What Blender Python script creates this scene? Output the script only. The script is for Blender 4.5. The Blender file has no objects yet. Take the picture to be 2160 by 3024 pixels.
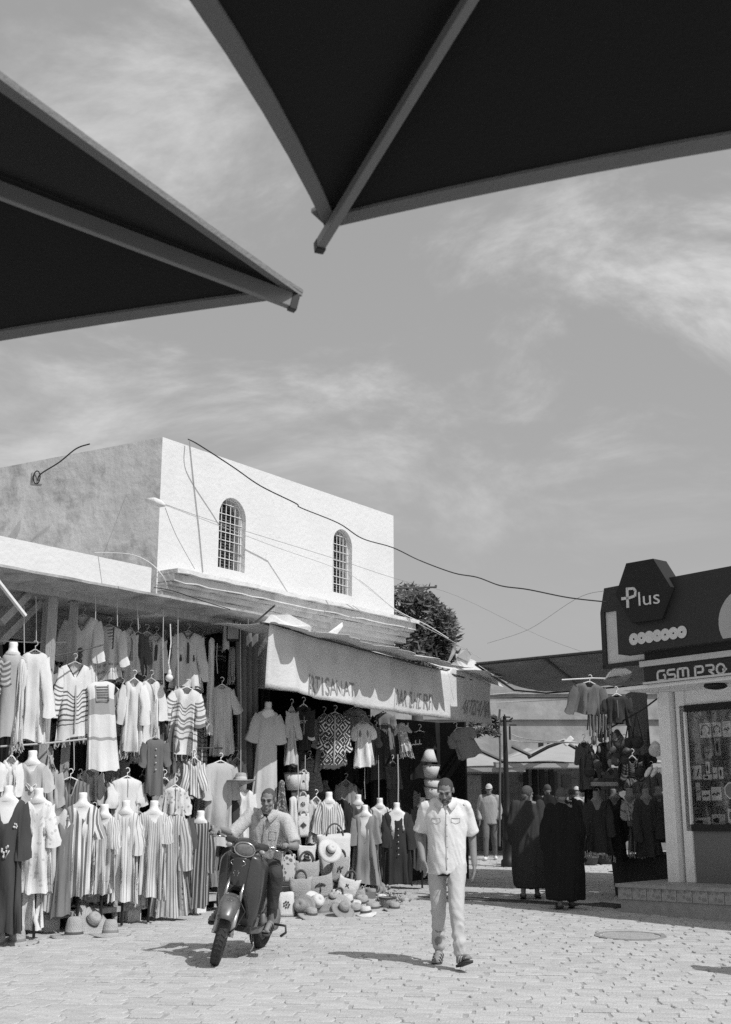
import bpy, math, random
from math import sin, cos, pi, radians, sqrt, atan2, tan
from mathutils import Vector, Matrix, noise as mnoise, Euler
random.seed(7)
SC = bpy.context.scene
COL = SC.collection
# ------------------------------------------------------------------ camera
FPX = 3391.0; PITCH = radians(13.52); CZ = 1.62
cam_d = bpy.data.cameras.new('camera'); cam = bpy.data.objects.new('camera', cam_d); COL.objects.link(cam)
cam.location = (0, 0, CZ); cam.rotation_euler = (radians(90) + PITCH, 0, 0)
cam_d.sensor_fit = 'HORIZONTAL'; cam_d.sensor_width = 24.0; cam_d.lens = FPX / 2160 * 24.0
cam_d.clip_start = 0.05; cam_d.clip_end = 2000
cam_d.dof.use_dof = True; cam_d.dof.focus_distance = 12.5; cam_d.dof.aperture_fstop = 9.0
SC.camera = cam
# ------------------------------------------------------------------ sky, sun, exposure (black and white film: neutral light)
SUN_EL = radians(50); SAZ = Vector((0.74, -0.672))
SUNV = Vector((SAZ.x * cos(SUN_EL), SAZ.y * cos(SUN_EL), sin(SUN_EL))).normalized()
w = bpy.data.worlds.new('World'); SC.world = w; w.use_nodes = True
nt = w.node_tree; nt.nodes.clear(); N = nt.nodes.new; L = nt.links.new
sky = N('ShaderNodeTexSky'); sky.sky_type = 'NISHITA'; sky.sun_disc = False
sky.sun_elevation = SUN_EL; sky.sun_rotation = atan2(SAZ.x, SAZ.y); sky.air_density = 1.3; sky.dust_density = 2.5
bw = N('ShaderNodeRGBToBW'); L(sky.outputs[0], bw.inputs[0])
tc = N('ShaderNodeTexCoord')
sep = N('ShaderNodeSeparateXYZ'); L(tc.outputs['Generated'], sep.inputs[0])
z0_ = N('ShaderNodeMath'); z0_.operation = 'MAXIMUM'; L(sep.outputs[2], z0_.inputs[0]); z0_.inputs[1].default_value = 0.0
zz = N('ShaderNodeMath'); zz.operation = 'ADD'; L(z0_.outputs[0], zz.inputs[0]); zz.inputs[1].default_value = 0.50
dx = N('ShaderNodeMath'); dx.operation = 'DIVIDE'; L(sep.outputs[0], dx.inputs[0]); L(zz.outputs[0], dx.inputs[1])
dy = N('ShaderNodeMath'); dy.operation = 'DIVIDE'; L(sep.outputs[1], dy.inputs[0]); L(zz.outputs[0], dy.inputs[1])
cmb = N('ShaderNodeCombineXYZ'); L(dx.outputs[0], cmb.inputs[0]); L(dy.outputs[0], cmb.inputs[1])
mp = N('ShaderNodeMapping'); mp.inputs['Rotation'].default_value = (0, 0, radians(-48)); mp.inputs['Scale'].default_value = (2.9, 4.6, 1)
mp.inputs['Location'].default_value = (2.3, 0.7, 0)
L(cmb.outputs[0], mp.inputs[0])
n1 = N('ShaderNodeTexNoise'); n1.inputs['Scale'].default_value = 1.0; n1.inputs['Detail'].default_value = 9; n1.inputs['Roughness'].default_value = 0.64; n1.inputs['Distortion'].default_value = 0.5
L(mp.outputs[0], n1.inputs[0])
cr = N('ShaderNodeValToRGB'); cr.color_ramp.elements[0].position = 0.43; cr.color_ramp.elements[1].position = 0.76
cr.color_ramp.interpolation = 'EASE'
L(n1.outputs['Fac'], cr.inputs[0])
# cloud = sky + fac * k
cf = N('ShaderNodeMapRange'); cf.interpolation_type = 'SMOOTHSTEP'; cf.inputs[1].default_value = .10; cf.inputs[2].default_value = .42; L(sep.outputs[2], cf.inputs[0]); cm = N('ShaderNodeMath'); cm.operation = 'MULTIPLY'; L(cr.outputs[0], cm.inputs[0]); L(cf.outputs[0], cm.inputs[1])
mul = N('ShaderNodeMath'); mul.operation = 'MULTIPLY'; L(cm.outputs[0], mul.inputs[0]); mul.inputs[1].default_value = 4.8
base = N('ShaderNodeMath'); base.operation = 'MULTIPLY_ADD'; L(bw.outputs[0], base.inputs[0]); base.inputs[1].default_value = 0.42; base.inputs[2].default_value = 3.35
add = N('ShaderNodeMath'); add.operation = 'ADD'; L(mul.outputs[0], add.inputs[0]); L(base.outputs[0], add.inputs[1])
bg = N('ShaderNodeBackground'); bg.inputs['Strength'].default_value = 0.085
L(add.outputs[0], bg.inputs[0]); wo = N('ShaderNodeOutputWorld'); L(bg.outputs[0], wo.inputs[0])
sd = bpy.data.lights.new('sun', 'SUN'); sd.energy = 3.4; sd.angle = radians(0.55); sd.color = (1, 1, 1)
sun = bpy.data.objects.new('sun', sd); COL.objects.link(sun)
sun.rotation_euler = (-SUNV).to_track_quat('-Z', 'Y').to_euler()
SC.cycles.use_denoising = False
vs = SC.view_settings; vs.view_transform = 'Standard'; vs.look = 'None'; vs.exposure = 0.05; vs.gamma = 1; vs.use_curve_mapping = False
# ------------------------------------------------------------------ photo geometry -> world places
_c, _s = cos(PITCH), sin(PITCH)
def ray(px, py):
    x = (px - 1080) / FPX; y = (1512 - py) / FPX
    return Vector((x, _c - y * _s, _s + y * _c))
def G(px, py, z=0.0):
    r = ray(px, py); return Vector((0, 0, CZ)) + r * ((z - CZ) / r.z)
def D(px, py, d):
    r = ray(px, py); return Vector((0, 0, CZ)) + r * (d / r.y)
def PL(px, py, P0, n):
    r = ray(px, py); return Vector((0, 0, CZ)) + r * ((P0[0] * n[0] + P0[1] * n[1]) / (r.x * n[0] + r.y * n[1]))
def ppm(p):  # source pixels per metre at p
    return FPX / (p[1] * _c + (p[2] - CZ) * _s)
F0 = Vector((-4.21, 12.99, 0)); U = Vector((.573, .8195, 0)).normalized(); NN = Vector((.8195, -.573, 0)).normalized()
def W(px, py, o=0.0): return PL(px, py, F0 + NN * o, NN)
def S(s, o, z): return F0 + U * s + NN * o + Vector((0, 0, z))
KO = G(1828, 2692); KD = Vector((.649, -.761, 0)).normalized(); KN = Vector((-.761, -.649, 0)).normalized(); KSH = 0.023
def K(a, b, z): return Vector((KO.x, KO.y, 0)) + KD * a + KN * b + Vector((0, 0, z + KSH * a))
def ka(px, py, b):
    p = PL(px, py, KO + KN * b, KN); a = (p - KO).dot(KD); return a, p.z - KSH * a
# ------------------------------------------------------------------ materials
MATS = {}
def gray(v): return (v, v, v, 1)
def M(key, v=0.5, rough=0.8, var=0.08, scale=6.0, bump=0.0, bscale=40.0, spec=0.3, metal=0.0, kind=None, v2=None, period=.06, duty=.5, bands=None, stretch=(1, 1, 1), coat=0.0, emit=0, sub=0):
    if key in MATS: return MATS[key]
    m = bpy.data.materials.new(key); m.use_nodes = True; t = m.node_tree; nd = t.nodes; ln = t.links.new
    b = nd['Principled BSDF']; b.inputs['Roughness'].default_value = rough; b.inputs['Specular IOR Level'].default_value = spec; b.inputs['Metallic'].default_value = metal
    b.inputs['Coat Weight'].default_value = coat
    co = nd.new('ShaderNodeTexCoord'); mpn = nd.new('ShaderNodeMapping'); mpn.inputs['Scale'].default_value = stretch; ln(co.outputs['Object'], mpn.inputs[0])
    n = nd.new('ShaderNodeTexNoise'); n.inputs['Scale'].default_value = scale; n.inputs['Detail'].default_value = 6; n.inputs['Roughness'].default_value = 0.65; ln(mpn.outputs[0], n.inputs[0])
    r = nd.new('ShaderNodeMapRange'); r.inputs[1].default_value = 0.3; r.inputs[2].default_value = 0.7; r.inputs[3].default_value = 1 - var; r.inputs[4].default_value = 1 + var; ln(n.outputs['Fac'], r.inputs[0])
    src = None
    uv = nd.new('ShaderNodeUVMap'); uv.uv_map = 'UV'; su = nd.new('ShaderNodeSeparateXYZ'); ln(uv.outputs[0], su.inputs[0])
    def mth(op, a, bb, c=None):
        q = nd.new('ShaderNodeMath'); q.operation = op
        for i, x in enumerate((a, bb, c)):
            if x is None: continue
            if isinstance(x, (int, float)): q.inputs[i].default_value = x
            else: ln(x, q.inputs[i])
        return q.outputs[0]
    fac = None
    if kind == 'vstripe': fac = mth('LESS_THAN', mth('FRACT', mth('DIVIDE', su.outputs[0], period), 0), duty)
    elif kind == 'hstripe': fac = mth('LESS_THAN', mth('FRACT', mth('DIVIDE', su.outputs[1], period), 0), duty)
    elif kind == 'multistripe':
        a = mth('LESS_THAN', mth('FRACT', mth('DIVIDE', su.outputs[0], period), 0), duty)
        c = mth('LESS_THAN', mth('FRACT', mth('DIVIDE', su.outputs[0], period * 2.7), 0), .22)
        fac = mth('MAXIMUM', a, mth('MULTIPLY', c, .6))
    elif kind == 'bands':
        rp = nd.new('ShaderNodeValToRGB'); rp.color_ramp.interpolation = 'CONSTANT'; el = rp.color_ramp.elements
        el[0].position = 0; el[0].color = gray(0); el[1].position = 0.9999; el[1].color = gray(0)
        for (p0, p1) in bands:
            e = el.new(p0); e.color = gray(1); e = el.new(p1); e.color = gray(0)
        dv = mth('DIVIDE', su.outputs[1], 2.0); ln(dv, rp.inputs[0]); fac = rp.outputs[0]
    elif kind == 'zigzag':
        x = mth('FRACT', mth('DIVIDE', su.outputs[0], period), 0); x = mth('ABSOLUTE', mth('SUBTRACT', x, .5), 0)
        y = mth('FRACT', mth('DIVIDE', su.outputs[1], period * 1.25), 0); y = mth('ABSOLUTE', mth('SUBTRACT', y, .5), 0)
        d = mth('ADD', x, y)
        q = mth('FRACT', mth('MULTIPLY', d, 3.0), 0); a = mth('LESS_THAN', q, .42)
        ck = mth('LESS_THAN', mth('FRACT', mth('DIVIDE', mth('ADD', su.outputs[0], su.outputs[1]), period * .23), 0), .5)
        row = mth('GREATER_THAN', mth('FRACT', mth('DIVIDE', su.outputs[1], period * 1.9), 0), .5)
        fac = mth('ADD', mth('MULTIPLY', a, row), mth('MULTIPLY', mth('MULTIPLY', ck, a), mth('SUBTRACT', 1, row)))
    elif kind == 'floral':
        vv = nd.new('ShaderNodeTexVoronoi'); vv.inputs['Scale'].default_value = 1 / period; ln(uv.outputs[0], vv.inputs[0]); fac = mth('LESS_THAN', vv.outputs['Distance'], duty)
    elif kind == 'weave':
        a = mth('SINE', mth('MULTIPLY', su.outputs[1], 2 * pi / period), 0); c = mth('SINE', mth('MULTIPLY', su.outputs[0], 2 * pi / period), 0)
        fac = mth('MULTIPLY_ADD', mth('MULTIPLY', a, c), .5, .5)
    elif kind == 'stain':
        n2 = nd.new('ShaderNodeTexNoise'); n2.inputs['Scale'].default_value = period; n2.inputs['Detail'].default_value = 8; n2.inputs['Roughness'].default_value = .7; ln(mpn.outputs[0], n2.inputs[0])
        rr = nd.new('ShaderNodeMapRange'); rr.inputs[1].default_value = duty; rr.inputs[2].default_value = duty + .12; ln(n2.outputs['Fac'], rr.inputs[0]); fac = rr.outputs[0]
    if fac is not None:
        mx = nd.new('ShaderNodeMix'); mx.data_type = 'FLOAT'; ln(fac, mx.inputs[0]); mx.inputs[2].default_value = v; mx.inputs[3].default_value = v2 if v2 is not None else v * .4
        val = mth('MULTIPLY', mx.outputs[0], r.outputs[0])
    else: val = mth('MULTIPLY', r.outputs[0], v)
    cc = nd.new('ShaderNodeCombineXYZ')
    for i in range(3): ln(val, cc.inputs[i])
    ln(cc.outputs[0], b.inputs['Base Color'])
    if emit: ln(cc.outputs[0], b.inputs['Emission Color']); b.inputs['Emission Strength'].default_value = emit
    if bump:
        nb = nd.new('ShaderNodeTexNoise'); nb.inputs['Scale'].default_value = bscale; nb.inputs['Detail'].default_value = 5; ln(mpn.outputs[0], nb.inputs[0])
        bp = nd.new('ShaderNodeBump'); bp.inputs['Strength'].default_value = min(1, bump); bp.inputs['Distance'].default_value = 0.02; ln(nb.outputs['Fac'], bp.inputs['Height']); ln(bp.outputs[0], b.inputs['Normal'])
    MATS[key] = m; return m
def cloth(v, kind=None, v2=None, period=.05, duty=.5, bands=None, rough=.95):
    key = 'cloth_%s_%.2f_%s_%.3f_%.2f_%s' % (kind, v, v2, period, duty, len(bands) if bands else 0)
    return M(key, v, rough, .12, 5, .4, 16, .1, stretch=(1, 1, .3), kind=kind, v2=v2, period=period, duty=duty, bands=bands)
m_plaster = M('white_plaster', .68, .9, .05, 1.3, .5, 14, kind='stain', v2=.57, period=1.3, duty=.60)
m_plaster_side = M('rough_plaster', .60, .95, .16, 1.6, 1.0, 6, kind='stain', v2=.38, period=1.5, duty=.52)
m_cornice = M('cornice_plaster', .66, .9, .14, 3, .6, 18, kind='stain', v2=.48, period=2.0, duty=.55)
m_white = M('white_paint', .74, .6, .06, 5, .2, 30)
m_bust = M('mannequin_white', .80, .5, .04, 4)
m_wood = M('old_painted_wood', .42, .85, .2, 4, .5, 30, stretch=(4, 4, .6))
m_woodd = M('dark_wood', .10, .85, .25, 4, .4, 30)
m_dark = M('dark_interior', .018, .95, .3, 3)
m_black = M('black_metal', .02, .5, .1, 5)
m_grille = M('grille_white', .72, .6, .05, 5)
m_glassd = M('window_glass_dark', .03, .12, .1, 2, spec=.6)
m_rubber = M('tyre_rubber', .045, .8, .2, 12, .3, 50)
m_skin = M('skin', .22, .6, .10, 9, .12, 60, spec=.35)
m_skin2 = M('skin_far', .20, .65, .1, 9)
m_hair = M('hair_short', .07, .8, .3, 60, .6, 160)
m_hairg = M('hair_grey', .10, .9, .35, 60, .6, 160)
m_straw = M('straw', .44, .9, .14, 8, .6, 70, kind='weave', v2=.30, period=.022)
m_straw2 = M('straw_tan', .34, .9, .14, 8, .6, 70, kind='weave', v2=.22, period=.02)
m_canvas = M('canvas_cream', .60, .95, .08, 7, .3, 70)
m_cord = M('cord_pale', .45, .9, .1, 20)
m_chrome = M('chrome', .5, .22, .1, 5, metal=1.0)
m_paintd = M('scooter_paint', .03, .2, .12, 5, spec=.6, coat=.6)
m_paintm = M('scooter_paint_grey', .05, .28, .12, 5, spec=.6, coat=.5)
m_plastic = M('black_plastic', .028, .45, .1, 8)
m_umb = M('umbrella_canvas_black', .017, .95, .06, 3, .2, 120)
m_umbh = M('umbrella_hem', .20, .9, .06, 5, .3, 120)
m_beam = M('umbrella_rib_steel', .22, .5, .08, 4)
# ------------------------------------------------------------------ mesh helper
class MB:
    def __init__(s): s.v = []; s.f = []; s.uv = {}
    def pt(s, p, uv=None):
        s.v.append(tuple(p));
        if uv: s.uv[len(s.v) - 1] = uv
        return len(s.v) - 1
    def box(s, c, sz, R=None):
        c = Vector(c); i0 = len(s.v)
        for x in (-.5, .5):
            for y in (-.5, .5):
                for z in (-.5, .5):
                    p = Vector((x * sz[0], y * sz[1], z * sz[2]))
                    if R: p = R @ p
                    s.v.append(tuple(c + p))
        for f in ((0, 1, 3, 2), (4, 6, 7, 5), (0, 4, 5, 1), (2, 3, 7, 6), (0, 2, 6, 4), (1, 5, 7, 3)): s.f.append(tuple(i0 + k for k in f))
        return s
    def beam(s, a, b, w, h, up=(0, 0, 1)):
        a = Vector(a); b = Vector(b); d = (b - a); l = d.length; d.normalize(); upv = Vector(up)
        if abs(d.dot(upv)) > .98: upv = Vector((0, 1, 0))
        x = d.cross(upv).normalized(); z = x.cross(d).normalized(); R = Matrix((x, d, z)).transposed()
        return s.box((a + b) / 2, (w, l, h), R)
    def hexa(s, p8):  # 4 bottom, 4 top (same order)
        i0 = len(s.v); s.v += [tuple(p) for p in p8]
        for f in ((3, 2, 1, 0), (4, 5, 6, 7), (0, 1, 5, 4), (1, 2, 6, 5), (2, 3, 7, 6), (3, 0, 4, 7)): s.f.append(tuple(i0 + k for k in f))
        return s
    def prism(s, poly, off):  # poly of 3D points extruded by off
        off = Vector(off); i0 = len(s.v); n = len(poly); s.v += [tuple(p) for p in poly] + [tuple(Vector(p) + off) for p in poly]
        s.f.append(tuple(range(i0 + n - 1, i0 - 1, -1))); s.f.append(tuple(range(i0 + n, i0 + 2 * n)))
        for k in range(n): s.f.append((i0 + k, i0 + (k + 1) % n, i0 + n + (k + 1) % n, i0 + n + k))
        return s
    def loft(s, rings, cap=True, closed=True, uvs=None):
        i0 = len(s.v); n = len(rings[0])
        for ri, r in enumerate(rings):
            for k, p in enumerate(r):
                s.v.append(tuple(p))
                if uvs: s.uv[len(s.v) - 1] = uvs[ri][k]
        for a in range(len(rings) - 1):
            for k in range(n if closed else n - 1):
                s.f.append((i0 + a * n + k, i0 + a * n + (k + 1) % n, i0 + (a + 1) * n + (k + 1) % n, i0 + (a + 1) * n + k))
        if cap:
            s.f.append(tuple(i0 + k for k in range(n - 1, -1, -1))); b = i0 + (len(rings) - 1) * n; s.f.append(tuple(b + k for k in range(n)))
        return s
    def tube(s, pts, r, n=8, cap=True, flat=1.0):
        pts = [Vector(p) for p in pts]; rings = []; m = len(pts)
        rr = r if isinstance(r, (list, tuple)) else [r] * m
        px = None
        for i, p in enumerate(pts):
            d = (pts[min(i + 1, m - 1)] - pts[max(i - 1, 0)])
            if d.length < 1e-9: d = Vector((0, 0, 1))
            d.normalize()
            if px is None:
                px = d.cross(Vector((0, 0, 1)) if abs(d.z) < .9 else Vector((0, 1, 0))).normalized()
            else:
                px = (px - d * px.dot(d)); px = px.normalized() if px.length > 1e-6 else d.orthogonal().normalized()
            py = d.cross(px)
            rings.append([p + px * cos(2 * pi * k / n) * rr[i] + py * sin(2 * pi * k / n) * rr[i] * flat for k in range(n)])
        return s.loft(rings, cap)
    def ell(s, c, r, R=None, n=14, m=9):
        c = Vector(c); r = Vector(r) if not isinstance(r, (int, float)) else Vector((r, r, r)); rings = []
        for i in range(1, m):
            th = pi * i / m
            ring = []
            for k in range(n):
                p = Vector((r.x * sin(th) * cos(2 * pi * k / n), r.y * sin(th) * sin(2 * pi * k / n), r.z * cos(th)))
                if R: p = R @ p
                ring.append(c + p)
            rings.append(ring[::-1])
        i0 = len(s.v); s.loft(rings, False)
        top = Vector((0, 0, r.z)); bot = Vector((0, 0, -r.z))
        if R: top = R @ top; bot = R @ bot
        a = s.pt(c + top); b = s.pt(c + bot); last = i0 + (len(rings) - 1) * n
        for k in range(n):
            s.f.append((a, i0 + (k + 1) % n, i0 + k)); s.f.append((b, last + k, last + (k + 1) % n))
        return s
    def cap(s, a, b, ra, rb, n=12):  # tapered capsule
        a = Vector(a); b = Vector(b); d = b - a; l = max(d.length, 1e-6); d /= l; x = d.orthogonal().normalized(); y = d.cross(x); rings = []
        for i in range(1, 5):
            t = pi / 2 * (1 - i / 4); rings.append([a - d * ra * sin(t) + (x * cos(2 * pi * k / n) + y * sin(2 * pi * k / n)) * ra * cos(t) for k in range(n)])
        for i in range(0, 4):
            t = pi / 2 * i / 4; rings.append([b + d * rb * sin(t) + (x * cos(2 * pi * k / n) + y * sin(2 * pi * k / n)) * rb * cos(t) for k in range(n)])
        return s.loft(rings, True)
    def lathe(s, prof, c=(0, 0, 0), n=24, R=None, sx=1, sy=1, cap=False, uvk=None):
        c = Vector(c); rings = []; uvs = []; acc = 0
        for i, (r, z) in enumerate(prof):
            if i: acc += sqrt((r - prof[i - 1][0]) ** 2 + (z - prof[i - 1][1]) ** 2)
            ring = []; u_ = []
            for k in range(n):
                p = Vector((r * cos(2 * pi * k / n) * sx, r * sin(2 * pi * k / n) * sy, z))
                if R: p = R @ p
                ring.append(c + p); u_.append((k / n * (uvk or .6), acc))
            rings.append(ring); uvs.append(u_)
        return s.loft(rings, cap, uvs=uvs)
    def join(s, o, T=None):
        i0 = len(s.v)
        for i, p in enumerate(o.v):
            s.v.append(tuple(T @ Vector(p)) if T else p)
            if i in o.uv: s.uv[i0 + i] = o.uv[i]
        s.f += [tuple(i0 + k for k in f) for f in o.f]; return s
    def xf(s, T):
        s.v = [tuple(T @ Vector(p)) for p in s.v]; return s
    def mesh(s, name):
        me = bpy.data.meshes.new(name); me.from_pydata(s.v, [], s.f)
        if s.uv:
            uvl = me.uv_layers.new(name='UV'); vi = [0] * len(me.loops); me.loops.foreach_get('vertex_index', vi); out = []
            for i in vi: out += list(s.uv.get(i, (0, 0)))
            uvl.data.foreach_set('uv', out)
        return me
WM = {}
def mats(o): return WM.get(o.name_full, Matrix.Identity(4))
def link(name, me, mat, parent, smooth):
    if mat and not me.materials: me.materials.append(mat)
    if smooth: me.polygons.foreach_set('use_smooth', [True] * len(me.polygons))
    o = bpy.data.objects.new(name, me); COL.objects.link(o)
    if parent: o.parent = parent
    return o
def part(name, mb, mat, parent=None, smooth=False, world=False, bevel=0, auto=True):
    if world and parent is not None:
        T = WM[parent.name].inverted(); mb = MB().join(mb, T)
    o = link(name, mb.mesh(name), mat, parent, smooth)
    if bevel:
        b = o.modifiers.new('bevel', 'BEVEL'); b.width = bevel; b.segments = 2; b.limit_method = 'ANGLE'; b.angle_limit = radians(40)
    if parent is not None: WM[o.name] = WM[parent.name]
    return o
def tag(o, label, cat, group=None):
    o['label'] = label; o['category'] = cat
    if group: o['group'] = group
    return o
def thing(name, label, cat, loc=(0, 0, 0), rotz=0.0, group=None, mat4=None):
    o = bpy.data.objects.new(name, None); COL.objects.link(o); o.empty_display_size = .1
    T = mat4 if mat4 else Matrix.Translation(Vector(loc)) @ Matrix.Rotation(rotz, 4, 'Z')
    o.matrix_world = T; WM[o.name] = T; tag(o, label, cat, group); return o
def single(name, label, cat, mb, mat, smooth=False, group=None, bevel=0):
    # one-mesh thing in world coordinates: origin moved to its base
    xs = [p[0] for p in mb.v]; ys = [p[1] for p in mb.v]; zs = [p[2] for p in mb.v]
    c = Vector(((min(xs) + max(xs)) / 2, (min(ys) + max(ys)) / 2, min(zs)))
    mb.xf(Matrix.Translation(-c)); o = link(name, mb.mesh(name), mat, None, smooth); o.location = c; WM[o.name] = Matrix.Translation(c)
    if bevel:
        b = o.modifiers.new('bevel', 'BEVEL'); b.width = bevel; b.segments = 2
    return tag(o, label, cat, group)
def struct(name, mb, mat, smooth=False):
    o = link(name, mb.mesh(name), mat, None, smooth); o['kind'] = 'structure'; WM[o.name] = Matrix.Identity(4); return o
def sculpt(name, mb, mat, parent, voxel=.008, smooth=4, disp=None, crop=None, world=False, fac=.5):
    if world: mb = MB().join(mb, WM[parent.name].inverted())
    me = mb.mesh(name); t = bpy.data.objects.new('tmp', me); COL.objects.link(t)
    r = t.modifiers.new('r', 'REMESH'); r.mode = 'VOXEL'; r.voxel_size = voxel
    if smooth: q = t.modifiers.new('s', 'SMOOTH'); q.factor = fac; q.iterations = smooth
    dg = bpy.context.evaluated_depsgraph_get(); ev = t.evaluated_get(dg); m2 = bpy.data.meshes.new_from_object(ev)
    bpy.data.objects.remove(t); bpy.data.meshes.remove(me)
    m2.name = name
    if disp:
        nr = [v.normal.copy() for v in m2.vertices]
        for v, n_ in zip(m2.vertices, nr):
            v.co = v.co + n_ * disp(v.co, n_)
    m2.materials.clear()
    o = link(name, m2, mat, parent, True); WM[o.name] = WM[parent.name]; return o
def nz(p, s=1.0, o=0): return mnoise.noise(Vector((p[0] * s + o, p[1] * s + o * 1.7, p[2] * s - o)))
#@@PEOPLE
# ------------------------------------------------------------------ ground and paving
gm = M('ground_dust', .35, .95, .2, 3, .5, 30)
b = MB(); b.v = [(-300, -20, -.010), (300, -20, -.010), (300, 400, -.010), (-300, 400, -.010)]; b.f = [(0, 1, 2, 3)]
ground = struct('ground', b, gm)
PVM = [M('paver_stone_%d' % i, v, .92, .13, 7, .5, 45, kind='stain', v2=v * .72, period=2.2, duty=.58) for i, v in enumerate((.47, .445, .48, .43))]
def paver_mesh(rnd, sx, sy):
    j = lambda a: rnd.uniform(-a, a)
    cs = [(-sx / 2, -sy / 2), (sx / 2, -sy / 2), (sx / 2, sy / 2), (-sx / 2, sy / 2)]
    outer = []
    for i in range(4):
        a = cs[i]; c = cs[(i + 1) % 4]; outer.append((a[0] * .97 + j(.012), a[1] * .97 + j(.012))); outer.append(((a[0] + c[0]) / 2 + j(.012), (a[1] + c[1]) / 2 + j(.016)))
    h = j(.003)
    r0 = [Vector((x, y, -.03)) for x, y in outer]; r1 = [Vector((x, y, -.007 + h)) for x, y in outer]; r2 = [Vector((x * .95, y * .93, -.001 + h)) for x, y in outer]
    q = MB(); q.loft([r0, r1, r2], False); q.f.append(tuple(range(16, 24))); return q
rnd = random.Random(3); PD = .17; PW = .25; rot = Matrix.Rotation(radians(-5), 4, 'Z'); cand = []
for r in range(-8, 134):
    for c_ in range(-58, 59):
        x = (c_ + (.5 if r % 2 else 0) + .25 * sin(r * 1.7) + rnd.uniform(-.06, .06)) * PW; y = 7.0 + r * PD + .03 * sin(c_ * .9 + r * .2)
        p = rot @ Vector((x, y, 0))
        if abs(p.x) > .345 * p.y + .5 or p.y < 8.2 or p.y > 29: continue
        cand.append((p.y, p.x))
cand.sort()
pvs = []
for i in range(12):
    me = paver_mesh(rnd, PW * .955, PD * .93).mesh('paver'); me.materials.append(PVM[i % 4]); pvs.append(me)
nn_ = 0; far = [MB() for _ in range(4)]
for (y, x) in cand:
    vis = abs(x) < .33 * y and y > 8.55
    if vis and nn_ < 300:
        o = bpy.data.objects.new('paver', rnd.choice(pvs)); COL.objects.link(o); o.parent = ground; o.location = (x, y, rnd.uniform(-.003, .003)); o.rotation_euler = (rnd.uniform(-.008, .008), rnd.uniform(-.006, .006), radians(-5) + rnd.uniform(-.03, .03) + (pi if rnd.random() < .5 else 0)); nn_ += 1
    else:
        far[rnd.randrange(4)].join(paver_mesh(rnd, PW * .95, PD * .9), Matrix.Translation((x, y, rnd.uniform(-.003, .003))) @ Matrix.Rotation(radians(-5) + rnd.uniform(-.03, .03), 4, 'Z'))
for i in range(4):
    o = part('paving_beyond', far[i], PVM[i], ground, False); o['kind'] = 'stuff'
# ------------------------------------------------------------------ white two-storey building
import bmesh
def renorm(me):
    bm = bmesh.new(); bm.from_mesh(me); bmesh.ops.recalc_face_normals(bm, faces=bm.faces); bm.to_mesh(me); bm.free(); return me
def cutmesh(mb, cutters, name):
    me = renorm(mb.mesh(name)); t = bpy.data.objects.new('tmp', me); COL.objects.link(t); cs = []
    for c in cutters:
        co = bpy.data.objects.new('tmpc', renorm(c.mesh('c'))); COL.objects.link(co); cs.append(co); md = t.modifiers.new('b', 'BOOLEAN'); md.object = co; md.operation = 'DIFFERENCE'; md.solver = 'EXACT'
    dg = bpy.context.evaluated_depsgraph_get(); m2 = bpy.data.meshes.new_from_object(t.evaluated_get(dg))
    for co in cs: bpy.data.objects.remove(co)
    bpy.data.objects.remove(t); m2.name = name; return m2
OB = -.25
A = W(463, 1700, OB); sA = (A - F0).dot(U); sB = (W(1163, 1600, OB) - F0).dot(U)
LD = Vector((-.867, .498, 0))
bld = thing('white_building', 'white plastered flat-roofed building with two arched grille windows above the market stalls', 'building', S(sA, OB, 0))
def P(s, o, z): return S(s, o, z)
ZT = 6.40; ZB = 4.06
a0 = P(sA, OB, 0); b0 = P(sB, OB, 0)
fr = MB().hexa([P(sA, OB, ZB), P(sB, OB, ZB), P(sB, OB - .35, ZB), P(sA + .02, OB - .35, ZB), P(sA, OB, ZT), P(sB, OB, ZT), P(sB, OB - .35, ZT), P(sA + .02, OB - .35, ZT)])
def archpoly(sc, hw, z0, zt, o):
    zs = zt - hw * 1.0; pts = [(sc - hw, z0), (sc + hw, z0)]
    for k in range(0, 13): t = pi * k / 12; pts.append((sc + hw * cos(t), zs + hw * sin(t)))
    return [S(x, o, z) for x, z in pts]
WINS = []
for (xl, xr, yt, yb) in ((643, 723, 1469, 1684), (983, 1040, 1563, 1755)):
    l = W(xl, yb, OB); r_ = W(xr, yb, OB); sl = (l - F0).dot(U); sr = (r_ - F0).dot(U); top = W((xl + xr) / 2, yt, OB).z
    WINS.append(((sl + sr) / 2, (sr - sl) / 2, (l.z + r_.z) / 2, top))
cut = [MB().prism(archpoly(sc, hw, z0, zt, OB + .1), -NN * .6) for sc, hw, z0, zt in WINS]
fr.xf(WM[bld.name].inverted())
for c in cut: c.xf(WM[bld.name].inverted())
me = cutmesh(fr, cut, 'front_wall'); me.materials.clear(); fw = link('front_wall', me, m_plaster, bld, False)
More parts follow.
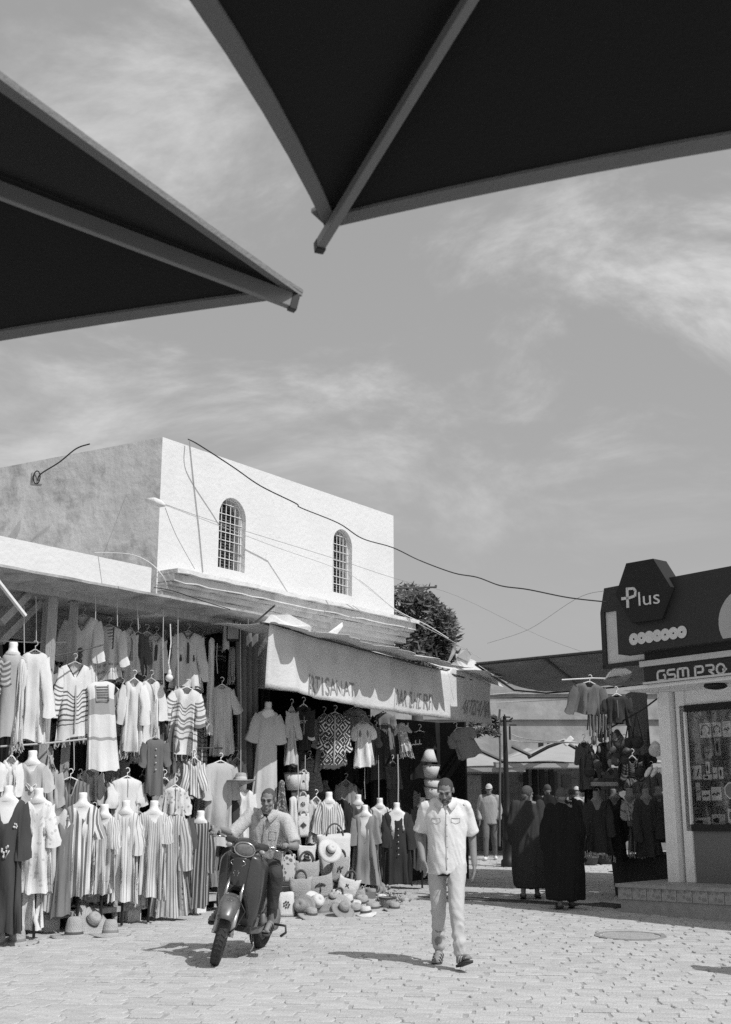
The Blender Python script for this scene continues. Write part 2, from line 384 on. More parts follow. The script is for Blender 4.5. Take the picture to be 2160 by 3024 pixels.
# shaded side wall, parapet top, back
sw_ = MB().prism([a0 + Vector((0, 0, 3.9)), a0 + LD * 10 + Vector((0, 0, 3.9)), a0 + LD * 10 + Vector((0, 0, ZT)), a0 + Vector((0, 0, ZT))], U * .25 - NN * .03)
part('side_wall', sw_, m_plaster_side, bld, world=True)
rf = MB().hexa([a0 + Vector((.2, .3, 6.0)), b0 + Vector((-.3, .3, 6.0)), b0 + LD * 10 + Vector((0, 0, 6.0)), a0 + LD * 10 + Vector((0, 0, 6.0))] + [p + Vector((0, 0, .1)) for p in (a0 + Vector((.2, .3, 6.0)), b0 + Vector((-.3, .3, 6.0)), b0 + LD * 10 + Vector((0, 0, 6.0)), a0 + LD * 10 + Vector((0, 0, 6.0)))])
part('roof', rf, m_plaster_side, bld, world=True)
part('end_wall', MB().prism([b0 + Vector((0, 0, 4.06)), b0 + LD * 10 + Vector((0, 0, 4.06)), b0 + LD * 10 + Vector((0, 0, ZT)), b0 + Vector((0, 0, ZT))], Vector((-.3, -.2, 0)) * .3), m_plaster, bld, world=True)
for (sc, hw, z0, zt) in WINS:
    wn = part('window', MB().prism(archpoly(sc, hw + .01, z0 - .01, zt + .01, OB - .30), -NN * .03), m_glassd, bld, world=True)
    # louvred shutter half, darker half open
    sh = MB(); k = z0 + .03
    while k < zt - hw * .35:
        sh.hexa([S(sc - hw * .05, OB - .20, k), S(sc + hw * .97, OB - .20, k), S(sc + hw * .97, OB - .27, k + .02), S(sc - hw * .05, OB - .27, k + .02), S(sc - hw * .05, OB - .20, k + .006), S(sc + hw * .97, OB - .20, k + .006), S(sc + hw * .97, OB - .27, k + .026), S(sc - hw * .05, OB - .27, k + .026)]); k += .045
    sh.prism([S(sc - hw * .05, OB - .275, z0), S(sc + hw, OB - .275, z0), S(sc + hw, OB - .275, zt - hw), S(sc + hw * .5, OB - .275, zt - .12), S(sc - hw * .05, OB - .275, zt)], -NN * .01)
    part('shutter', sh, M('shutter_grey', .22, .7, .1, 5), wn, world=True)
    gr = MB(); nb = 6; og = OB - .09
    for i in range(nb):
        x = sc - hw + 2 * hw * (i + .5) / nb; zz_ = zt - hw + sqrt(max(0, hw * hw - (x - sc) ** 2)); gr.beam(S(x, og, z0), S(x, og, zz_), .011, .011)
    for q in range(0, 4):
        for dz in (-.075, .075):
            z = z0 + (zt - z0) * (q + .35) / 4.0 + dz
            if z > zt - .04: continue
            hh = hw if z < zt - hw else sqrt(max(0, hw * hw - (z - zt + hw) ** 2)); gr.beam(S(sc - hh, og + .012, z), S(sc + hh, og + .012, z), .009, .009)
        for i in range(nb):
            x = sc - hw + 2 * hw * (i + .5) / nb; z = z0 + (zt - z0) * (q + .35) / 4.0
            if False: gr.lathe([(.001, -.012), (.03, -.010), (.03, .010), (.001, .012)], S(x, og + .01, z), 6, Matrix.Rotation(radians(90), 3, 'X'))
    pts = [p for p in archpoly(sc, hw - .01, z0 + .01, zt - .01, og)]; gr.tube(pts + [pts[0]], .011, 4)
    part('grille', gr, m_grille, wn, world=True)
# cornice: stepped mouldings, each a part, weathered
zc = 4.14
rndc = random.Random(5)
for (z0, z1, pr) in ((zc - .02, zc + .07, .10), (zc + .072, zc + .15, .17), (zc + .152, zc + .19, .26), (zc + .192, zc + .30, .30), (zc + .302, zc + .36, .38)):
    q = MB(); ns = 26; rings = []
    for i in range(ns + 1):
        s_ = sA + .02 + (sB + .22 - sA) * i / ns; j = rndc.uniform(-.008, .008); rings.append([S(s_, OB - .02, z0 + j), S(s_, OB + pr + j, z0 + j), S(s_, OB + pr + j, z1 + j * .5), S(s_, OB - .02, z1 + j * .5)])
    q.loft(rings); part('cornice_moulding', q, m_cornice, bld, world=True)
# ground-floor piers and back of shops
sV = (W(800, 1900, OB) - F0).dot(U)
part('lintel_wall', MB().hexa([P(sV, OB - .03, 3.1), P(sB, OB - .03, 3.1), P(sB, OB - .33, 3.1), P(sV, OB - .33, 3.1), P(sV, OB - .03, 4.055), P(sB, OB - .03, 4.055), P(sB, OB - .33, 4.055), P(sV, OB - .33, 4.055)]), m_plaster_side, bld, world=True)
sX = (W(1335, 2200, -.35) - F0).dot(U)
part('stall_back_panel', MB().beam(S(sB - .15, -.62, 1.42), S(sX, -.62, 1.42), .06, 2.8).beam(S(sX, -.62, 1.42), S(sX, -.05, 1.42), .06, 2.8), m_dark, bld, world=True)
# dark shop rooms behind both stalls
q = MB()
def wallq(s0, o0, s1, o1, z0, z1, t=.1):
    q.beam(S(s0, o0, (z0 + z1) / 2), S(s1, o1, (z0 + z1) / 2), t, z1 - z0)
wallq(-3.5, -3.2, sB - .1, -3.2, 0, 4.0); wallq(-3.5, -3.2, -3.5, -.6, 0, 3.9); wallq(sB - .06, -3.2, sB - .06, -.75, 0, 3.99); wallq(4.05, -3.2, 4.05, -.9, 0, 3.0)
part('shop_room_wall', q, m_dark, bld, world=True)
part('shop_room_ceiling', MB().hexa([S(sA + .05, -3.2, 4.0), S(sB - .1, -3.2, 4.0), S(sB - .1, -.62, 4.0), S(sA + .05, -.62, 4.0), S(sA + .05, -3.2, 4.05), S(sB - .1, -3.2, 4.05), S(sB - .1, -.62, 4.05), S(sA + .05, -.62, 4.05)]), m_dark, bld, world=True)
# conduit, nails and cable clamps on the wall
for (x0, y0, x1, y1) in ((560, 1300, 600, 1690),):
    pts = [W(560, 1302, OB + .015), W(573, 1430, OB + .015), W(588, 1560, OB + .015), W(600, 1690, OB + .015)]
    part('wall_cord', MB().tube(pts, .006, 5), M('cord_grey', .3, .8), bld, world=True)
# ------------------------------------------------------------------ left stall canopy (flat concrete slab on timber posts)
st = thing('market_stall', 'flat-roofed market stall with white slab edge on timber posts, at the left', 'market stall', S(0, 0, 0))
zf0 = W(0, 1671, 0).z; zf1 = W(0, 1582, 0).z; sE = (W(447, 1700, 0) - F0).dot(U)
def fz(s_): return (W(447, 1755, 0).z - zf0) * 0
fas = MB(); nseg = 24; rings = []
for i in range(nseg + 1):
    s_ = -3.6 + (sE + 3.6) * i / nseg; j = rndc.uniform(-.006, .006); rings.append([S(s_, -.16, zf0 + j), S(s_, 0, zf0 + j), S(s_, 0, zf1 + j * .3), S(s_, -.16, zf1 + j * .3)])
fas.loft(rings); part('slab_edge', fas, m_plaster, st, world=True)
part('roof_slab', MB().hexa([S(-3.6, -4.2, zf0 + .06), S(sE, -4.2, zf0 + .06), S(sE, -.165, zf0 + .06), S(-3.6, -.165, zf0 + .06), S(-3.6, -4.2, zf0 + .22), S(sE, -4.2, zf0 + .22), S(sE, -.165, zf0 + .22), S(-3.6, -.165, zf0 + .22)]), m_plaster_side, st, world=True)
# lower sheet canopy continuing to the right under the cornice
sR = (W(765, 1845, -.1) - F0).dot(U)
shm = M('old_roof_sheet', .40, .9, .25, 3, .6, 25, kind='stain', v2=.26, period=2.5, duty=.5)
q = MB(); n_ = 30; rings = []
for i in range(n_ + 1):
    s_ = -3.6 + (sR + 3.6) * i / n_; zc0 = zf0 - .03 + (.0 if s_ < sE else -.0); w0 = .004 * sin(i * 2.1); rings.append([S(s_, -1.3, zc0 - .20 + w0), S(s_, .24, zc0 - .035 + w0), S(s_, .24, zc0 - .005 + w0), S(s_, -1.3, zc0 - .17 + w0)])
q.loft(rings); part('awning_sheet', q, shm, st, world=True)
q = MB().beam(S(-3.6, -.28, zf0 - .13), S(sR - .3, -.28, zf0 - .15), .07, .09); part('beam', q, m_wood, st, world=True)
q = MB().beam(S(-3.6, -1.35, zf0 - .36), S(sR - .2, -1.35, zf0 - .42), .05, .42); part('beam', q, m_wood, st, world=True)
for (x, yt, xb, yb, o, wd) in ((160, 1747, 124, 2235, -.35, .095), (222, 1747, 196, 2110, -.55, .09), (137, 1900, 128, 2000, -1.0, .12)):
    t_ = W(x, yt, o); s_ = (t_ - F0).dot(U); part('post', MB().beam(S(s_, o, 0), S(s_, o, zf0 - .16), wd, wd), m_wood, st, world=True)
    c0 = W(x, yt, o)
for (x0, y0, x1, y1, o, wd) in ((0, 1838, 82, 1755, -.5, .09), (0, 1895, 118, 1778, -.75, .09), (170, 1745, 240, 1722, -.35, .09)):
    part('brace', MB().beam(W(x0, y0, o), W(x1, y1, o), wd, wd), m_wood, st, world=True)
part('display_ledge', MB().beam(S(-2.5, -.35, .17), S(4.4, -.35, .17), .5, .06), m_wood, st, world=True)
for s_ in (-1.2, .3, 1.1, 2.4, 3.6): part('ledge_block', MB().beam(S(s_, -.25, .07), S(s_ + .22, -.25, .07), .22, .14), m_white, st, world=True)
part('ledge_riser', MB().beam(S(-2.5, -.55, .075), S(4.4, -.55, .075), .05, .15), m_dark, st, world=True)
# rails the clothes hang from
for (x0, y0, x1, y1, o, r_, mt) in ((0, 1893, 195, 1897, -.45, .009, m_cord), (0, 2205, 255, 2183, -.2, .012, m_cord), (163, 1937, 306, 1904, -.15, .010, m_woodd), (585, 2209, 775, 2206, -.25, .010, m_woodd), (268, 1735, 760, 1815, .02, .011, m_cord), (170, 1775, 330, 1820, -.9, .014, m_woodd), (480, 1847, 640, 1845, -1.0, .014, m_woodd)):
    part('rail', MB().tube([W(x0, y0, o), (W(x0, y0, o) + W(x1, y1, o)) / 2 - Vector((0, 0, .01)), W(x1, y1, o)], r_, 6), mt, st, world=True)
# white tube lamp at far left, floodlight, hanging bulb
q = MB().beam(W(-12, 1708, .6), W(75, 1819, .6), .045, .03); single('tube_lamp', 'slim white bar slanting across the far left edge below the slab', 'lamp', q, m_white, bevel=.004)
fl = thing('floodlight', 'square grey-faced floodlight in dark frame beside the tall curtain', 'floodlight', W(688, 1868, -.15))
c = W(690, 1868, -.15)
Rf = Matrix.Rotation(radians(8), 3, 'Z')
part('housing', MB().box(c + Vector((0, .04, 0)), (.20, .07, .24), Rf), m_black, fl, world=True, bevel=.006)
part('glass', MB().box(c + Vector((-.006, -.0, 0)), (.155, .012, .185), Rf), M('flood_glass', .34, .3, .1, 30), fl, world=True)
part('bracket', MB().tube([c + Vector((0, .08, .1)), c + Vector((0, .1, .28))], .008, 6), m_black, fl, world=True)
lb = thing('lamp_bulb', 'white bulb and cage hanging on a pale twisted flex among the kaftans', 'light bulb', W(500, 2010, .05))
c = W(500, 2000, .05)
part('flex', MB().tube([W(503, 1843, .05), W(505, 1900, .05), W(498, 1960, .05), c + Vector((0, 0, .1))], .008, 6), m_white, lb, world=True)
part('socket', MB().lathe([(.018, .02), (.022, .0), (.03, -.03), (.024, -.05)], c + Vector((0, 0, .08)), 12), m_white, lb, smooth=True, world=True)
part('globe', MB().ell(c - Vector((0, 0, .01)), (.052, .052, .05)), M('bulb_glass', .7, .25, .02), lb, smooth=True, world=True)
# ------------------------------------------------------------------ second stall awning with lettered valance
aw = thing('awning', 'pale canvas awning with lettered hanging valance and torn scalloped edge in mid picture', 'awning', S(4.3, .8, 2.9))
m_val = M('valance_canvas', .64, .9, .10, 2.5, .35, 30, kind='stain', v2=.54, period=1.4, duty=.55)
topL = [(790, 1843), (905, 1877), (1010, 1905), (1110, 1931), (1240, 1966), (1325, 1985), (1342, 1961), (1385, 1985), (1445, 2021)]
botL = [(791, 2030), (870, 2044), (940, 2062), (1020, 2080), (1110, 2096), (1190, 2108), (1300, 2121), (1380, 2130), (1449, 2141)]
NV = 60; rows = 12
def interp(L_, t):
    x = t * (len(L_) - 1); i = min(int(x), len(L_) - 2); f = x - i; return (L_[i][0] * (1 - f) + L_[i + 1][0] * f, L_[i][1] * (1 - f) + L_[i + 1][1] * f)
def byx(L_, x):
    for i in range(len(L_) - 1):
        if L_[i][0] <= x <= L_[i + 1][0]: f = (x - L_[i][0]) / (L_[i + 1][0] - L_[i][0]); return L_[i][1] * (1 - f) + L_[i + 1][1] * f
    return L_[0][1] if x < L_[0][0] else L_[-1][1]
VO = .80
def vsurf(x, v):  # world point on the valance for photo column x, 0 top .. 1 bottom
    yt = byx(topL, x); yb = byx(botL, x); p = W(x, yt * (1 - v) + yb * v, VO)
    fo = (.045 * sin(x * .045) + .026 * sin(x * .11 + 1) + .012 * sin(x * .26 + v * 2)) * (.25 + .75 * v) + .03 * sin(v * 3.1) * sin(x * .012)
    if x < 900: fo += .05 * (1 - v) * (900 - x) / 110
    return p + NN * fo
g = MB(); rings = []
for i in range(NV + 1):
    x = 790 + (1449 - 790) * i / NV; rings.append([vsurf(x, v / rows) for v in range(rows + 1)])
i0 = 0
for r_ in rings: g.v += [tuple(p) for p in r_]
for i in range(NV):
    for k in range(rows): a = i * (rows + 1) + k; g.f.append((a, a + 1, a + rows + 2, a + rows + 1))
o = part('valance', g, m_val, aw, True, world=True); md = o.modifiers.new('t', 'SOLIDIFY'); md.thickness = .004
# roof cloth with scalloped overhang (casts the scalloped shade), torn open near its right end
def scallop(s_): q_ = s_ + .10 * sin(s_ * 2.3); return (.16 + .05 * sin(s_ * 3.1)) * abs(sin(q_ * pi / .36)) ** .65
sv0 = (W(790, 1843, VO) - F0).dot(U); sv1 = (W(1449, 2021, VO) - F0).dot(U); sg0 = (W(1300, 1975, VO) - F0).dot(U); sg1 = (W(1352, 1975, VO) - F0).dot(U)
def roofpiece(s0, s1, grow):
    q = MB(); n_ = int((s1 - s0) / .042) + 1; m_ = 8; 
    for i in range(n_ + 1):
        s_ = s0 + (s1 - s0) * i / n_; xx = None
        f = min(1, (s_ - s0) / grow) if grow else 1
        zt_ = 3.80 - (s_ - sv0) * (.27 / (sv1 - sv0)) + .02
        ext = (.08 + .36 * f) + scallop(s_) * .9 + .05 * nz((s_ * 2, 0, 0))
        for k in range(m_ + 1):
            t = k / m_; o_ = -.22 + t * (VO + .22 + ext); z = 3.88 + (zt_ - 3.88) * min(1, (o_ + .22) / (VO + .22)) if o_ < VO else zt_ - (o_ - VO) * .10
            q.v.append(tuple(S(s_, o_, z + .02 * sin(s_ * 5 + k))))
    for i in range(n_):
        for k in range(m_): a = i * (m_ + 1) + k; q.f.append((a, a + 1, a + m_ + 2, a + m_ + 1))
    return q
for (s0, s1, gr_) in ((sv0 - .05, sg0, 1.1), (sg1, sv1 + .25, 0)):
    o = part('roof_cloth', roofpiece(s0, s1, gr_), m_val, aw, True, world=True); md = o.modifiers.new('t', 'SOLIDIFY'); md.thickness = .006
# curled-up rag scraps and torn cloth
for pts in ([(1312, 1965), (1330, 1952), (1345, 1925), (1346, 1900), (1338, 1915), (1325, 1950)], [(1352, 1940), (1360, 1920), (1378, 1915), (1392, 1935), (1385, 1955), (1362, 1950)], [(1470, 1985), (1506, 2010), (1495, 2018), (1476, 2005)], [(780, 1838), (800, 1815), (850, 1812), (890, 1835), (920, 1850), (915, 1868), (850, 1850)], [(970, 1868), (1010, 1838), (1012, 1850), (995, 1872)], [(1345, 1930), (1400, 1950), (1460, 1980), (1488, 2030), (1440, 2015), (1380, 1985), (1350, 1960)]):
    q = MB().prism([W(x, y, VO + .05 + .04 * sin(x)) for x, y in pts], NN * .01); part('torn_scrap', q, m_val if pts[0][0] not in (1312, 1352, 1470) else M('rag_grey', .33, .9), aw, world=True)
part('pole', MB().tube([W(770, 1838, VO - .03), W(1110, 1930, VO - .03), W(1290, 1978, VO - .03), W(1448, 2024, VO - .03)], .018, 8), m_woodd, aw, world=True)
part('pole', MB().tube([W(755, 1838, .3), W(812, 1788, .9)], .014, 6), m_woodd, aw, world=True)
part('rope', MB().tube([W(1085, 1908, .3), W(1200, 1932, .3), W(1285, 1945, .3)], .018, 6), m_cord, aw, world=True)
def textmesh(txt, P0, P1, up, h=None, shear=0.0, ext=.002, off=Vector((0, 0, 0)), surf=None):
    cu = bpy.data.curves.new('t', 'FONT'); cu.body = txt; cu.size = 1; cu.extrude = 0; cu.shear = shear; cu.resolution_u = 3
    t = bpy.data.objects.new('t', cu); COL.objects.link(t); dg = bpy.context.evaluated_depsgraph_get(); me = bpy.data.meshes.new_from_object(t.evaluated_get(dg)); bpy.data.objects.remove(t)
    xs = [v.co.x for v in me.vertices]; ys = [v.co.y for v in me.vertices]; x0, x1 = min(xs), max(xs); y0, y1 = min(ys), max(ys)
    P0 = Vector(P0); P1 = Vector(P1); d = P1 - P0; up = Vector(up).normalized(); sc = d.length / (x1 - x0); hh = h if h else sc * (y1 - y0)
    q = MB()
    for v in me.vertices:
        fx = (v.co.x - x0) / (x1 - x0); fy = (v.co.y - y0) / (y1 - y0)
        q.v.append(tuple(surf(fx, fy) if surf else P0 + d * fx + up * hh * fy + off))
    for p in me.polygons: q.f.append(tuple(p.vertices))
    bpy.data.meshes.remove(me); return q
m_let = M('faded_lettering', .26, .9, .25, 20)
for (txt, xa, xb, ya, yb, ta, tb) in (('ARTISANAT', 910, 1042, 2052, 2057, 1988, 2018), ('DAR ELHERFI', 1163, 1272, 2082, 2098, 2035, 2052), ('ARTISANAT', 1363, 1447, 2105, 2123, 2065, 2072)):
    def sf(fx, fy, xa=xa, xb=xb, ya=ya, yb=yb, ta=ta, tb=tb, sh=14 if xa == 1363 else 0):
        x = xa + (xb - xa) * fx + sh * fy; x = min(x, 1448); y = (ya + (yb - ya) * fx) * (1 - fy) + (ta + (tb - ta) * fx) * fy
        yt = byx(topL, x); ybb = byx(botL, x); return vsurf(x, (y - yt) / (ybb - yt)) + NN * .006
    o = part('lettering', textmesh(txt, (0, 0, 0), (1, 0, 0), (0, 0, 1), surf=sf), m_let, aw, world=True)
    o['label'] = 'faded painted letters reading ' + txt if xa != 1363 else 'faded slanting letters at the right end of the valance'
# ------------------------------------------------------------------ lane canopy, far wall, tree, cafe parasols, lamp post
zc_ = 3.66
E0 = G(1405, 1958, zc_); E1 = G(1785, 1920, zc_ + .1); E2 = E1 + (E1 - E0).normalized() * 3.0; DV = Vector((.42, .907, 0)) * 4.2
cn = thing('lane_canopy', 'dark canvas sheet stretched on metal ribs high over the lane behind the kiosk', 'canopy', (E0.x, E0.y, zc_))
q = MB(); nx_, ny_ = 16, 10
for i in range(nx_ + 1):
    for k in range(ny_ + 1):
        a = E0.lerp(E2, i / nx_); p = a + DV * (k / ny_) + Vector((0, 0, -.26 * sin(pi * k / ny_) * (.5 + .5 * abs(sin(i * .8))) - .15 * k / ny_)); q.v.append(tuple(p))
for i in range(nx_):
    for k in range(ny_): a = i * (ny_ + 1) + k; q.f.append((a, a + 1, a + ny_ + 2, a + ny_ + 1))
m_can = M('dark_canvas', .24, .95, .2, 2, .3, 20)
o = part('canvas', q, m_can, cn, True, world=True); md = o.modifiers.new('t', 'SOLIDIFY'); md.thickness = .01
for f in (.0, .23, .42, .60, .8, 1.0):
    a = E0.lerp(E2, f); part('rib', MB().tube([a - Vector((0, 0, .03)), a + DV * .5 - Vector((0, 0, .30)), a + DV - Vector((0, 0, .2))], .018, 6), m_black, cn, world=True)
part('rib', MB().tube([E0 - Vector((0, 0, .03)), E2 - Vector((0, 0, .03))], .018, 6), m_black, cn, world=True)
part('rib', MB().tube([E0 + DV - Vector((0, 0, .2)), E2 + DV - Vector((0, 0, .2))], .018, 6), m_black, cn, world=True)
for p in (E2 + DV,): part('post', MB().tube([Vector((p.x, p.y, 0)), Vector((p.x, p.y, zc_ - .2))], .03, 8), m_black, cn, world=True)
# sunlit sheet lying on the canopy edge beside the kiosk
q = MB().prism([D(1795, 2000, 16.9), D(1812, 1975, 16.6), D(1850, 1974, 16.4), D(1868, 1985, 16.4), D(1845, 2000, 16.6), D(1825, 1996, 16.7)], (0, .3, -.02)); single('white_sheet', 'sunlit white cloth sagging over the dark canopy left of the kiosk fascia', 'cloth', q, m_white)
q = MB().prism([D(1795, 2004, 16.9), D(1830, 2000, 16.6), D(1870, 1989, 16.4), D(1850, 2012, 16.6), D(1825, 2018, 16.7)], (0, .3, -.02)); single('grey_sheet', 'grey sheet hanging just under the sunlit white cloth by the kiosk', 'cloth', q, M('sheet_grey', .25, .9))
fwl = thing('far_building', 'weathered tan rendered building closing the lane beyond the cafe parasols', 'building', (5, 33, 0))
m_far = M('weathered_render', .34, .95, .3, .9, .8, 5, kind='stain', v2=.24, period=.8, duty=.52)
DF = 33.0
q = MB().box((6, DF + 3, 2.4), (22, 6, 4.8)); part('wall', q, m_far, fwl, world=True)
for z_, t_, pr in ((3.55, .10, .10), (4.25, .07, .08), (4.84, .10, .16)): part('ledge', MB().box((6, DF - pr / 2, z_), (22, pr, t_)), m_far, fwl, world=True)
part('lower_wall', MB().box((6, DF - .45, 1.2), (22, .8, 2.4)), M('far_plaster', .24, .95, .25, 1.5, .5, 10, kind='stain', v2=.2, period=1.6, duty=.52), fwl, world=True)
for (x0, x1, y0, y1) in ((1428, 1490, 2278, 2490), (1573, 1655, 2282, 2490), (1340, 1366, 2280, 2490), (1760, 1800, 2300, 2490)):
    a = D(x0, y0, DF - .9); b_ = D(x1, y1, DF - .9); z0 = 0.02; dr = part('door', MB().box(((a.x + b_.x) / 2, DF - .88, (a.z + z0) / 2), (b_.x - a.x, .06, a.z - z0)), M('far_door', .10, .7, .15, 3), fwl, world=True)
    ng = MB()
    for k in range(1, 7): x = a.x + (b_.x - a.x) * k / 7; ng.box((x, DF - .915, (a.z + z0) / 2), (.02, .012, a.z - z0 - .1))
    part('door_board', ng, M('far_door2', .075, .7), dr, world=True)
for (x0, y0, x1, y1, v) in ((1372, 2290, 1424, 2420, .40), (1392, 2330, 1418, 2390, .16), (1660, 2290, 1690, 2330, .14), (1688, 2300, 1712, 2325, .2), (1700, 2340, 1722, 2420, .36), (1536, 2290, 1548, 2310, .1)):
    a = D(x0, y0, DF - .87); b_ = D(x1, y1, DF - .87); part('poster', MB().box(((a.x + b_.x) / 2, DF - .865 - v * .05, (a.z + b_.z) / 2), (b_.x - a.x, .012, a.z - b_.z)), M('poster_%.2f' % v, v, .8, .3, 3), fwl, world=True)
# creeping plant with stems on the far wall
rl = random.Random(11)
def leaves(q, c, rad, n, size, rr, shape=None, dome=False):
    for _ in range(n):
        while True:
            p = Vector((rr.uniform(-1, 1), rr.uniform(-1, 1), rr.uniform(-1, 1)))
            if p.length <= 1 and (p.length > .35 or rr.random() < .3): break
        p = Vector((p.x * rad[0], p.y * rad[1], p.z * rad[2])) + Vector(c); d = Vector((rr.gauss(0, 1), rr.gauss(0, 1), rr.gauss(0, .6))).normalized(); s_ = size * rr.uniform(.6, 1.3); a = d * s_; b2 = d.orthogonal().normalized() * s_ * .32; k = Vector((0, 0, -s_ * .18)); i0 = len(q.v)
        q.v += [tuple(p - a), tuple(p + b2 + k), tuple(p + a), tuple(p - b2 + k)]; q.f.append((i0, i0 + 1, i0 + 2)); q.f.append((i0, i0 + 2, i0 + 3))
vn = thing('climbing_plant', 'dark leafy creeper trained along a wire behind the lettered awning', 'plant', D(1400, 2500, 27))
q = MB()
for i in range(40):
    t = i / 40; x = 1365 + 105 * t; y = 2178 - 40 * sin(t * 2.2) + (18 if i % 2 else -14); p = D(x, y, 27); leaves(q, p, (.14, .1, .10), 16, .07, rl)
for i in range(14): p = D(1452 + i * 1.6, 2128 + i * .8 - 8 * (i % 2), 27); leaves(q, p, (.12, .1, .09), 18, .06, rl)
m_leaf = M('leaf_dark', .075, .6, .45, 2.5, spec=.4)
part('foliage', q, m_leaf, vn, world=True)
part('stem', MB().tube([D(1477, 2095, 27), D(1474, 2140, 27), D(1478, 2200, 27), D(1476, 2500, 27)], .025, 6), m_woodd, vn, world=True)
tr = thing('tree', 'leafy dark tree showing past the right end of the white building', 'tree', G(1215, 2520))
TD = 26.0
q = MB()
for (x, y, r_) in ((1190, 1800, .75), (1225, 1775, .5), (1240, 1850, .62), (1290, 1865, .6), (1303, 1838, .22), (1265, 1905, .6), (1205, 1890, .8), (1308, 1900, .28), (1190, 1950, .8), (1255, 1960, .6), (1325, 1930, .25), (1322, 1870, .26)):
    leaves(q, D(x, y, TD + rl.uniform(-.5, .5)), (r_, r_, r_ * .85), int(900 * r_ * r_ + 90), .085 * rl.uniform(.8, 1.3), rl)
for _ in range(46):
    a_ = rl.uniform(-1.2, 2.4); leaves(q, D(1245 + 82 * cos(a_) * rl.uniform(.8, 1.1), 1860 - 95 * sin(a_) * rl.uniform(.8, 1.12), TD + rl.uniform(-.5, .5)), (.16, .16, .14), 34, .085, rl)
part('crown', q, m_leaf, tr, world=True)
cc_ = D(1225, 1900, TD); bs = Vector((cc_.x, TD, 0)); part('trunk', MB().tube([bs, bs + Vector((.1, 0, 1.6)), cc_ - Vector((0, 0, .4)), cc_ + Vector((0, 0, .6))], [.2, .16, .1, .04], 10), m_woodd, tr, True, world=True)
q = MB()
for (x, y) in ((1190, 1800), (1290, 1865), (1205, 1890), (1310, 1835), (1225, 1780), (1260, 1900)): q.tube([cc_ - Vector((0, 0, .5)), (cc_ + D(x, y, TD)) / 2 + Vector((.1, 0, 0)), D(x, y, TD)], [.07, .045, .012], 6)
part('branch', q, m_woodd, tr, world=True)
def parasol(label, tip, R_, hgt, cz, rot, mat, pole=True, mx=0):
    t = thing('parasol', label, 'parasol', (tip[0], tip[1], 0), rot, group='cafe parasols at the end of the lane')
    q = MB(); ap = q.pt((0, 0, cz + hgt)); rg = []
    cs = [(R_ * (1 if i in (0, 1, 7) else (-1 if i in (3, 4, 5) else 0)), R_ * (1 if i in (1, 2, 3) else (-1 if i in (5, 6, 7) else 0))) for i in range(8)]
    for i in range(8):
        a = cs[i]; b2 = cs[(i + 1) % 8]
        for k in range(4): f = k / 4; rg.append(q.pt((a[0] * (1 - f) + b2[0] * f, a[1] * (1 - f) + b2[1] * f, cz + .03 * sin(pi * f))))
    m1 = []
    for i in rg: p = q.v[i]; m1.append(q.pt((p[0] * .5, p[1] * .5, cz + hgt * .5 - .05)))
    n = len(rg)
    for i in range(n): q.f.append((rg[i], rg[(i + 1) % n], m1[(i + 1) % n], m1[i])); q.f.append((m1[i], m1[(i + 1) % n], ap))
    o = part('canopy', q, mat, t); md = o.modifiers.new('s', 'SOLIDIFY'); md.thickness = .012
    v = MB()
    for i in range(4):
        a = Vector(cs[1 + 2 * i] + (cz - .02,)); b2 = Vector(cs[(3 + 2 * i) % 8] + (cz - .02,)); v.beam(a - Vector((0, 0, .05)), b2 - Vector((0, 0, .05)), .012, .10)
    part('valance', v, mat, t)
    for i in range(8): part('rib', MB().beam(Vector(cs[i] + (cz - .03,)) * .98 + Vector((0, 0, 0)), (0, 0, cz + hgt - .08), .03, .03), m_black, t)
    if pole:
        for dx_ in (-.12, .12): part('mast', MB().beam((dx_ + mx, .2, 0), (dx_ + mx, .2, cz + hgt - .1), .12, .12), m_black, t)
    return t
m_par = M('parasol_cream', .36, .9, .08, 3, .2, 30)
pc = D(1690, 2270, 27); pr_t = parasol('pale cafe parasol on dark twin masts, nearest the right stall', (pc.x + .45, 30.6), 2.15, .66, 2.22, .05, m_par, mx=-.45)
pc = D(1400, 2275, 26); parasol('pale cafe parasol half hidden behind the walking man and awning', (pc.x - .1, 30.2), 1.7, .6, 2.12, -.08, m_par)
pc = D(1560, 2262, 31); parasol('low pale cafe parasol farthest away, between the other two', (pc.x, 31), 1.4, .45, 2.2, .1, m_par, mx=.1)
# cantilever arms over the parasols
for (pts, lb) in (([(1408, 2212), (1500, 2255)], 'dark slanting cantilever arm above the left parasol'), ([(1512, 2205), (1570, 2233)], 'short dark cantilever arm right of the lamp post'), ([(1560, 2238), (1620, 2206), (1665, 2190), (1710, 2215)], 'bent dark cantilever arm rising over the right parasol')):
    part('cantilever_arm', MB().tube([D(x, y, 28.2) for x, y in pts], .045, 6), m_black, pr_t, world=True)
single('white_bundle', 'white rolled bundle propped slantwise above the right parasol', 'bundle', MB().beam(D(1668, 2200, 27.4), D(1690, 2178, 27.4), .14, .12), m_white, bevel=.02)
lp = thing('lamp_post', 'ornate dark cast-iron lamp post standing in the lane behind the walking man', 'lamp post', G(1503, 2590))
g0 = G(1503, 2560); dl = g0.y; 
def lx(y): return D(1503, y, dl).z
part('column', MB().lathe([(.16, 0), (.16, .12), (.12, .16), (.12, .5), (.15, .55), (.10, .62), (.10, 1.0), (.13, 1.05), (.075, 1.15), (.06, 1.5), (.055, lx(2240)), (.045, lx(2170)), (.04, lx(2115))], (g0.x, g0.y, 0), 14), m_black, lp, True, world=True)
q = MB()
for (xa, xb, y) in ((1478, 1512, 2130), (1505, 1526, 2141), (1488, 1508, 2118)): q.tube([D(xa, y, dl), D(xb, y, dl)], .018, 6)
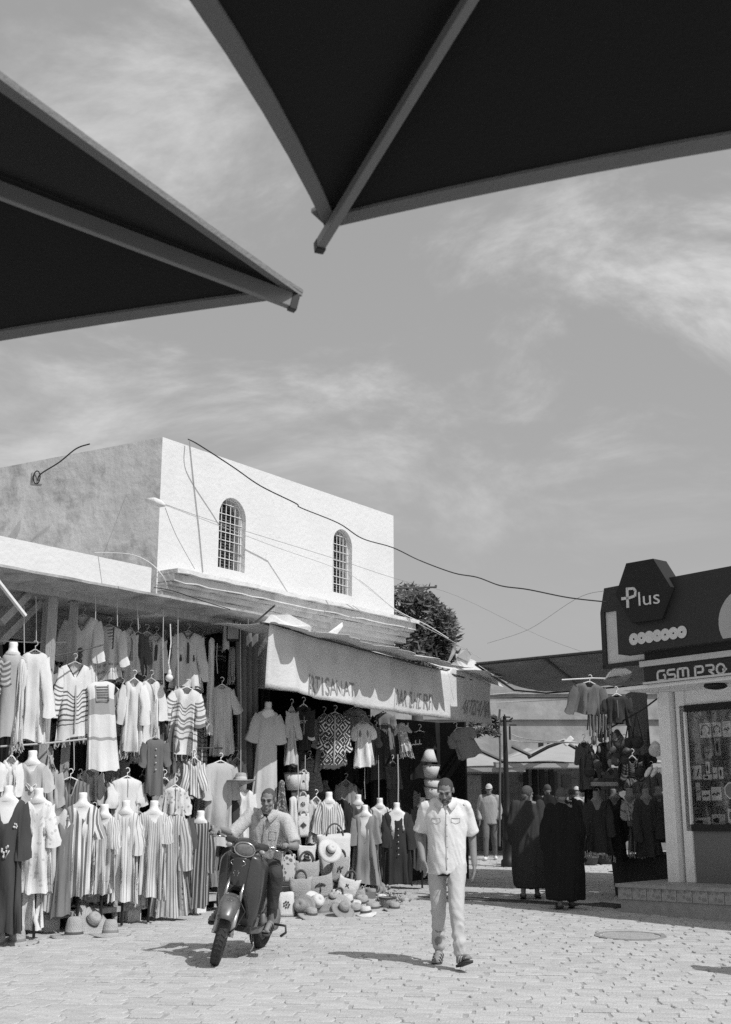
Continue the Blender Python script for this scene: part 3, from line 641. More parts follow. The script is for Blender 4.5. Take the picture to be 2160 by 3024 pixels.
q.tube([D(1491, 2110, dl), D(1491, 2180, dl)], .015, 6); q.tube([D(1506, 2145, dl), D(1507, 2185, dl)], .02, 6); q.tube([D(1515, 2120, dl), D(1505, 2128, dl)], .02, 6)
part('crossarm', q, m_black, lp, world=True)
br = thing('wall_bracket', 'wrought-iron scroll bracket sticking out from the building corner over the tree', 'bracket', D(1172, 1740, 19.6))
q = MB().tube([D(1166, 1737, 19.6), D(1290, 1734, 19.6)], .018, 6); q.tube([D(1288, 1734, 19.6), D(1288, 1728, 19.6)], .02, 6)
part('bar', q, m_woodd, br, world=True)
q = MB()
for cx_, r_, sg in ((1185, 12, 1), (1205, 10, -1), (1224, 9, 1), (1243, 8, -1), (1260, 7, 1)):
    q.tube([D(cx_ + r_ * (1 - k / 22) * cos(k * .45 * sg), 1750 + r_ * .8 * (1 - k / 22) * sin(k * .45), 19.6) for k in range(18)], .010, 4)
q.tube([D(1172, 1775, 19.6), D(1200, 1757, 19.6), D(1270, 1738, 19.6)], .010, 4)
part('scroll', q, m_woodd, br, world=True)
# cables
def cable(label, pts, r=.011, mat=None, sub=6):
    # smooth with catmull-rom
    P_ = [D(*p) for p in pts]; out = []
    for i in range(len(P_) - 1):
        a, b2, c2, d2 = P_[max(i - 1, 0)], P_[i], P_[i + 1], P_[min(i + 2, len(P_) - 1)]
        for k in range(sub): t = k / sub; out.append(.5 * ((2 * b2) + (-a + c2) * t + (2 * a - 5 * b2 + 4 * c2 - d2) * t * t + (-a + 3 * b2 - 3 * c2 + d2) * t ** 3))
    out.append(P_[-1]); single('cable', label, 'cable', MB().tube(out, r, 6), mat or m_black)
cable('thick dark cable looping from the building roof across the sky to the kiosk sign', [(556, 1297, 15.7), (590, 1315, 15.6), (690, 1380, 15.9), (770, 1435, 16.2), (873, 1486, 16.8), (890, 1500, 16.9), (1000, 1545, 17.2), (1070, 1590, 17.4), (1160, 1617, 17.6), (1240, 1655, 17.8), (1340, 1692, 17.4), (1410, 1705, 17), (1480, 1730, 16.6), (1560, 1741, 16.2), (1680, 1765, 16.0), (1795, 1778, 15.9)], .0095)
cable('thin pale wire running from the wall box to the building corner knot', [(125, 1424, 18.0), (300, 1450, 16.5), (440, 1477, 14.9)], .004, m_cord)
cable('thin wire crossing both arched windows from the corner knot', [(490, 1490, 14.6), (650, 1545, 15.5), (990, 1650, 17.6), (1166, 1708, 19.2), (1350, 1760, 21), (1600, 1880, 23), (1780, 1945, 22)], .0035, M('wire_grey', .28, .8))
cable('lower thin wire crossing both windows and dropping past the tree', [(490, 1492, 14.6), (800, 1610, 16.3), (1040, 1700, 18), (1180, 1810, 19), (1330, 1890, 19.3), (1420, 1945, 19.5)], .004, m_cord)
cable('pale wire slanting across the dark tree', [(1045, 1702, 18), (1170, 1800, 19), (1260, 1845, 19.2), (1325, 1885, 19.4)], .006, m_grille)
cable('pair of slack cords hanging from the corner knot to the cornice', [(488, 1500, 14.5), (520, 1580, 15.0), (575, 1680, 15.4)], .004, M('wire_grey', .28))
cable('dark cable draped from the roof edge down to the wall box', [(265, 1311, 15.8), (225, 1325, 15.9), (175, 1365, 16), (120, 1400, 16), (112, 1420, 16)], .010)
cable('pale hose curving over the slab edge to the cornice end', [(280, 1632, 14.2), (380, 1636, 14.0), (440, 1660, 13.9), (480, 1700, 13.9), (497, 1740, 14.1)], .006, m_grille)
cable('dark twisted cable running along under the cornice', [(455, 1735, 14.2), (510, 1745, 14.4), (600, 1775, 15), (680, 1800, 15.6)], .006)
cable('faint wire across the sky left of the kiosk', [(1785, 1745, 16), (1700, 1770, 18), (1560, 1860, 24), (1440, 1900, 26)], .0035, M('wire_grey', .28))
for i, (y0, y1, dd) in enumerate(((2052, 2030, 24), (2057, 2060, 24.5), (2075, 2064, 25), (2168, 2195, 25.5), (2186, 2194, 25.8))):
    cable(['pale wire slung across the lane just below the canopy', 'dark wire stretched level across the lane', 'thin pale wire below the level dark one', 'pale wire dropping right from the lamp post head', 'lower of the two pale wires right of the lamp post'][i], [(1445 if i < 3 else 1510, y0, dd), (1560, (y0 + y1) / 2 + 2, dd), (1715, y1, dd - 2)], .010, m_black if i == 1 else m_cord)
jb = thing('junction_box', 'torn cable junction box fixed high on the shaded side wall', 'electrical box', D(110, 1425, 16.2))
c = D(108, 1415, 16.3); part('box', MB().box(c, (.16, .12, .18), Matrix.Rotation(.4, 3, 'Z')), M('box_grey', .3, .8, .3, 9), jb, world=True, bevel=.01)
q = MB(); 
for k in range(3): q.tube([c + Vector((.05 * cos(t * .6 + k) + .03, -.1, .1 * sin(t * .6 + k))) for t in range(11)], .008, 5)
part('coil', q, m_black, jb, world=True)
kn = single('cable_knot', 'pale bundle of tied cables sticking out at the building corner', 'cable tie', MB().tube([D(434, 1477, 14.7), D(455, 1480, 14.6), D(475, 1488, 14.6), D(486, 1492, 14.55)], [.03, .05, .05, .02], 8), m_cornice, True)
# ------------------------------------------------------------------ kiosk
ki = thing('kiosk', 'phone shop kiosk with dark sign boards, hexagon logo and glazed display window', 'kiosk', K(0, 0, 0))
m_sign = M('sign_dark', .032, .6, .08, 3); m_hex = M('sign_hexagon', .016, .7, .05, 3); m_sw = M('sign_white', .62, .6, .06, 5); m_st = M('kiosk_plaster', .86, .9, .06, 5, .4, 50)
m_tile = M('terrazzo_step', .34, .55, .15, 9, .2, 60); m_orn = M('ornamental_tile', .36, .5, .2, 12, kind='floral', v2=.25, period=.055, duty=.42)
AR = 9.0  # right end along the front, beyond the frame
def kbox(a0, a1, b0, b1, z0, z1):
    return MB().hexa([K(a0, b0, z0), K(a1, b0, z0), K(a1, b1, z0), K(a0, b1, z0), K(a0, b0, z1), K(a1, b0, z1), K(a1, b1, z1), K(a0, b1, z1)][0:8])
_, zst = ka(1826, 2620, 0); zst = .36
part('step_slab', kbox(-.02, AR, .02, -3.2, zst - .045, zst), m_tile, ki, world=True)
part('step_base', kbox(.03, AR, -.02, -3.2, -.1, zst - .20), m_tile, ki, world=True)
k_ = 0.0; i = 0
while k_ < 3.4:
    q = MB(); h0 = zst - .197; h1 = zst - .048; q.hexa([K(k_ + .005, .0, h0), K(k_ + .23, .0, h0), K(k_ + .23, -.05, h0), K(k_ + .005, -.05, h0), K(k_ + .005, .0, h1), K(k_ + .23, .0, h1), K(k_ + .23, -.05, h1), K(k_ + .005, -.05, h1)])
    for p in range(8): q.uv[p] = ((0, .0), (.225, 0), (.225, 0), (0, 0), (0, .15), (.225, .15), (.225, .15), (0, .15))[p]
    part('tile', q, m_orn, ki, world=True); k_ += .235
part('step_core', kbox(.0, AR, -.055, -3.2, zst - .199, zst - .046), m_tile, ki, world=True)
BW = -.62
aP, zP = ka(1978, 2605, BW); aT, zTt = ka(1943, 2050, BW); a2, _ = ka(2012, 2605, BW)
zt_ = zTt + .02
part('pillar', kbox(aP - .02, a2 - .02, BW, BW - .22, zst + .002, zt_), m_st, ki, world=True)
part('inner_jamb', kbox(a2 + .02, a2 + .16, BW - .10, BW - .16, zst + .002, zt_), m_st, ki, world=True)
af, zft = ka(2008, 2085, BW - .12); afb, zfb = ka(2032, 2455, BW - .12); afi, zfi = ka(2022, 2100, BW - .12); 
aw0 = (af + afb) / 2
part('wall_under_window', kbox(a2 + .162, AR, BW - .13, BW - .2, zst + .002, zfb - .0), M('kiosk_panel', .17, .8, .06, 4, .2, 60), ki, world=True)
part('lintel', kbox(a2 + .162, AR, BW - .13, BW - .2, zft, zt_), m_st, ki, world=True)
part('side_wall', kbox(aP + .0, aP + .1, BW - .225, -3.1, zst + .002, zt_), m_st, ki, world=True)
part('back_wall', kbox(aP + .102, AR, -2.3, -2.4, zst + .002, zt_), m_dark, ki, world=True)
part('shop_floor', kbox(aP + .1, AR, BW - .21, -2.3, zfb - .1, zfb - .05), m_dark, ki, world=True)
wn = part('window_frame', MB().join(kbox(aw0 - .0, aw0 + .06, BW - .10, BW - .22, zfb + .001, zft - .001)).join(kbox(aw0 + .062, AR, BW - .10, BW - .22, zft - .09, zft - .001)).join(kbox(aw0 + .062, AR, BW - .10, BW - .22, zfb + .001, zfb + .09)), m_black, ki, world=True)
m_kglass = bpy.data.materials.new('shop_glass'); m_kglass.use_nodes = True; _t = m_kglass.node_tree; _t.nodes.clear(); _o = _t.nodes.new('ShaderNodeOutputMaterial'); _m = _t.nodes.new('ShaderNodeMixShader'); _a = _t.nodes.new('ShaderNodeBsdfTransparent'); _a.inputs[0].default_value = gray(.92); _g = _t.nodes.new('ShaderNodeBsdfGlossy'); _g.inputs['Roughness'].default_value = .03; _g.inputs[0].default_value = gray(.9); _f = _t.nodes.new('ShaderNodeFresnel'); _f.inputs[0].default_value = 1.45
_t.links.new(_f.outputs[0], _m.inputs[0]); _t.links.new(_a.outputs[0], _m.inputs[1]); _t.links.new(_g.outputs[0], _m.inputs[2]); _t.links.new(_m.outputs[0], _o.inputs[0])
part('pane', kbox(aw0 + .06, AR, BW - .145, BW - .151, zfb + .09, zft - .09), m_kglass, wn, world=True)
part('soffit', kbox(aP - .15, AR, .02, BW - .3, zt_ + .002, zt_ + .05), m_st, ki, world=True)
lw = part('light_dome', MB().ell(K(ka(2110, 2055, -.2)[0], -.25, zt_ - .03), (.16, .12, .05)), m_black, ki, True, world=True)
# GSM fascia board
aG, zG0 = ka(1906, 2047, .05); aG1, zG1 = ka(1902, 1970, .05)
part('fascia_board', kbox(aG, AR, .05, -.25, zt_ + .052, zG1 - .002), m_sign, ki, world=True)
part('fascia_strip', kbox(aG - .04, AR, .09, .052, zG1, zG1 + .075), m_sw, ki, world=True)
part('fascia_strip', kbox(aG - .01, AR, .075, .052, zt_ + .053, zt_ + .08), m_sw, ki, world=True)
part('fascia_cap', kbox(aG + .03, AR, .06, -.25, zG1 + .077, zG1 + .19), m_sign, ki, world=True)
part('sign_gap_fill', kbox(aG + .10, AR, .03, -.25, zG1 + .192, ka(1827, 1933, .30)[1] + .12), m_sign, ki, world=True)  # fills the gap under the sign, added to stop sunlight passing through
# lettering GSM PRO built from strokes
def stroke_letters(word, x0, z0, h, b, wl, gap, t):
    q = MB(); x = x0
    G_ = {'G': [[(1, 1), (.2, 1), (0, .8), (0, .15), (.2, 0), (1, 0), (1, .55), (.75, .55)]], 'S': [[(1, 1), (.15, 1), (0, .85), (0, .62), (.15, .5), (.85, .5), (1, .38), (1, .15), (.85, 0), (0, 0)]],
          'M': [[(0, 0), (0, .85), (.12, 1), (.88, 1), (1, .85), (1, 0)], [(.5, 1), (.5, .15)]], 'P': [[(0, 0), (0, 1), (.85, 1), (1, .85), (1, .5), (.85, .38), (.25, .38)]],
          'R': [[(0, 1), (.85, 1), (1, .85), (1, .6), (.85, .48), (.35, .48), (1, 0)]], 'O': [[(.5 + .5 * cos(k * pi / 8), .5 + .5 * sin(k * pi / 8)) for k in range(17)], [(.7, .4), (1.25, .42)], [(.95, .25), (1.0, .62)]]}
    for ch in word:
        if ch == ' ': x += wl * .55; continue
        wd = wl * (1.35 if ch == 'M' else 1)
        for pl in G_[ch]:
            for (p, r_) in zip(pl[:-1], pl[1:]):
                a = K(x + p[0] * wd, b, z0 + p[1] * h); c2 = K(x + r_[0] * wd, b, z0 + r_[1] * h); q.beam(a, c2, .012, t, up=KD.cross((c2 - a).normalized()) if False else (c2 - a).normalized().cross(KN)); 
        x += wd + gap
    return q
aL, zL0 = ka(1944, 2015, .06); aR_, zL1 = ka(2146, 1970, .06); _, zLt = ka(1944, 1987, .06)
tot = aR_ - aL; wl_ = tot / (6.35 + .55 + 5 * .35 + .2)
part('lettering', stroke_letters('GSM PRO', aL, zL0 + .02, zLt - zL0 + .0, .056, wl_, wl_ * .35, .028), m_sw, ki, world=True)
# upper sign
SB = .30
aU, zU0 = ka(1827, 1933, SB); aU1, zU1 = ka(1821, 1735, SB); zU1 = zU1
part('sign_board', kbox(aU, AR, SB, SB - .27, zU0, zU1), m_sign, ki, world=True)
BB = SB - .55
aBl, zBb = ka(1797, 1962, BB); aBt, zBt = ka(1790, 1809, BB); aBo, _ = ka(1784, 1880, BB); _, zTop = ka(1800, 1736, BB)
part('sign_back_panel', kbox(aBl, AR, BB, BB - .04, zBb, zBt), m_sw, ki, world=True)
part('back_panel_edge', MB().join(kbox(aBo - .02, aBl - .002, BB + .03, BB - .06, zBb - .06, zBt)).join(kbox(aBo - .02, AR, BB + .03, BB - .06, zBb - .062, zBb - .002)), m_sign, ki, world=True)
part('back_panel_top', MB().prism([K(aBo - .02, BB + .03, zBt + .002), K(aU + .3, BB + .03, zBt + .002), K(aU + .3, BB + .03, zTop), K(aBo + .07, BB + .03, zTop)][::-1], -KN * .09), m_sign, ki, world=True)
q = MB()
for a_ in (aU + .25, aU + .42, aU + .6): q.beam(K(a_, SB - .5, zU0 - .16), K(a_, SB - .5, zU0 + .1), .03, .03)
q.beam(K(aU + .9, SB - .4, zG1 + .1), K(aU + .9, SB - .4, zU0), .07, .04); part('sign_strut', q, m_black, ki, world=True)
part('roof_shade_block', kbox(aU + .6, AR, -.296, -2.5, zt_ + .162, zU1 - .06), m_st, ki, world=True)  # unseen block added behind the sign to keep sun off the robed men
part('roof_slab', kbox(aU + .55, AR, -.297, -4.6, zt_ + .06, zt_ + .16), m_st, ki, world=True)  # unseen slab, run back past the walls to shade the lane
# hexagon
HB = SB + .10
hx = [ka(1720 + x / 3.691, 1600 + y / 3.691, HB) for x, y in ((480, 235), (775, 183), (965, 490), (850, 840), (540, 885), (365, 580))]
hg = part('hexagon_logo', MB().prism([K(a, HB, z) for a, z in hx][::-1], -KN * .30), m_hex, ki, world=True)
part('hexagon_edge', MB().prism([K(a * 1.0, HB - .02, z) for a, z in (hx[1], hx[2])][::-1] + [K(hx[1][0] + .05, HB - .26, hx[1][1] + .0)], (0, 0, .001)), M('edge_mid', .3, .6), ki, world=True) if False else None
def kpt(x, y, b): a, z = ka(1720 + x / 3.691, 1600 + y / 3.691, b); return K(a, b, z)
q = MB(); bb_ = HB + .004
def kst(p, r_, t): a = kpt(p[0], p[1], bb_); c2 = kpt(r_[0], r_[1], bb_); q.beam(a, c2, .012, t, up=(c2 - a).normalized().cross(KN))
for p, r_, t in (((492, 500), (500, 720), .040), ((430, 622), (515, 612), .040), ((515, 612), (575, 590), .036), ((492, 515), (560, 508), .034), ((560, 505), (583, 535), .034), ((583, 530), (578, 595), .034)): kst(p, r_, t)
tl = textmesh('lus', kpt(620, 700, bb_), kpt(852, 672, bb_), (0, 0, 1), h=(kpt(620, 550, bb_) - kpt(620, 700, bb_)).length, off=KN * .004); part('lettering', tl, m_sw, ki, world=True)
part('letter_cross', q, m_sw, ki, world=True)
for i, (x, y) in enumerate(((565, 1062), (650, 1050), (735, 1037), (822, 1024), (910, 1013), (1000, 998), (1092, 985))):
    a, z = ka(1720 + x / 3.691, 1600 + y / 3.691, SB); q = MB(); n_ = 24; R0 = .082; r1 = (.014 if i not in (3,) else .010); bo = SB + .004 + .0015 * i
    o1 = [K(a + R0 * cos(2 * pi * k / n_) * .95, bo, z + R0 * sin(2 * pi * k / n_)) for k in range(n_)]; i1 = [K(a + r1 * cos(2 * pi * k / n_), bo, z + r1 * sin(2 * pi * k / n_)) for k in range(n_)]
    if i == 2: i1 = [K(a + .001 * cos(2 * pi * k / n_), bo, z + .001 * sin(2 * pi * k / n_)) for k in range(n_)]
    q.loft([i1, o1], False); part('logo_disc', q, m_sw, ki, world=True)
aC, zC = ka(1720 + 1840 / 3.691, 1600 + 850 / 3.691, SB)
q = MB(); n_ = 40; rr_ = aC - ka(1720 + 1495 / 3.691, 1600 + 950 / 3.691, SB)[0]; pl = []
for k in range(n_): t = 2 * pi * k / n_; z = max(zU0 + .02, min(zU1 - .03, zC + rr_ * .95 * sin(t))); pl.append(K(aC + rr_ * cos(t), SB + .006, z))
q.f.append(tuple(range(n_))); q.v += [tuple(p) for p in pl]; part('white_disc', q, M('sign_disc', .40, .6, .04), ki, world=True)
# shelves and goods in the kiosk window (drawn as boxes with printed faces)
shf = []
bS = BW - .215
for y in (2278, 2304, 2366, 2444): a, z = ka(2040, 2040 + {2278: 235, 2304: 303, 2366: 325, 2444: 402}[y] * 1.0, bS) if False else ka(2060, {2278: 2243, 2304: 2305, 2366: 2367, 2444: 2443}[y], bS); shf.append(z)
for z in shf: part('glass_shelf', kbox(aw0 + .08, AR, bS + .03, bS - .3, z - .012, z), M('shelf_grey', .12, .3), ki, world=True)
part('inner_post', kbox(aw0 + .2, aw0 + .25, bS - .25, bS - .3, zfb, zft), m_wood, ki, world=True)
gr_p = M('print_dark', .05, .6, .2, 9)
def boxed(label, x0, y0, x1, y1, v, deco, dep=.1):
    a0, z1 = ka(x0, y0, bS); a1, z0 = ka(x1, y1, bS); t = thing('product_box', label, 'box', K(a0, bS, z0), group=None)
    part('carton', kbox(a0 + .003, a1 - .003, bS, bS - dep, z0 + .001, z1), M('carton_%.2f' % v, min(.9, v * 1.6), .6, .12, 25), t, world=True)
    q = MB(); w_ = a1 - a0; h_ = z1 - z0; ac = (a0 + a1) / 2; zc2 = (z0 + z1) / 2; R_ = min(w_, h_)
    if deco == 'head':
        q.tube([K(ac + R_ * .36 * cos(t_), bS + .004, zc2 + R_ * .02 + R_ * .38 * sin(t_)) for t_ in [pi * k / 10 for k in range(11)]], R_ * .045, 6)
        for sg in (-1, 1): q.ell(K(ac + sg * R_ * .32, bS + .003, zc2 - R_ * .18), (R_ * .10, .006, R_ * .17))
    elif deco == 'oval': q.ell(K(ac, bS + .002, zc2), (w_ * .26, .005, h_ * .30))
    elif deco == 'bar': q.ell(K(ac, bS + .002, zc2), (w_ * .36, .005, h_ * .2))
    elif deco == 'two':
        for sg in (-1, 1): q.beam(K(ac + sg * w_ * .22 - .01, bS + .002, zc2 - h_ * .25), K(ac + sg * w_ * .22 + .02, bS + .002, zc2 + h_ * .25), w_ * .18, .006)
    else:
        for k in range(7): q.ell(K(ac + w_ * .3 * cos(k * 2.3), bS + .002, zc2 + h_ * .3 * sin(k * 3.1)), (R_ * .1, .005, R_ * .08), None, 8, 5)
    part('print', q, gr_p, t, world=True)
for args in (('white box printed with large headphones on the top window shelf', 2066, 2137, 2103, 2178, .55, 'head'), ('second headphone box on the top shelf, greyer print', 2104, 2134, 2132, 2176, .5, 'head'), ('third box on the top shelf, at the photo right edge', 2133, 2131, 2162, 2176, .55, 'dots'),
    ('left of two dark patterned boxes on the second shelf', 2029, 2201, 2050, 2241, .14, 'dots'), ('right of two dark patterned boxes on the second shelf', 2051, 2201, 2073, 2241, .15, 'dots'), ('pale plastic bagged item on the second shelf', 2080, 2205, 2104, 2240, .22, 'dots'), ('grey bagged item hanging right of the bagged one', 2110, 2180, 2132, 2232, .25, 'oval'),
    ('white box with two black gadgets on the third shelf', 2034, 2262, 2075, 2303, .52, 'two'), ('slim upright white box with dark oval, tallest on third shelf', 2084, 2250, 2099, 2285, .55, 'oval'), ('small low white box with dark bar on third shelf', 2077, 2288, 2105, 2304, .5, 'bar'), ('white box right of the slim upright one, third shelf', 2105, 2267, 2121, 2301, .5, 'dots'), ('white box with dark oval at third shelf end', 2122, 2266, 2139, 2301, .55, 'oval'),
    ('dark box at the left end of the fourth shelf', 2041, 2335, 2055, 2365, .10, 'oval'), ('small grey box stacked second from left on fourth shelf', 2054, 2312, 2072, 2365, .38, 'dots'), ('wide white box with black print on the fourth shelf', 2073, 2335, 2100, 2365, .5, 'dots'), ('taller white box with black print on the fourth shelf', 2100, 2325, 2134, 2365, .5, 'dots'),
    ('long grey box with dark speaker printed on bottom shelf', 2051, 2415, 2101, 2441, .36, 'bar'), ('grey lettered box right of the speaker box, bottom shelf', 2102, 2405, 2145, 2441, .34, 'bar'), ('upright white box at the bottom shelf right end', 2149, 2389, 2172, 2430, .5, 'oval')): boxed(*args)
a, z = ka(2165, 2335, BW - .16); q = MB().prism([K(a + .115 * cos(pi / 8 + k * pi / 4), BW - .153, z + .115 * sin(pi / 8 + k * pi / 4)) for k in range(8)], KN * .004); t = thing('window_sticker', 'octagonal grey sticker with white rim on the kiosk glass', 'sticker', K(a, BW - .15, z)); part('rim', q.xf(Matrix.Translation(KN * .014)), m_sw, t, world=True); q = MB().prism([K(a + .10 * cos(pi / 8 + k * pi / 4), BW - .15, z + .10 * sin(pi / 8 + k * pi / 4)) for k in range(8)], KN * .006); part('face', q.xf(Matrix.Translation(KN * .014)), M('sticker_grey', .17, .6), t, world=True)
# ------------------------------------------------------------------ drain grates and manhole
def grate(label, c0, c1, wid, n_):
    c0 = Vector(c0); c1 = Vector(c1); t = thing('drain_grate', label, 'drain grate', c0); d = (c1 - c0); l = d.length; d /= l; s_ = Vector((-d.y, d.x, 0))
    part('frame', MB().beam(c0 + Vector((0, 0, .003)), c1 + Vector((0, 0, .003)), .03, .02).beam(c0 + s_ * wid + Vector((0, 0, .003)), c1 + s_ * wid + Vector((0, 0, .003)), .03, .02), M('iron', .09, .6, .2, 9), t, world=True)
    part('channel', MB().beam(c0 + s_ * wid / 2 + Vector((0, 0, -.004)), c1 + s_ * wid / 2 + Vector((0, 0, -.004)), wid, .01), m_dark, t, world=True)
    for k in range(n_):
        a = c0 + d * l * (k + .5) / n_; part('bar', MB().beam(a + d * -.05 + Vector((0, 0, .006)), a + s_ * wid + d * .05 + Vector((0, 0, .006)), .022, .012), M('iron', .09, .6, .2, 9), t, world=True)
grate('square iron drain grate on the ground beside the kiosk step', G(1716, 2672), G(1822, 2683), .42, 12)
grate('long iron drain channel crossing the lane behind the walking man', G(1240, 2650), G(1700, 2676), .30, 46)
c = G(1862, 2764); mh = thing('manhole', 'round iron manhole cover set in the paving before the kiosk', 'manhole cover', c)
part('ring', MB().lathe([(.34, -.01), (.34, .006), (.40, .006), (.40, -.01)], c, 36), M('iron_pale', .26, .7, .2, 9), mh, world=True); part('cover', MB().lathe([(.001, .004), (.31, .004), (.325, -.004)], c, 36), M('iron_worn', .36, .8, .2, 12, .6, 60), mh, world=True)
# ------------------------------------------------------------------ big parasols overhead
def bigumb(label, T, angs, rot_rib, slope, side, tipz, ribw, ribh, bow):
    t = thing('market_umbrella', label, 'umbrella', (T[0], T[1], 0), group='big dark umbrellas overhead')
    T = Vector(T); dr = Vector((cos(rot_rib), sin(rot_rib), slope)); Lr = side * .7071; Cn = T + dr * (side * .7071)
    ctr = Vector((Cn.x, Cn.y, Cn.z)); corners = []
    for k in range(4): a = rot_rib + pi + k * pi / 2; corners.append(Vector((ctr.x + Lr * cos(a), ctr.y + Lr * sin(a), T.z)))
    return t, corners, ctr
def umb(label, T, aL, aR, aRib, slope, lenE, bowL, bowR, rw, rh, grp, ex):
    # T tip; canopy made of two gores: tip->left corner and tip->right corner, ridge along the rib to the hub
    T = Vector(T); t = thing('market_umbrella', label, 'umbrella', (T.x, T.y, 0), group=grp)
    hub = T + Vector((cos(aRib), sin(aRib), slope)) * (lenE * .73)
    cL = T + Vector((cos(aL), sin(aL), 0)) * lenE; cR = T + Vector((cos(aR), sin(aR), 0)) * lenE
    cO = hub + (hub - T); cO.z = T.z
    corners = [T, cR, cO, cL]; bows = [bowR, .06, .06, bowL]
    q = MB(); hm = MB(); n_ = 24; m_ = 14
    for g_ in range(4):
        A_ = corners[g_]; B_ = corners[(g_ + 1) % 4]; bow = bows[g_]; i0 = len(q.v); mid = (A_ + B_) / 2; inn = (hub - mid); inn.z = 0; inn.normalize(); edge = []
        for i in range(n_ + 1):
            f = i / n_; f = f * f * (3 - 2 * f) * .3 + f * .7; e = A_.lerp(B_, f) + inn * bow * lenE * 4 * f * (1 - f); e.z = T.z + slope * .0 + bow * 4 * f * (1 - f) * slope * lenE; edge.append(e)
            for k in range(m_ + 1):
                v_ = k / m_; p = e.lerp(hub, v_); p.z += -.035 * sin(pi * f) * sin(pi * v_); q.v.append(tuple(p))
        for i in range(n_):
            for k in range(m_): a = i0 + i * (m_ + 1) + k; q.f.append((a, a + 1, a + m_ + 2, a + m_ + 1))
        j0 = len(hm.v); hw_ = .036
        for i, e in enumerate(edge):
            inw = (hub - e); inw.z = 0; inw.normalize(); dz = Vector((0, 0, -.006)); hm.v += [tuple(e + dz - inw * .006), tuple(e + inw * hw_ + dz + Vector((0, 0, slope * hw_))), tuple(e + inw * hw_ + Vector((0, 0, .003 + slope * hw_))), tuple(e - inw * .006 + Vector((0, 0, .008)))]
        for i in range(n_):
            for k in range(4): a = j0 + i * 4; hm.f.append((a + k, a + (k + 1) % 4, a + 4 + (k + 1) % 4, a + 4 + k))
    part('canopy', q, m_umb, t, True, world=True)
    part('edge_hem', hm, m_umbh, t, world=True)
    for g_ in range(4):
        A_ = corners[g_]; d = (hub - A_).normalized(); dn = Vector((0, 0, -1)); a0 = A_ - d * ex + dn * (rh / 2 + .008); part('rib', MB().beam(a0, hub + dn * .05, rw, rh), m_beam, t, world=True, bevel=.002)
        part('end_cap', MB().beam(A_ - d * (ex + .012) + dn * (rh / 2 + .010), A_ - d * (ex - .006) + dn * (rh / 2 + .010), rw * 1.1, rh * 1.12), m_plastic, t, world=True, bevel=.002)
        part('corner_pocket', MB().prism([A_ + Vector((0, 0, .012)) - d * .008, A_ + (corners[(g_ + 1) % 4] - A_).normalized() * .055 + Vector((0, 0, .010)), A_ + d * .08 + Vector((0, 0, .010)), A_ + (corners[g_ - 1] - A_).normalized() * .055 + Vector((0, 0, .010))], (0, 0, -.008)), m_umbh, t, world=True)
    part('mast', MB().tube([(hub.x, hub.y, 0), (hub.x, hub.y, hub.z + .1)], .03, 12), m_beam, t, True, world=True)
    part('base', MB().box((hub.x, hub.y, .04), (.8, .8, .08)), m_black, t, world=True)
    return t
tipR = G(966, 664, 2.70); tipL = G(886, 866, 2.70)
umb('big dark umbrella filling the upper right, its pointed corner hanging over the street', tipR, radians(-122), radians(-8.5), radians(-66), .22, 3.8, .085, .055, .018, .022, 'big dark umbrellas overhead', .035)
umb('big dark umbrella entering from the left edge, thick rib ending mid-sky', tipL, radians(-115.5), radians(153), radians(-157), .22, 3.8, .018, .030, .018, .036, 'big dark umbrellas overhead', -.018)
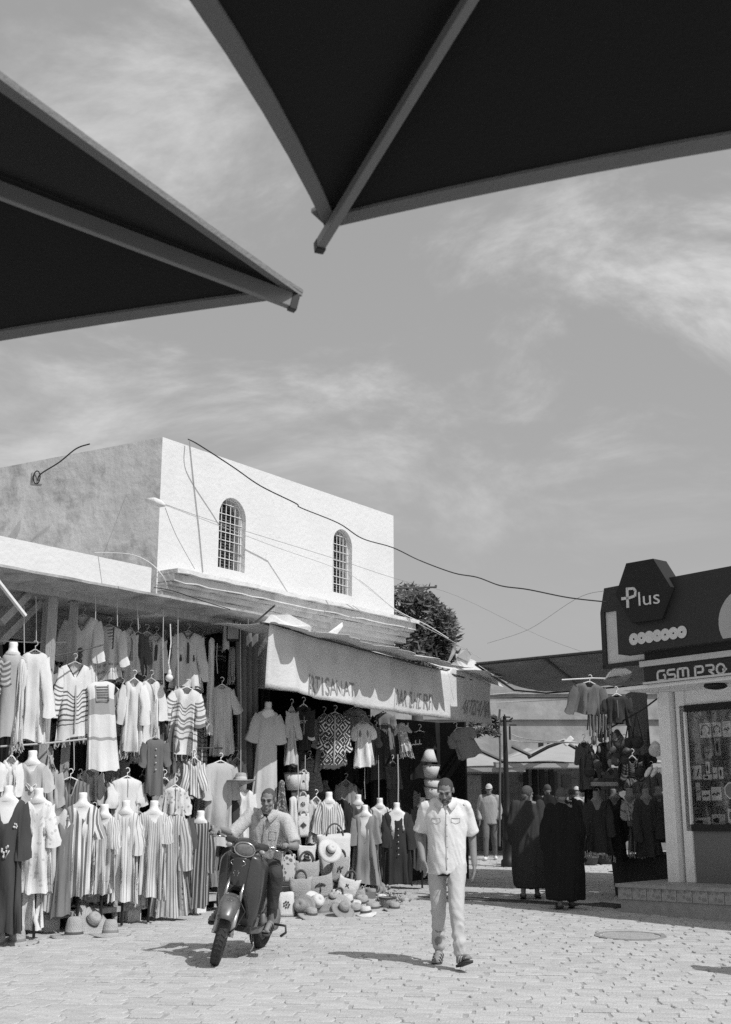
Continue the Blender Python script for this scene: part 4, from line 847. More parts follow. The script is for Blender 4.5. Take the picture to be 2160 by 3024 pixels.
# ------------------------------------------------------------------ garments
def sgp(x, e): return math.copysign(abs(x) ** e, x)
def garment(kind, label, px, yt, yb, wsh, whem, o, mat, yaw=0.0, neck='v', neckd=.13, neckw=.07, sleeve=None, sup='hanger', folds=.018, nf=7, trim=None, placket=None, buttons=0, group=None, bandhem=None, tilt=0.0, waist=None, thick=.05, fringe=False, sidecut=0, motif=None, dpt=None, cat=None):
    p = W(px, yt, o) if dpt is None else D(px, yt, dpt)
    pb = W(px, yb, o) if dpt is None else D(px, yb, dpt)
    k = ppm(p); Lg = p.z - pb.z; sw = wsh / k * .96; hw = whem / k * 1.0
    zb = p.z - Lg
    if zb < .02: zb = .02; Lg = p.z - .02
    yaw += ((px * 7 + yt * 3) % 23 - 11) * 1.1; tilt += ((px * 5 + yb) % 7 - 3) * .55
    th = math.asin(max(-1, min(1, -p.x / sqrt(p.x ** 2 + p.y ** 2)))); th = th * .8 + radians(8) + radians(yaw)
    T4 = Matrix.Translation((p.x, p.y, zb)) @ Matrix.Rotation(th, 4, 'Z') @ Matrix.Translation((0, 0, Lg)) @ Matrix.Rotation(radians(tilt), 4, 'Y') @ Matrix.Translation((0, 0, -Lg))
    t = thing(kind, label, cat or kind.replace('_', ' '), group=group, mat4=T4)
    rg = random.Random(hash((px, yt, yb)) & 0xffff); folds *= 1.55; thick *= .75; skew = rg.uniform(-.035, .035); ph = [rg.uniform(0, 6.28) for _ in range(6)]
    wsup = 1.0 if sup != 'bust' else 1.6
    def surf(a, v):
        c, s_ = cos(a), sin(a); front = s_ > 0
        ww = sw * (1 - .10 * min(1, v / .12)) if v < .12 else None
        wa = sw * .90; wm = (waist if waist else (wa * .7 + hw * .3) / 1) 
        if ww is None:
            f = (v - .12) / .88; ww = wa * (1 - f) ** 2 + 2 * f * (1 - f) * (wa * .82 + hw * .18) + hw * f * f
        X = ww * sgp(c, .75)
        tt = (.010 + (thick * wsup) * min(1, v / .10) ** .6) * (1 - .15 * v) + .03 * v
        Y = -tt * sgp(s_, .8)
        amp = folds * min(1, (v * 1.25)) ** .8
        fd = 1.1 - 2.2 * abs(sin(nf * .5 * a + ph[0] + 1.1 * v)) ** .8 + .55 * sin((nf * 1.7) * a + ph[1] - 1.5 * v) + .40 - .8 * abs(sin(nf * 1.6 * a + ph[2] + 3 * v)) + 1.6 * nz((X * 6, v * 2.2 * Lg, ph[3]), 1)
        Y += -amp * fd * (1 if front else -.6); X += amp * .35 * cos(nf * a + ph[0]) 
        ax = abs(X) / sw; zt0 = Lg - (.055 * ax ** 1.6) - .10 * max(0, ax - .88)
        if abs(X) < neckw:
            e = 1 - abs(X) / neckw
            if front: zt0 -= (neckd * e if neck == 'v' else neckd * .7 * sqrt(max(0, 1 - (1 - e) ** 2)) if neck == 'u' else .02 * e)
            else: zt0 -= .012 * e
        zh = skew * c + .016 * sin(2.0 * a + ph[4]) + .010 * sin(nf * a + ph[0]) - (sidecut * abs(c) if sidecut else 0)
        return Vector((X, Y, zt0 * (1 - v) + zh * v + .006 * nz((X * 9, v * 9, 3))))
    nu, nv = 44, 22; q = MB(); rings = []; uvs = []
    for j in range(nv + 1):
        v = (j / nv) ** 1.25; ring = []; uvr = []
        for i in range(nu):
            a = 2 * pi * i / nu + pi / nu; pt = surf(a, v); ring.append(pt); uvr.append((sgp(cos(a), .75) * (sw * .6 + hw * .4) + .5 + (0 if sin(a) > 0 else .013), v * Lg))
        rings.append(ring); uvs.append(uvr)
    q.loft(rings, False, uvs=uvs); nm = 'cloth_body'; part(nm, q, mat, t, True)
    if sleeve:
        sl, ang, wd = sleeve[:3]; cuffm = sleeve[3] if len(sleeve) > 3 else None
        for sg in (-1, 1):
            ag = radians(ang * .62 + rg.uniform(-4, 4)); rr = []; uu = []; ns = 10; s0 = Vector((sg * sw * .80, .0, Lg - .045 - .035)); sl = sleeve[0] * rg.uniform(.86, 1.05); d = Vector((sg * sin(ag), -.10 + rg.uniform(-.12, .08), -cos(ag))); sd = Vector((sg * cos(ag), 0, sin(ag)))
            for j in range(ns + 1):
                f = j / ns; c = s0 + d * sl * f + Vector((sg * .012 * sin(f * 5 + ph[5]), .012 * sin(f * 4 + ph[2]), 0)); rw = (.066 * (1 - f) + wd * .84 * f); ring = []; ur = []
                for i in range(14):
                    a = 2 * pi * i / 14; fo = 1 + (.16 * sin(3 * a + ph[1] + f * 4) + .10 * sin(5 * a + ph[2] - f * 6)) * (.35 + .65 * f) + .25 * nz((f * 6, a, ph[4])); ring.append(c + sd * rw * cos(a) * fo + Vector((0, 1, 0)) * (.022 + .006 * f) * sin(a) * fo + Vector((0, 0, .012 * cos(a * 2)))); ur.append((cos(a) * rw + 1.3, sl * f + .1))
                rr.append(ring); uu.append(ur)
            m = MB().loft(rr, False, uvs=uu); part('sleeve', m, mat, t, True)
            if cuffm:
                m = MB(); r9 = rr[-2]; r10 = rr[-1]; cA = sum(r9, Vector()) / 14; cB = sum(r10, Vector()) / 14; m.loft([[cA + (p_ - cA) * 1.06 for p_ in r9], [cB + (p_ - cB) * 1.06 for p_ in r10]], False); part('cuff', m, cuffm, t, True)
    def strip(path, wd, m, nm, off=.006):
        g = MB(); pr = []
        for (x, v) in path:
            cc = max(-1, min(1, x)); a = math.acos(sgp(cc, 1 / .75)); pr.append(surf(a, v) + Vector((0, -off, 0)))
        g.tube(pr, wd / 2, 6, True, .35); return part(nm, g, m, t, True)
    if trim:
        pts = [(-neckw * .98 / sw, .0), (-neckw * .5 / sw, .0), (0, 0.0), (neckw * .5 / sw, .0), (neckw * .98 / sw, .0)]
        g = MB(); pr = []
        for (x, v) in pts:
            a = math.acos(sgp(x, 1 / .75)); pr.append(surf(a, .004) + Vector((0, -.008, 0)))
        g.tube(pr, trim[1] / 2, 6, True, .5); part('collar_trim', g, trim[0], t, True)
    if placket: strip([(0, .01 + (placket[2] - .01) * i / 8) for i in range(9)], placket[1], placket[0], 'placket')
    for i in range(buttons):
        v = .16 + .5 * i / max(1, buttons); a = pi / 2; pt = surf(a, v); part('button', MB().ell(pt + Vector((0, -.014, 0)), (.011, .006, .011), None, 8, 5), m_cord, t, True)
    if bandhem:
        for (v0, v1) in bandhem[1]:
            g = MB(); rr = []
            for v in (v0, (v0 + v1) / 2, v1): rr.append([surf(2 * pi * i / nu, v) * 1 + Vector((cos(2 * pi * i / nu) * .004, -.004 * sin(2 * pi * i / nu) * 1.5, 0)) for i in range(nu)])
            g.loft(rr, False); part('woven_band', g, bandhem[0], t, True)
    if motif:
        g = MB(); mk, cx_, vv, sz = motif[:4]
        def sp(x, z): a = math.acos(sgp(max(-.98, min(.98, x / (sw * .85))), 1 / .75)); return surf(a, max(.02, vv + z / Lg)) + Vector((0, -.012, 0))
        if mk == 'flower':
            for k in range(7): a = k * 2 * pi / 7; g.ell(sp(cx_ + sz * .7 * cos(a), sz * .7 * sin(a)), (.012, .006, .016), None, 7, 5)
            g.tube([sp(cx_, 0), sp(cx_ - .01, sz * 1.3), sp(cx_ + .01, sz * 2.0), sp(cx_ + .04, sz * 2.1)], .006, 5)
            for sx_ in (-1, 1):
                for k in range(6): a = k * 2 * pi / 6; g.ell(sp(sx_ * sw * .50 + sz * .45 * cos(a), -sz * 2.6 + sz * .5 * sin(a)), (.009, .006, .012), None, 7, 5)
        elif mk == 'rounds':
            for k in range(4): c = sp(cx_, sz * 2.6 * k); g.lathe([(.001, .012), (sz * .5, .010), (sz * .55, 0), (sz * .8, .0), (sz, .008), (sz, -.006)], c, 14, Matrix.Rotation(radians(90), 3, 'X'))
        elif mk == 'grid':
            for k in range(5): g.tube([sp(cx_ - sz, sz * .45 * k), sp(cx_ + sz, sz * .45 * k)], .007, 5)
            g.tube([sp(cx_ - sz, -sz * .3), sp(cx_ - sz, sz * 2.6), sp(cx_ + sz, sz * 2.6), sp(cx_ + sz, -sz * .3)], .009, 5)
        elif mk == 'tassels':
            for sx_ in (-1, 1):
                c = sp(sx_ * sw * .4, 0); part('tassel', MB().tube([c, c - Vector((0, 0, .03)), c - Vector((0, 0, .05)), c - Vector((0, 0, .09))], [.010, .010, .02, .014], 8), motif[4], t, True)
        elif mk == 'eye':
            g.tube([sp(cx_ + sz * cos(k * pi / 6), sz * .55 * sin(k * pi / 6)) for k in range(13)], .004, 5); g.ell(sp(cx_, 0), (.02, .008, .03)); g.ell(sp(cx_, .16), (.012, .01, .03))
        if g.v: part('embroidery', g, motif[4], t, True)
    if fringe:
        g = MB()
        for i in range(26):
            a = 2 * pi * i / 26; pt = surf(a, 1.0); g.tube([pt, pt + Vector((rg.uniform(-.01, .01), 0, -.04)), pt + Vector((rg.uniform(-.02, .02), rg.uniform(-.01, .01), -.085))], .006, 4)
        part('fringe', g, m_cord, t)['kind'] = 'stuff'
    if sup == 'hanger':
        g = MB(); z0 = Lg - .012; g.tube([(-sw * .82, 0, z0 - .06), (-sw * .4, 0, z0 - .005), (0, 0, z0 + .03), (sw * .4, 0, z0 - .005), (sw * .82, 0, z0 - .06)], .009, 6)
        g.tube([(0, 0, z0 + .03), (0, 0, z0 + .07)] + [(.028 * sin(k * .6), 0, z0 + .10 - .03 * cos(k * .6)) for k in range(8)], .006, 6)
        for k in (-1, 0, 1): g.tube([(k * sw * .25, 0, z0 + .0), (k * sw * .12, 0, z0 + .028)], .004, 4)
        part('hanger', g, m_white if mat.name.find('0.0') < 0 or rg.random() < .6 else m_cord, t, True)
    elif sup == 'bust':
        g = MB(); pr = [(.001, Lg + .115), (.046, Lg + .112), (.052, Lg + .09), (.050, Lg + .05), (.056, Lg + .015), (.085, Lg - .015), (sw * .72, Lg - .05), (sw * .80, Lg - .12), (sw * .76, Lg - .26), (sw * .6, Lg - .45)]
        rr = []
        for i, (r_, z) in enumerate(pr):
            fy = 1 if i < 6 else .42; rr.append([Vector((r_ * cos(2 * pi * k / 20), r_ * sin(2 * pi * k / 20) * fy + (.0), z)) for k in range(20)])
        g.loft(rr, True); part('mannequin_bust', g, m_bust if dpt is None and o > -.5 else M('bust_shaded', .22, .6), t, True)  # busts deep in the stalls get a darker copy of the white as shade
        if zb > .25 and dpt is None:
            part('stand_pole', MB().tube([(0, .02, Lg - .3), (0, .02, -zb + .02)], .016, 8), m_black, t)
    return t
c_w = cloth(.66); c_w2 = cloth(.55); c_g = cloth(.40); c_g2 = cloth(.30); c_d = cloth(.045); c_dk = cloth(.09); c_m = cloth(.20)
s_fine = cloth(.66, 'vstripe', .28, .035, .5); s_fine2 = cloth(.62, 'vstripe', .36, .026, .45); s_bold = cloth(.70, 'multistripe', .16, .062, .45); s_sparse = cloth(.64, 'vstripe', .25, .05, .16); s_dark = cloth(.07, 'vstripe', .34, .048, .38); s_tan = cloth(.54, 'vstripe', .22, .040, .4)
b_zip = cloth(.66, 'bands', .14, .05, .5, bands=[(.16, .17), (.18, .19), (.21, .22), (.235, .25), (.265, .275), (.30, .31), (.33, .342), (.36, .37)])
b_scarf = cloth(.66, 'bands', .20, .05, .5, bands=[(.10, .112), (.125, .135), (.15, .158), (.19, .21), (.22, .23), (.25, .27), (.29, .30), (.33, .345)])
b_one = cloth(.68, 'bands', .34, .05, .5, bands=[(.10, .20), (.34, .36)])
z_jk = cloth(.045, 'zigzag', .62, .16); f_dk = cloth(.12, 'floral', .42, .035, .35)
t_dark = cloth(.12); t_mid = cloth(.30)
# --- upper tier, in the shade of the slab
garment('torso_form', 'pale bare torso form hanging leftmost beside the long white kaftan', 38, 1925, 2180, 30, 26, -.25, cloth(.42), sup='bust', neck='r', neckd=.02, folds=.004, nf=2, thick=.08)
garment('scarf', 'frilled white scarf with fringed end draped over the leftmost torso form', 66, 1940, 2200, 11, 14, -.12, c_w, sup=None, folds=.03, nf=9, fringe=True, neck='r')
garment('kaftan', 'long plain white kaftan with bright right sleeve hanging against the first timber post', 104, 1922, 2190, 38, 40, -.30, c_w, neck='u', neckd=.06, sleeve=(.72, 10, .085), yaw=6)
garment('shirt', 'patterned sleeve end cut off by the left photo edge', -14, 1935, 2040, 30, 22, -.1, cloth(.4, 'hstripe', .14, .06, .5), sup='hanger', sleeve=(.3, 20, .07))
garment('kaftan', 'white kaftan with dark notched V collar and row of round medallions, behind the posts', 246, 1818, 2030, 48, 56, -.62, c_w, neck='v', neckd=.20, neckw=.09, sleeve=(.62, 16, .10), trim=(cloth(.25), .05), motif=('rounds', 0, .36, .035, cloth(.16)))
garment('tunic', 'white tunic with dark-edged striped rectangular bib, hanging right of the medallion kaftan', 322, 1848, 2012, 40, 46, -.62, c_w, neck='r', neckd=.03, sleeve=(.5, 14, .08), motif=('grid', -.04, .06, .10, cloth(.14)), bandhem=(cloth(.35), [(.70, .74), (.82, .86)]))
garment('tunic', 'grey-white tunic hung edge-on right of the bib tunic, lit at its hem', 385, 1856, 2020, 22, 26, -.75, c_w, yaw=38, sleeve=(.55, 8, .08), placket=(c_g2, .05, .5))
garment('tunic', 'dull tunic with rectangular chest patch, hung in the shade left of the bulb flex', 434, 1868, 2010, 30, 34, -.9, c_w2, sleeve=(.5, 12, .08), motif=('grid', 0, .14, .06, cloth(.2)))
garment('shirt', 'pale shirt with dark chest patches hanging just left of the bulb flex', 462, 1875, 2015, 26, 28, -.8, c_w, yaw=14, sleeve=(.5, 12, .07), placket=(c_dk, .05, .45))
garment('tunic', 'narrow grey tunic seen edge-on behind the bulb flex', 486, 1885, 2035, 16, 20, -.95, c_w2, sleeve=(.5, 8, .06), yaw=40)
garment('kaftan', 'pale kaftan with dark Y-shaped collar and two dark tassels, right of the hanging bulb', 556, 1866, 2040, 44, 52, -.6, c_w, neck='v', neckd=.12, sleeve=(.60, 12, .09), trim=(c_dk, .035), placket=(c_dk, .035, .48), motif=('tassels', 0, .40, .05, c_dk), bandhem=(c_dk, [(.95, .98)]))
garment('scarf', 'long narrow white sleeve-like scarf hanging between the Y-collar kaftan and the dark rug', 626, 1880, 2172, 9, 12, -.35, c_w, sup=None, folds=.015, neck='r')
garment('rug', 'dark woven rug with pale geometric rows hanging behind the floodlight', 647, 1868, 2040, 26, 28, -1.2, cloth(.05, 'bands', .40, .05, .5, bands=[(.10, .12), (.13, .14), (.17, .185), (.20, .21)]), sup='hanger', neck='r', neckd=.0, folds=.006)
garment('tie_cloth', 'pale pointed cloth strip hanging left of the floodlight', 668, 1822, 1918, 8, 10, -.3, c_w2, sup=None, neck='r', folds=.006)
garment('scarf', 'small fringed plaid scarf end under the floodlight', 687, 1905, 2002, 12, 9, -.4, cloth(.38, 'hstripe', .16, .03, .3), sup=None, fringe=True, neck='r', folds=.012)
# --- middle tier, half sunlit
garment('hooded_top', 'white hooded top with dark-edged neckline and dark horizontal chest bands', 222, 1958, 2180, 46, 52, -.35, b_zip, neck='v', neckd=.20, neckw=.10, sleeve=(.60, 14, .085), trim=(c_d, .022), placket=(c_g, .02, .95), fringe=True)
garment('fabric_panel', 'tilted white cloth panel with embroidered top and grey band, hanging lowest in the middle tier', 298, 2010, 2275, 44, 48, -.15, b_one, neck='r', neckd=.02, sup=None, folds=.008, tilt=-6, motif=('grid', .0, .06, .07, cloth(.30)))
garment('tunic', 'dark grey plain tunic hanging edge-on behind the tilted white panel', 362, 2030, 2232, 16, 22, -.6, cloth(.16), yaw=35, sup='hanger')
garment('tunic', 'bright white loose tunic with fringed hem, left of the pair beneath the bulb', 397, 2006, 2225, 28, 34, -.2, c_w, sleeve=(.5, 14, .08), fringe=True, folds=.03)
garment('tunic', 'bright white loose tunic with fringed hem, right of the pair beneath the bulb', 447, 2006, 2222, 30, 36, -.2, c_w, sleeve=(.5, 12, .08), fringe=True, folds=.03, neckd=.09)
garment('scarf', 'patterned fringed shawl with uneven dark bands, sunlit, below the Y-collar kaftan', 553, 2032, 2232, 42, 50, -.25, b_scarf, sleeve=(.45, 20, .09), fringe=True, folds=.03, tilt=3)
garment('shirt', 'dark grey buttoned child shirt hanging from a short cord', 459, 2178, 2348, 30, 26, .10, cloth(.14), neck='v', neckd=.04, sleeve=(.30, 24, .06), buttons=4, folds=.012)
garment('dress', 'light short-sleeved dress with gathered yoke on a white hanger, left of the tall curtain', 656, 2024, 2230, 32, 36, -.3, cloth(.62, 'vstripe', .5, .02, .3), neck='v', neckd=.07, sleeve=(.34, 24, .08), folds=.022, nf=10)
garment('shirt', 'small dark shirt half hidden left of the gathered-yoke dress', 622, 2060, 2140, 16, 16, -.6, c_dk, sleeve=(.25, 20, .06))
garment('kaftan', 'long pale kaftan with wide short sleeves on a headless form, right of the tall curtain', 792, 2096, 2500, 34, 48, -.05, cloth(.52), neck='r', neckd=.01, sleeve=(.42, 26, .12), sup='bust', folds=.014, nf=5, yaw=14)
# curtains
def curtain(label, x0, x1, yt, yb, o, v, nfold, grp=None, mat=None):
    q = MB(); n_ = 70; m_ = 14; uvd = {}
    for i in range(n_ + 1):
        f = i / n_
        for k in range(m_ + 1):
            g_ = k / m_; x = x0 + (x1 - x0) * f; p = W(x, yt + (yb - yt) * g_, o); fo = .055 * sin(f * nfold * 2 * pi + .6 * sin(g_ * 2)) + .02 * sin(f * nfold * 5 + g_ * 3); q.pt(p + NN * fo, (f, g_))
    for i in range(n_):
        for k in range(m_): a = i * (m_ + 1) + k; q.f.append((a, a + 1, a + m_ + 2, a + m_ + 1))
    o_ = single('curtain', label, 'curtain', q, mat or cloth(v), True, grp); md = o_.modifiers.new('t', 'SOLIDIFY'); md.thickness = .006
curtain('tall grey pleated curtain parting the left stall from the awning stall', 694, 762, 1842, 2420, -.35, .20, 3.5)
curtain('black cloth strip in the gap between tall curtain and awning', 764, 792, 1850, 2300, -1.0, .04, 1.5)
# --- lower tier
garment('kaftan', 'dark floor-length kaftan with pale flower embroidery on a white bust, front left corner', 24, 2352, 2752, 52, 60, .42, cloth(.07), neck='v', neckd=.30, neckw=.09, sleeve=(.62, 9, .10), sup='bust', folds=.028, nf=8, motif=('flower', .01, .28, .040, cloth(.6)))
garment('blouse', 'white frilled blouse bunched on a hanger, far left above the dark kaftan', 34, 2235, 2370, 24, 26, -.1, c_w, sleeve=(.35, 14, .06), folds=.035, nf=11)
garment('t_shirt', 'grey V-neck top with eye-shaped beads on a white bust, behind the dark kaftan', 96, 2246, 2390, 42, 38, -.05, cloth(.45), neck='v', neckd=.14, sleeve=(.28, 22, .08), sup='bust', folds=.016, motif=('eye', 0, .45, .06, cloth(.75)))
garment('kaftan', 'pale floral kaftan with trousers showing below, just right of the dark kaftan', 114, 2358, 2636, 42, 46, .25, cloth(.70, 'floral', .52, .06, .28), neck='v', neckd=.12, sleeve=(.5, 12, .09), sup='bust', folds=.024, trim=(cloth(.8), .03), motif=('tassels', 0, .30, .05, cloth(.35)))
garment('trousers', 'pale wide trousers hanging to the ground below the floral kaftan', 96, 2600, 2742, 33, 36, .18, cloth(.68), sup=None, neck='r', neckd=0, folds=.035, nf=6)
garment('cardigan', 'dark striped open cardigan on a hooked hanger, left of the bold-striped dress', 208, 2300, 2560, 52, 44, -.25, cloth(.20, 'vstripe', .10, .04, .4), neck='v', neckd=.28, neckw=.08, sleeve=(.6, 8, .07), trim=(cloth(.34), .02))
garment('kaftan', 'white long-sleeved kaftan half covered, between the floral and bold-striped ones', 172, 2384, 2690, 32, 38, .05, c_w2, sleeve=(.62, 12, .10), sup=None, folds=.03)
garment('dress', 'plain mid-grey long dress hanging to the crates, left of the bold stripes', 196, 2420, 2706, 24, 30, .15, cloth(.20), sup=None, folds=.012, nf=5)
garment('dress', 'white dress with bold dark vertical stripes and striped V collar on a bust', 244, 2370, 2646, 46, 38, .22, s_bold, neck='v', neckd=.15, neckw=.075, sleeve=(.34, 20, .09), sup='bust', folds=.026, nf=9, trim=(cloth(.60, 'hstripe', .12, .02, .5), .035))
garment('blouse', 'white gauzy long blouse with ruffled yoke on a bust, right of the bold stripes', 308, 2404, 2640, 36, 36, .20, s_fine2, neck='u', neckd=.12, sleeve=(.36, 16, .08), sup='bust', folds=.03, nf=11)
garment('cardigan', 'dark cardigan in the shadow behind the white hanger tunic', 326, 2292, 2400, 26, 26, -.7, cloth(.12), sleeve=(.4, 10, .06))
garment('tunic', 'white tunic with narrow dark neck slit on a white plastic hanger', 376, 2296, 2450, 48, 42, -.1, c_w, neck='r', neckd=.03, sleeve=(.32, 24, .09), placket=(c_g2, .012, .35), folds=.014)
garment('dress', 'white long dress with sparse thin dark stripes, left of three striped dresses in the middle', 372, 2392, 2664, 40, 42, .18, s_sparse, neck='u', neckd=.05, sleeve=(.50, 8, .08), sup='bust', folds=.026, nf=8)
garment('dress', 'pale fine-striped dress with lace yoke on a bust, right of the sparse-striped one', 455, 2392, 2650, 44, 44, .22, s_fine2, neck='v', neckd=.08, sleeve=(.32, 20, .09), sup='bust', folds=.032, nf=9)
garment('robe', 'wide tan-striped robe with rounded frilled hem, hanging lowest left of the dark striped one', 505, 2404, 2704, 46, 62, .12, s_tan, neck='u', neckd=.05, sleeve=(.60, 8, .11), sup=None, folds=.028, nf=9)
garment('robe', 'dark robe with thin pale vertical stripes on a neck form, left of the rider', 592, 2420, 2680, 34, 34, .0, s_dark, neck='u', neckd=.02, sleeve=(.60, 7, .07), sup='bust', folds=.014, nf=6)
garment('shirt', 'small white patterned shirt on a cross-bar frame, above the tan-striped robe', 518, 2322, 2420, 34, 36, -.1, cloth(.62, 'floral', .34, .05, .3), neck='r', sleeve=(.3, 24, .06), placket=(c_dk, .012, .8))
garment('shirt', 'pale striped shirt with tassels, right of the dark child shirt', 574, 2240, 2352, 24, 26, -.15, s_fine, neck='v', sleeve=(.35, 14, .07))
garment('shirt', 'faded shirt hung behind the dark child shirt, lit along one edge', 535, 2228, 2330, 22, 24, -.4, c_w2, sleeve=(.3, 14, .06))
garment('t_shirt', 'large beige long t-shirt on a dark hanger, under the straw hat left of the rider', 652, 2250, 2500, 48, 46, -.05, cloth(.46), neck='u', neckd=.03, sleeve=(.42, 14, .10), folds=.026, nf=7, yaw=4)
garment('kaftan', 'dark smooth kaftan below the straw hat, beside the rider', 676, 2345, 2560, 15, 24, -.05, cloth(.05), sup=None, sleeve=(.5, 8, .07), folds=.010)
garment('blouse', 'bright white blouse between the straw hat and the rider', 722, 2330, 2480, 28, 30, .0, c_w, sup=None, sleeve=(.4, 10, .08), folds=.026)
for a in (('kaftan', 'mid-grey kaftan wedged behind the long white kaftan by the first post', 138, 1950, 2200, 30, 34, -.7, c_g2),
    ('tunic', 'grey tunic glimpsed between the striped hooded top and the tilted panel', 262, 1975, 2190, 30, 36, -.75, c_g),
    ('kaftan', 'pale kaftan squeezed behind the pair of fringed tunics', 425, 2020, 2260, 30, 34, -.65, cloth(.36)),
    ('tunic', 'dark tunic with pale hem behind the uneven-banded shawl', 516, 2040, 2260, 24, 30, -.7, cloth(.10)),
    ('scarf', 'long striped shawl hanging between shawl and gathered-yoke dress', 604, 2050, 2250, 14, 18, -.5, cloth(.5, 'hstripe', .2, .07, .3)),
    ('tunic', 'white-and-grey tunic bunched left of the striped cardigan', 150, 2265, 2400, 24, 26, -.35, c_g),
    ('blouse', 'crumpled pale blouse right of the striped cardigan', 268, 2268, 2370, 26, 28, -.4, cloth(.48)),
    ('dress', 'grey dress filling the gap between bold stripes and gauzy blouse', 278, 2400, 2660, 24, 28, .02, cloth(.34)),
    ('dress', 'pale dress behind the sparse-striped one, hem showing lower', 410, 2400, 2676, 26, 34, .02, cloth(.5, 'vstripe', .34, .03, .3)),
    ('kaftan', 'charcoal kaftan in the gap beside the tan-striped robe', 545, 2400, 2640, 22, 26, -.05, c_dk),
    ('tunic', 'grey tunic above the tan-striped robe, half behind the patterned shirt', 486, 2300, 2410, 26, 28, -.3, cloth(.30)),
    ('shirt', 'crumpled grey shirt just above the white hanger tunic', 350, 2230, 2330, 26, 28, -.5, cloth(.26)),
    ('scarf', 'thin fringed scarf dangling below the first post rail', 150, 2200, 2270, 9, 12, -.1, cloth(.32)),
    ('kaftan', 'dull kaftan between the beige long t-shirt and the tall curtain', 700, 2240, 2420, 22, 26, -.3, cloth(.26))):
    garment(*a, sleeve=None if a[0] == 'scarf' else (.42, 10, .07), sup=None if a[0] == 'scarf' else 'hanger', fringe=a[0] == 'scarf', folds=.024, nf=8)
rp_ = random.Random(21); tones = [('black', .03), ('charcoal', .07), ('dark grey', .13), ('mid-grey', .26), ('pale grey', .42), ('off-white', .58)]
packs = [(18, 1960, 'beside the striped sleeve end'), (80, 1955, 'behind the frilled scarf'), (178, 1990, 'left of the dark-edged hooded top'), (206, 1830, 'between the posts and the medallion kaftan'), (292, 1870, 'right of the medallion kaftan'), (350, 1862, 'against the bib tunic'), (408, 1868, 'between bib tunic and chest-patch tunic'), (520, 1872, 'left of the Y-collar kaftan'), (598, 1880, 'right of the Y-collar kaftan'),
 (250, 2010, 'behind the tilted white panel'), (338, 2030, 'right of the tilted panel'), (478, 2030, 'right of the fringed tunics'), (500, 2120, 'under the hanging bulb'), (600, 2080, 'right of the banded shawl'), (632, 2150, 'left of the gathered-yoke dress hem'), (690, 2230, 'at the foot of the tall curtain'),
 (50, 2250, 'between frilled blouse and eye-bead top'), (142, 2290, 'right of the eye-bead top'), (236, 2300, 'behind the striped cardigan'), (300, 2290, 'left of the white hanger tunic'), (420, 2290, 'right of the white hanger tunic'), (498, 2260, 'behind the dark child shirt sleeve'), (600, 2260, 'left of the beige long t-shirt'), (560, 2340, 'above the dark striped robe'), (150, 2440, 'behind the floral kaftan'), (226, 2440, 'behind the bold-striped dress'), (338, 2430, 'behind the gauzy blouse'), (416, 2440, 'behind the sparse-striped dress'), (478, 2440, 'behind the lace-yoke dress'), (630, 2430, 'right of the dark striped robe'),
 (886, 2300, 'above the cross-print bag'), (915, 2240, 'left of the zigzag jacket hem'), (1030, 2150, 'right of the zigzag jacket'), (1110, 2150, 'right of the bright white t-shirt'), (1160, 2250, 'above the black buttoned robe'), (1210, 2330, 'right of the black buttoned robe'), (1010, 2360, 'right of the striped blouse'), (1130, 2460, 'behind the grey floor-length dress'), (1310, 2300, 'below the sideways grey t-shirt')]
for n_, (x, y, where) in enumerate(packs):
    nm, tv = tones[(n_ * 5 + 2) % 6] if x < 700 else tones[(n_ * 5) % 4]; pat = n_ % 4; o_ = -.42 - .22 * (n_ % 3) if y > 1900 else -.9
    mt = cloth(tv, 'vstripe', tv * .5 + .05, .035, .4) if pat == 1 else cloth(tv, 'hstripe', tv * .45 + .06, .06, .3) if pat == 3 else cloth(tv)
    garment('tunic' if n_ % 2 else 'shirt', '%s %s %s hanging %s' % (nm, ('plain', 'striped', 'crumpled', 'banded')[pat], 'tunic' if n_ % 2 else 'shirt', where), x, y, y + (150 if y < 2200 or x > 700 else 200) + rp_.uniform(-15, 25), 26, 30, o_ if x < 700 else o_ + .2, mt, yaw=rp_.choice((-30, 25, 38, 5)), sleeve=(.42, rp_.uniform(6, 16), .07), sup='hanger', folds=.024, nf=8, neck=rp_.choice(('v', 'u', 'r')))
# deep-shadow fill in both stalls
rf_ = random.Random(9)
for i in range(16):
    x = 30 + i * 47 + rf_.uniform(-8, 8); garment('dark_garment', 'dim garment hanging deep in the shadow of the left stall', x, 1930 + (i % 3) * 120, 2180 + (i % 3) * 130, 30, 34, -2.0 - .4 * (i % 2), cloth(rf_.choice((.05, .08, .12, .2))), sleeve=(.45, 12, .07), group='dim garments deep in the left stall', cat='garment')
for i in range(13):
    x = 870 + i * 32 + rf_.uniform(-8, 8); garment('dark_garment', 'dim garment hanging deep in the shadow of the awning stall', x, 2150 + (i % 3) * 75, 2290 + (i % 3) * 80, 26, 28, -1.6 - .4 * (i % 2), cloth(rf_.choice((.06, .10, .16, .26))), sleeve=(.3, 18, .07), group='dim garments deep in the awning stall', cat='garment')
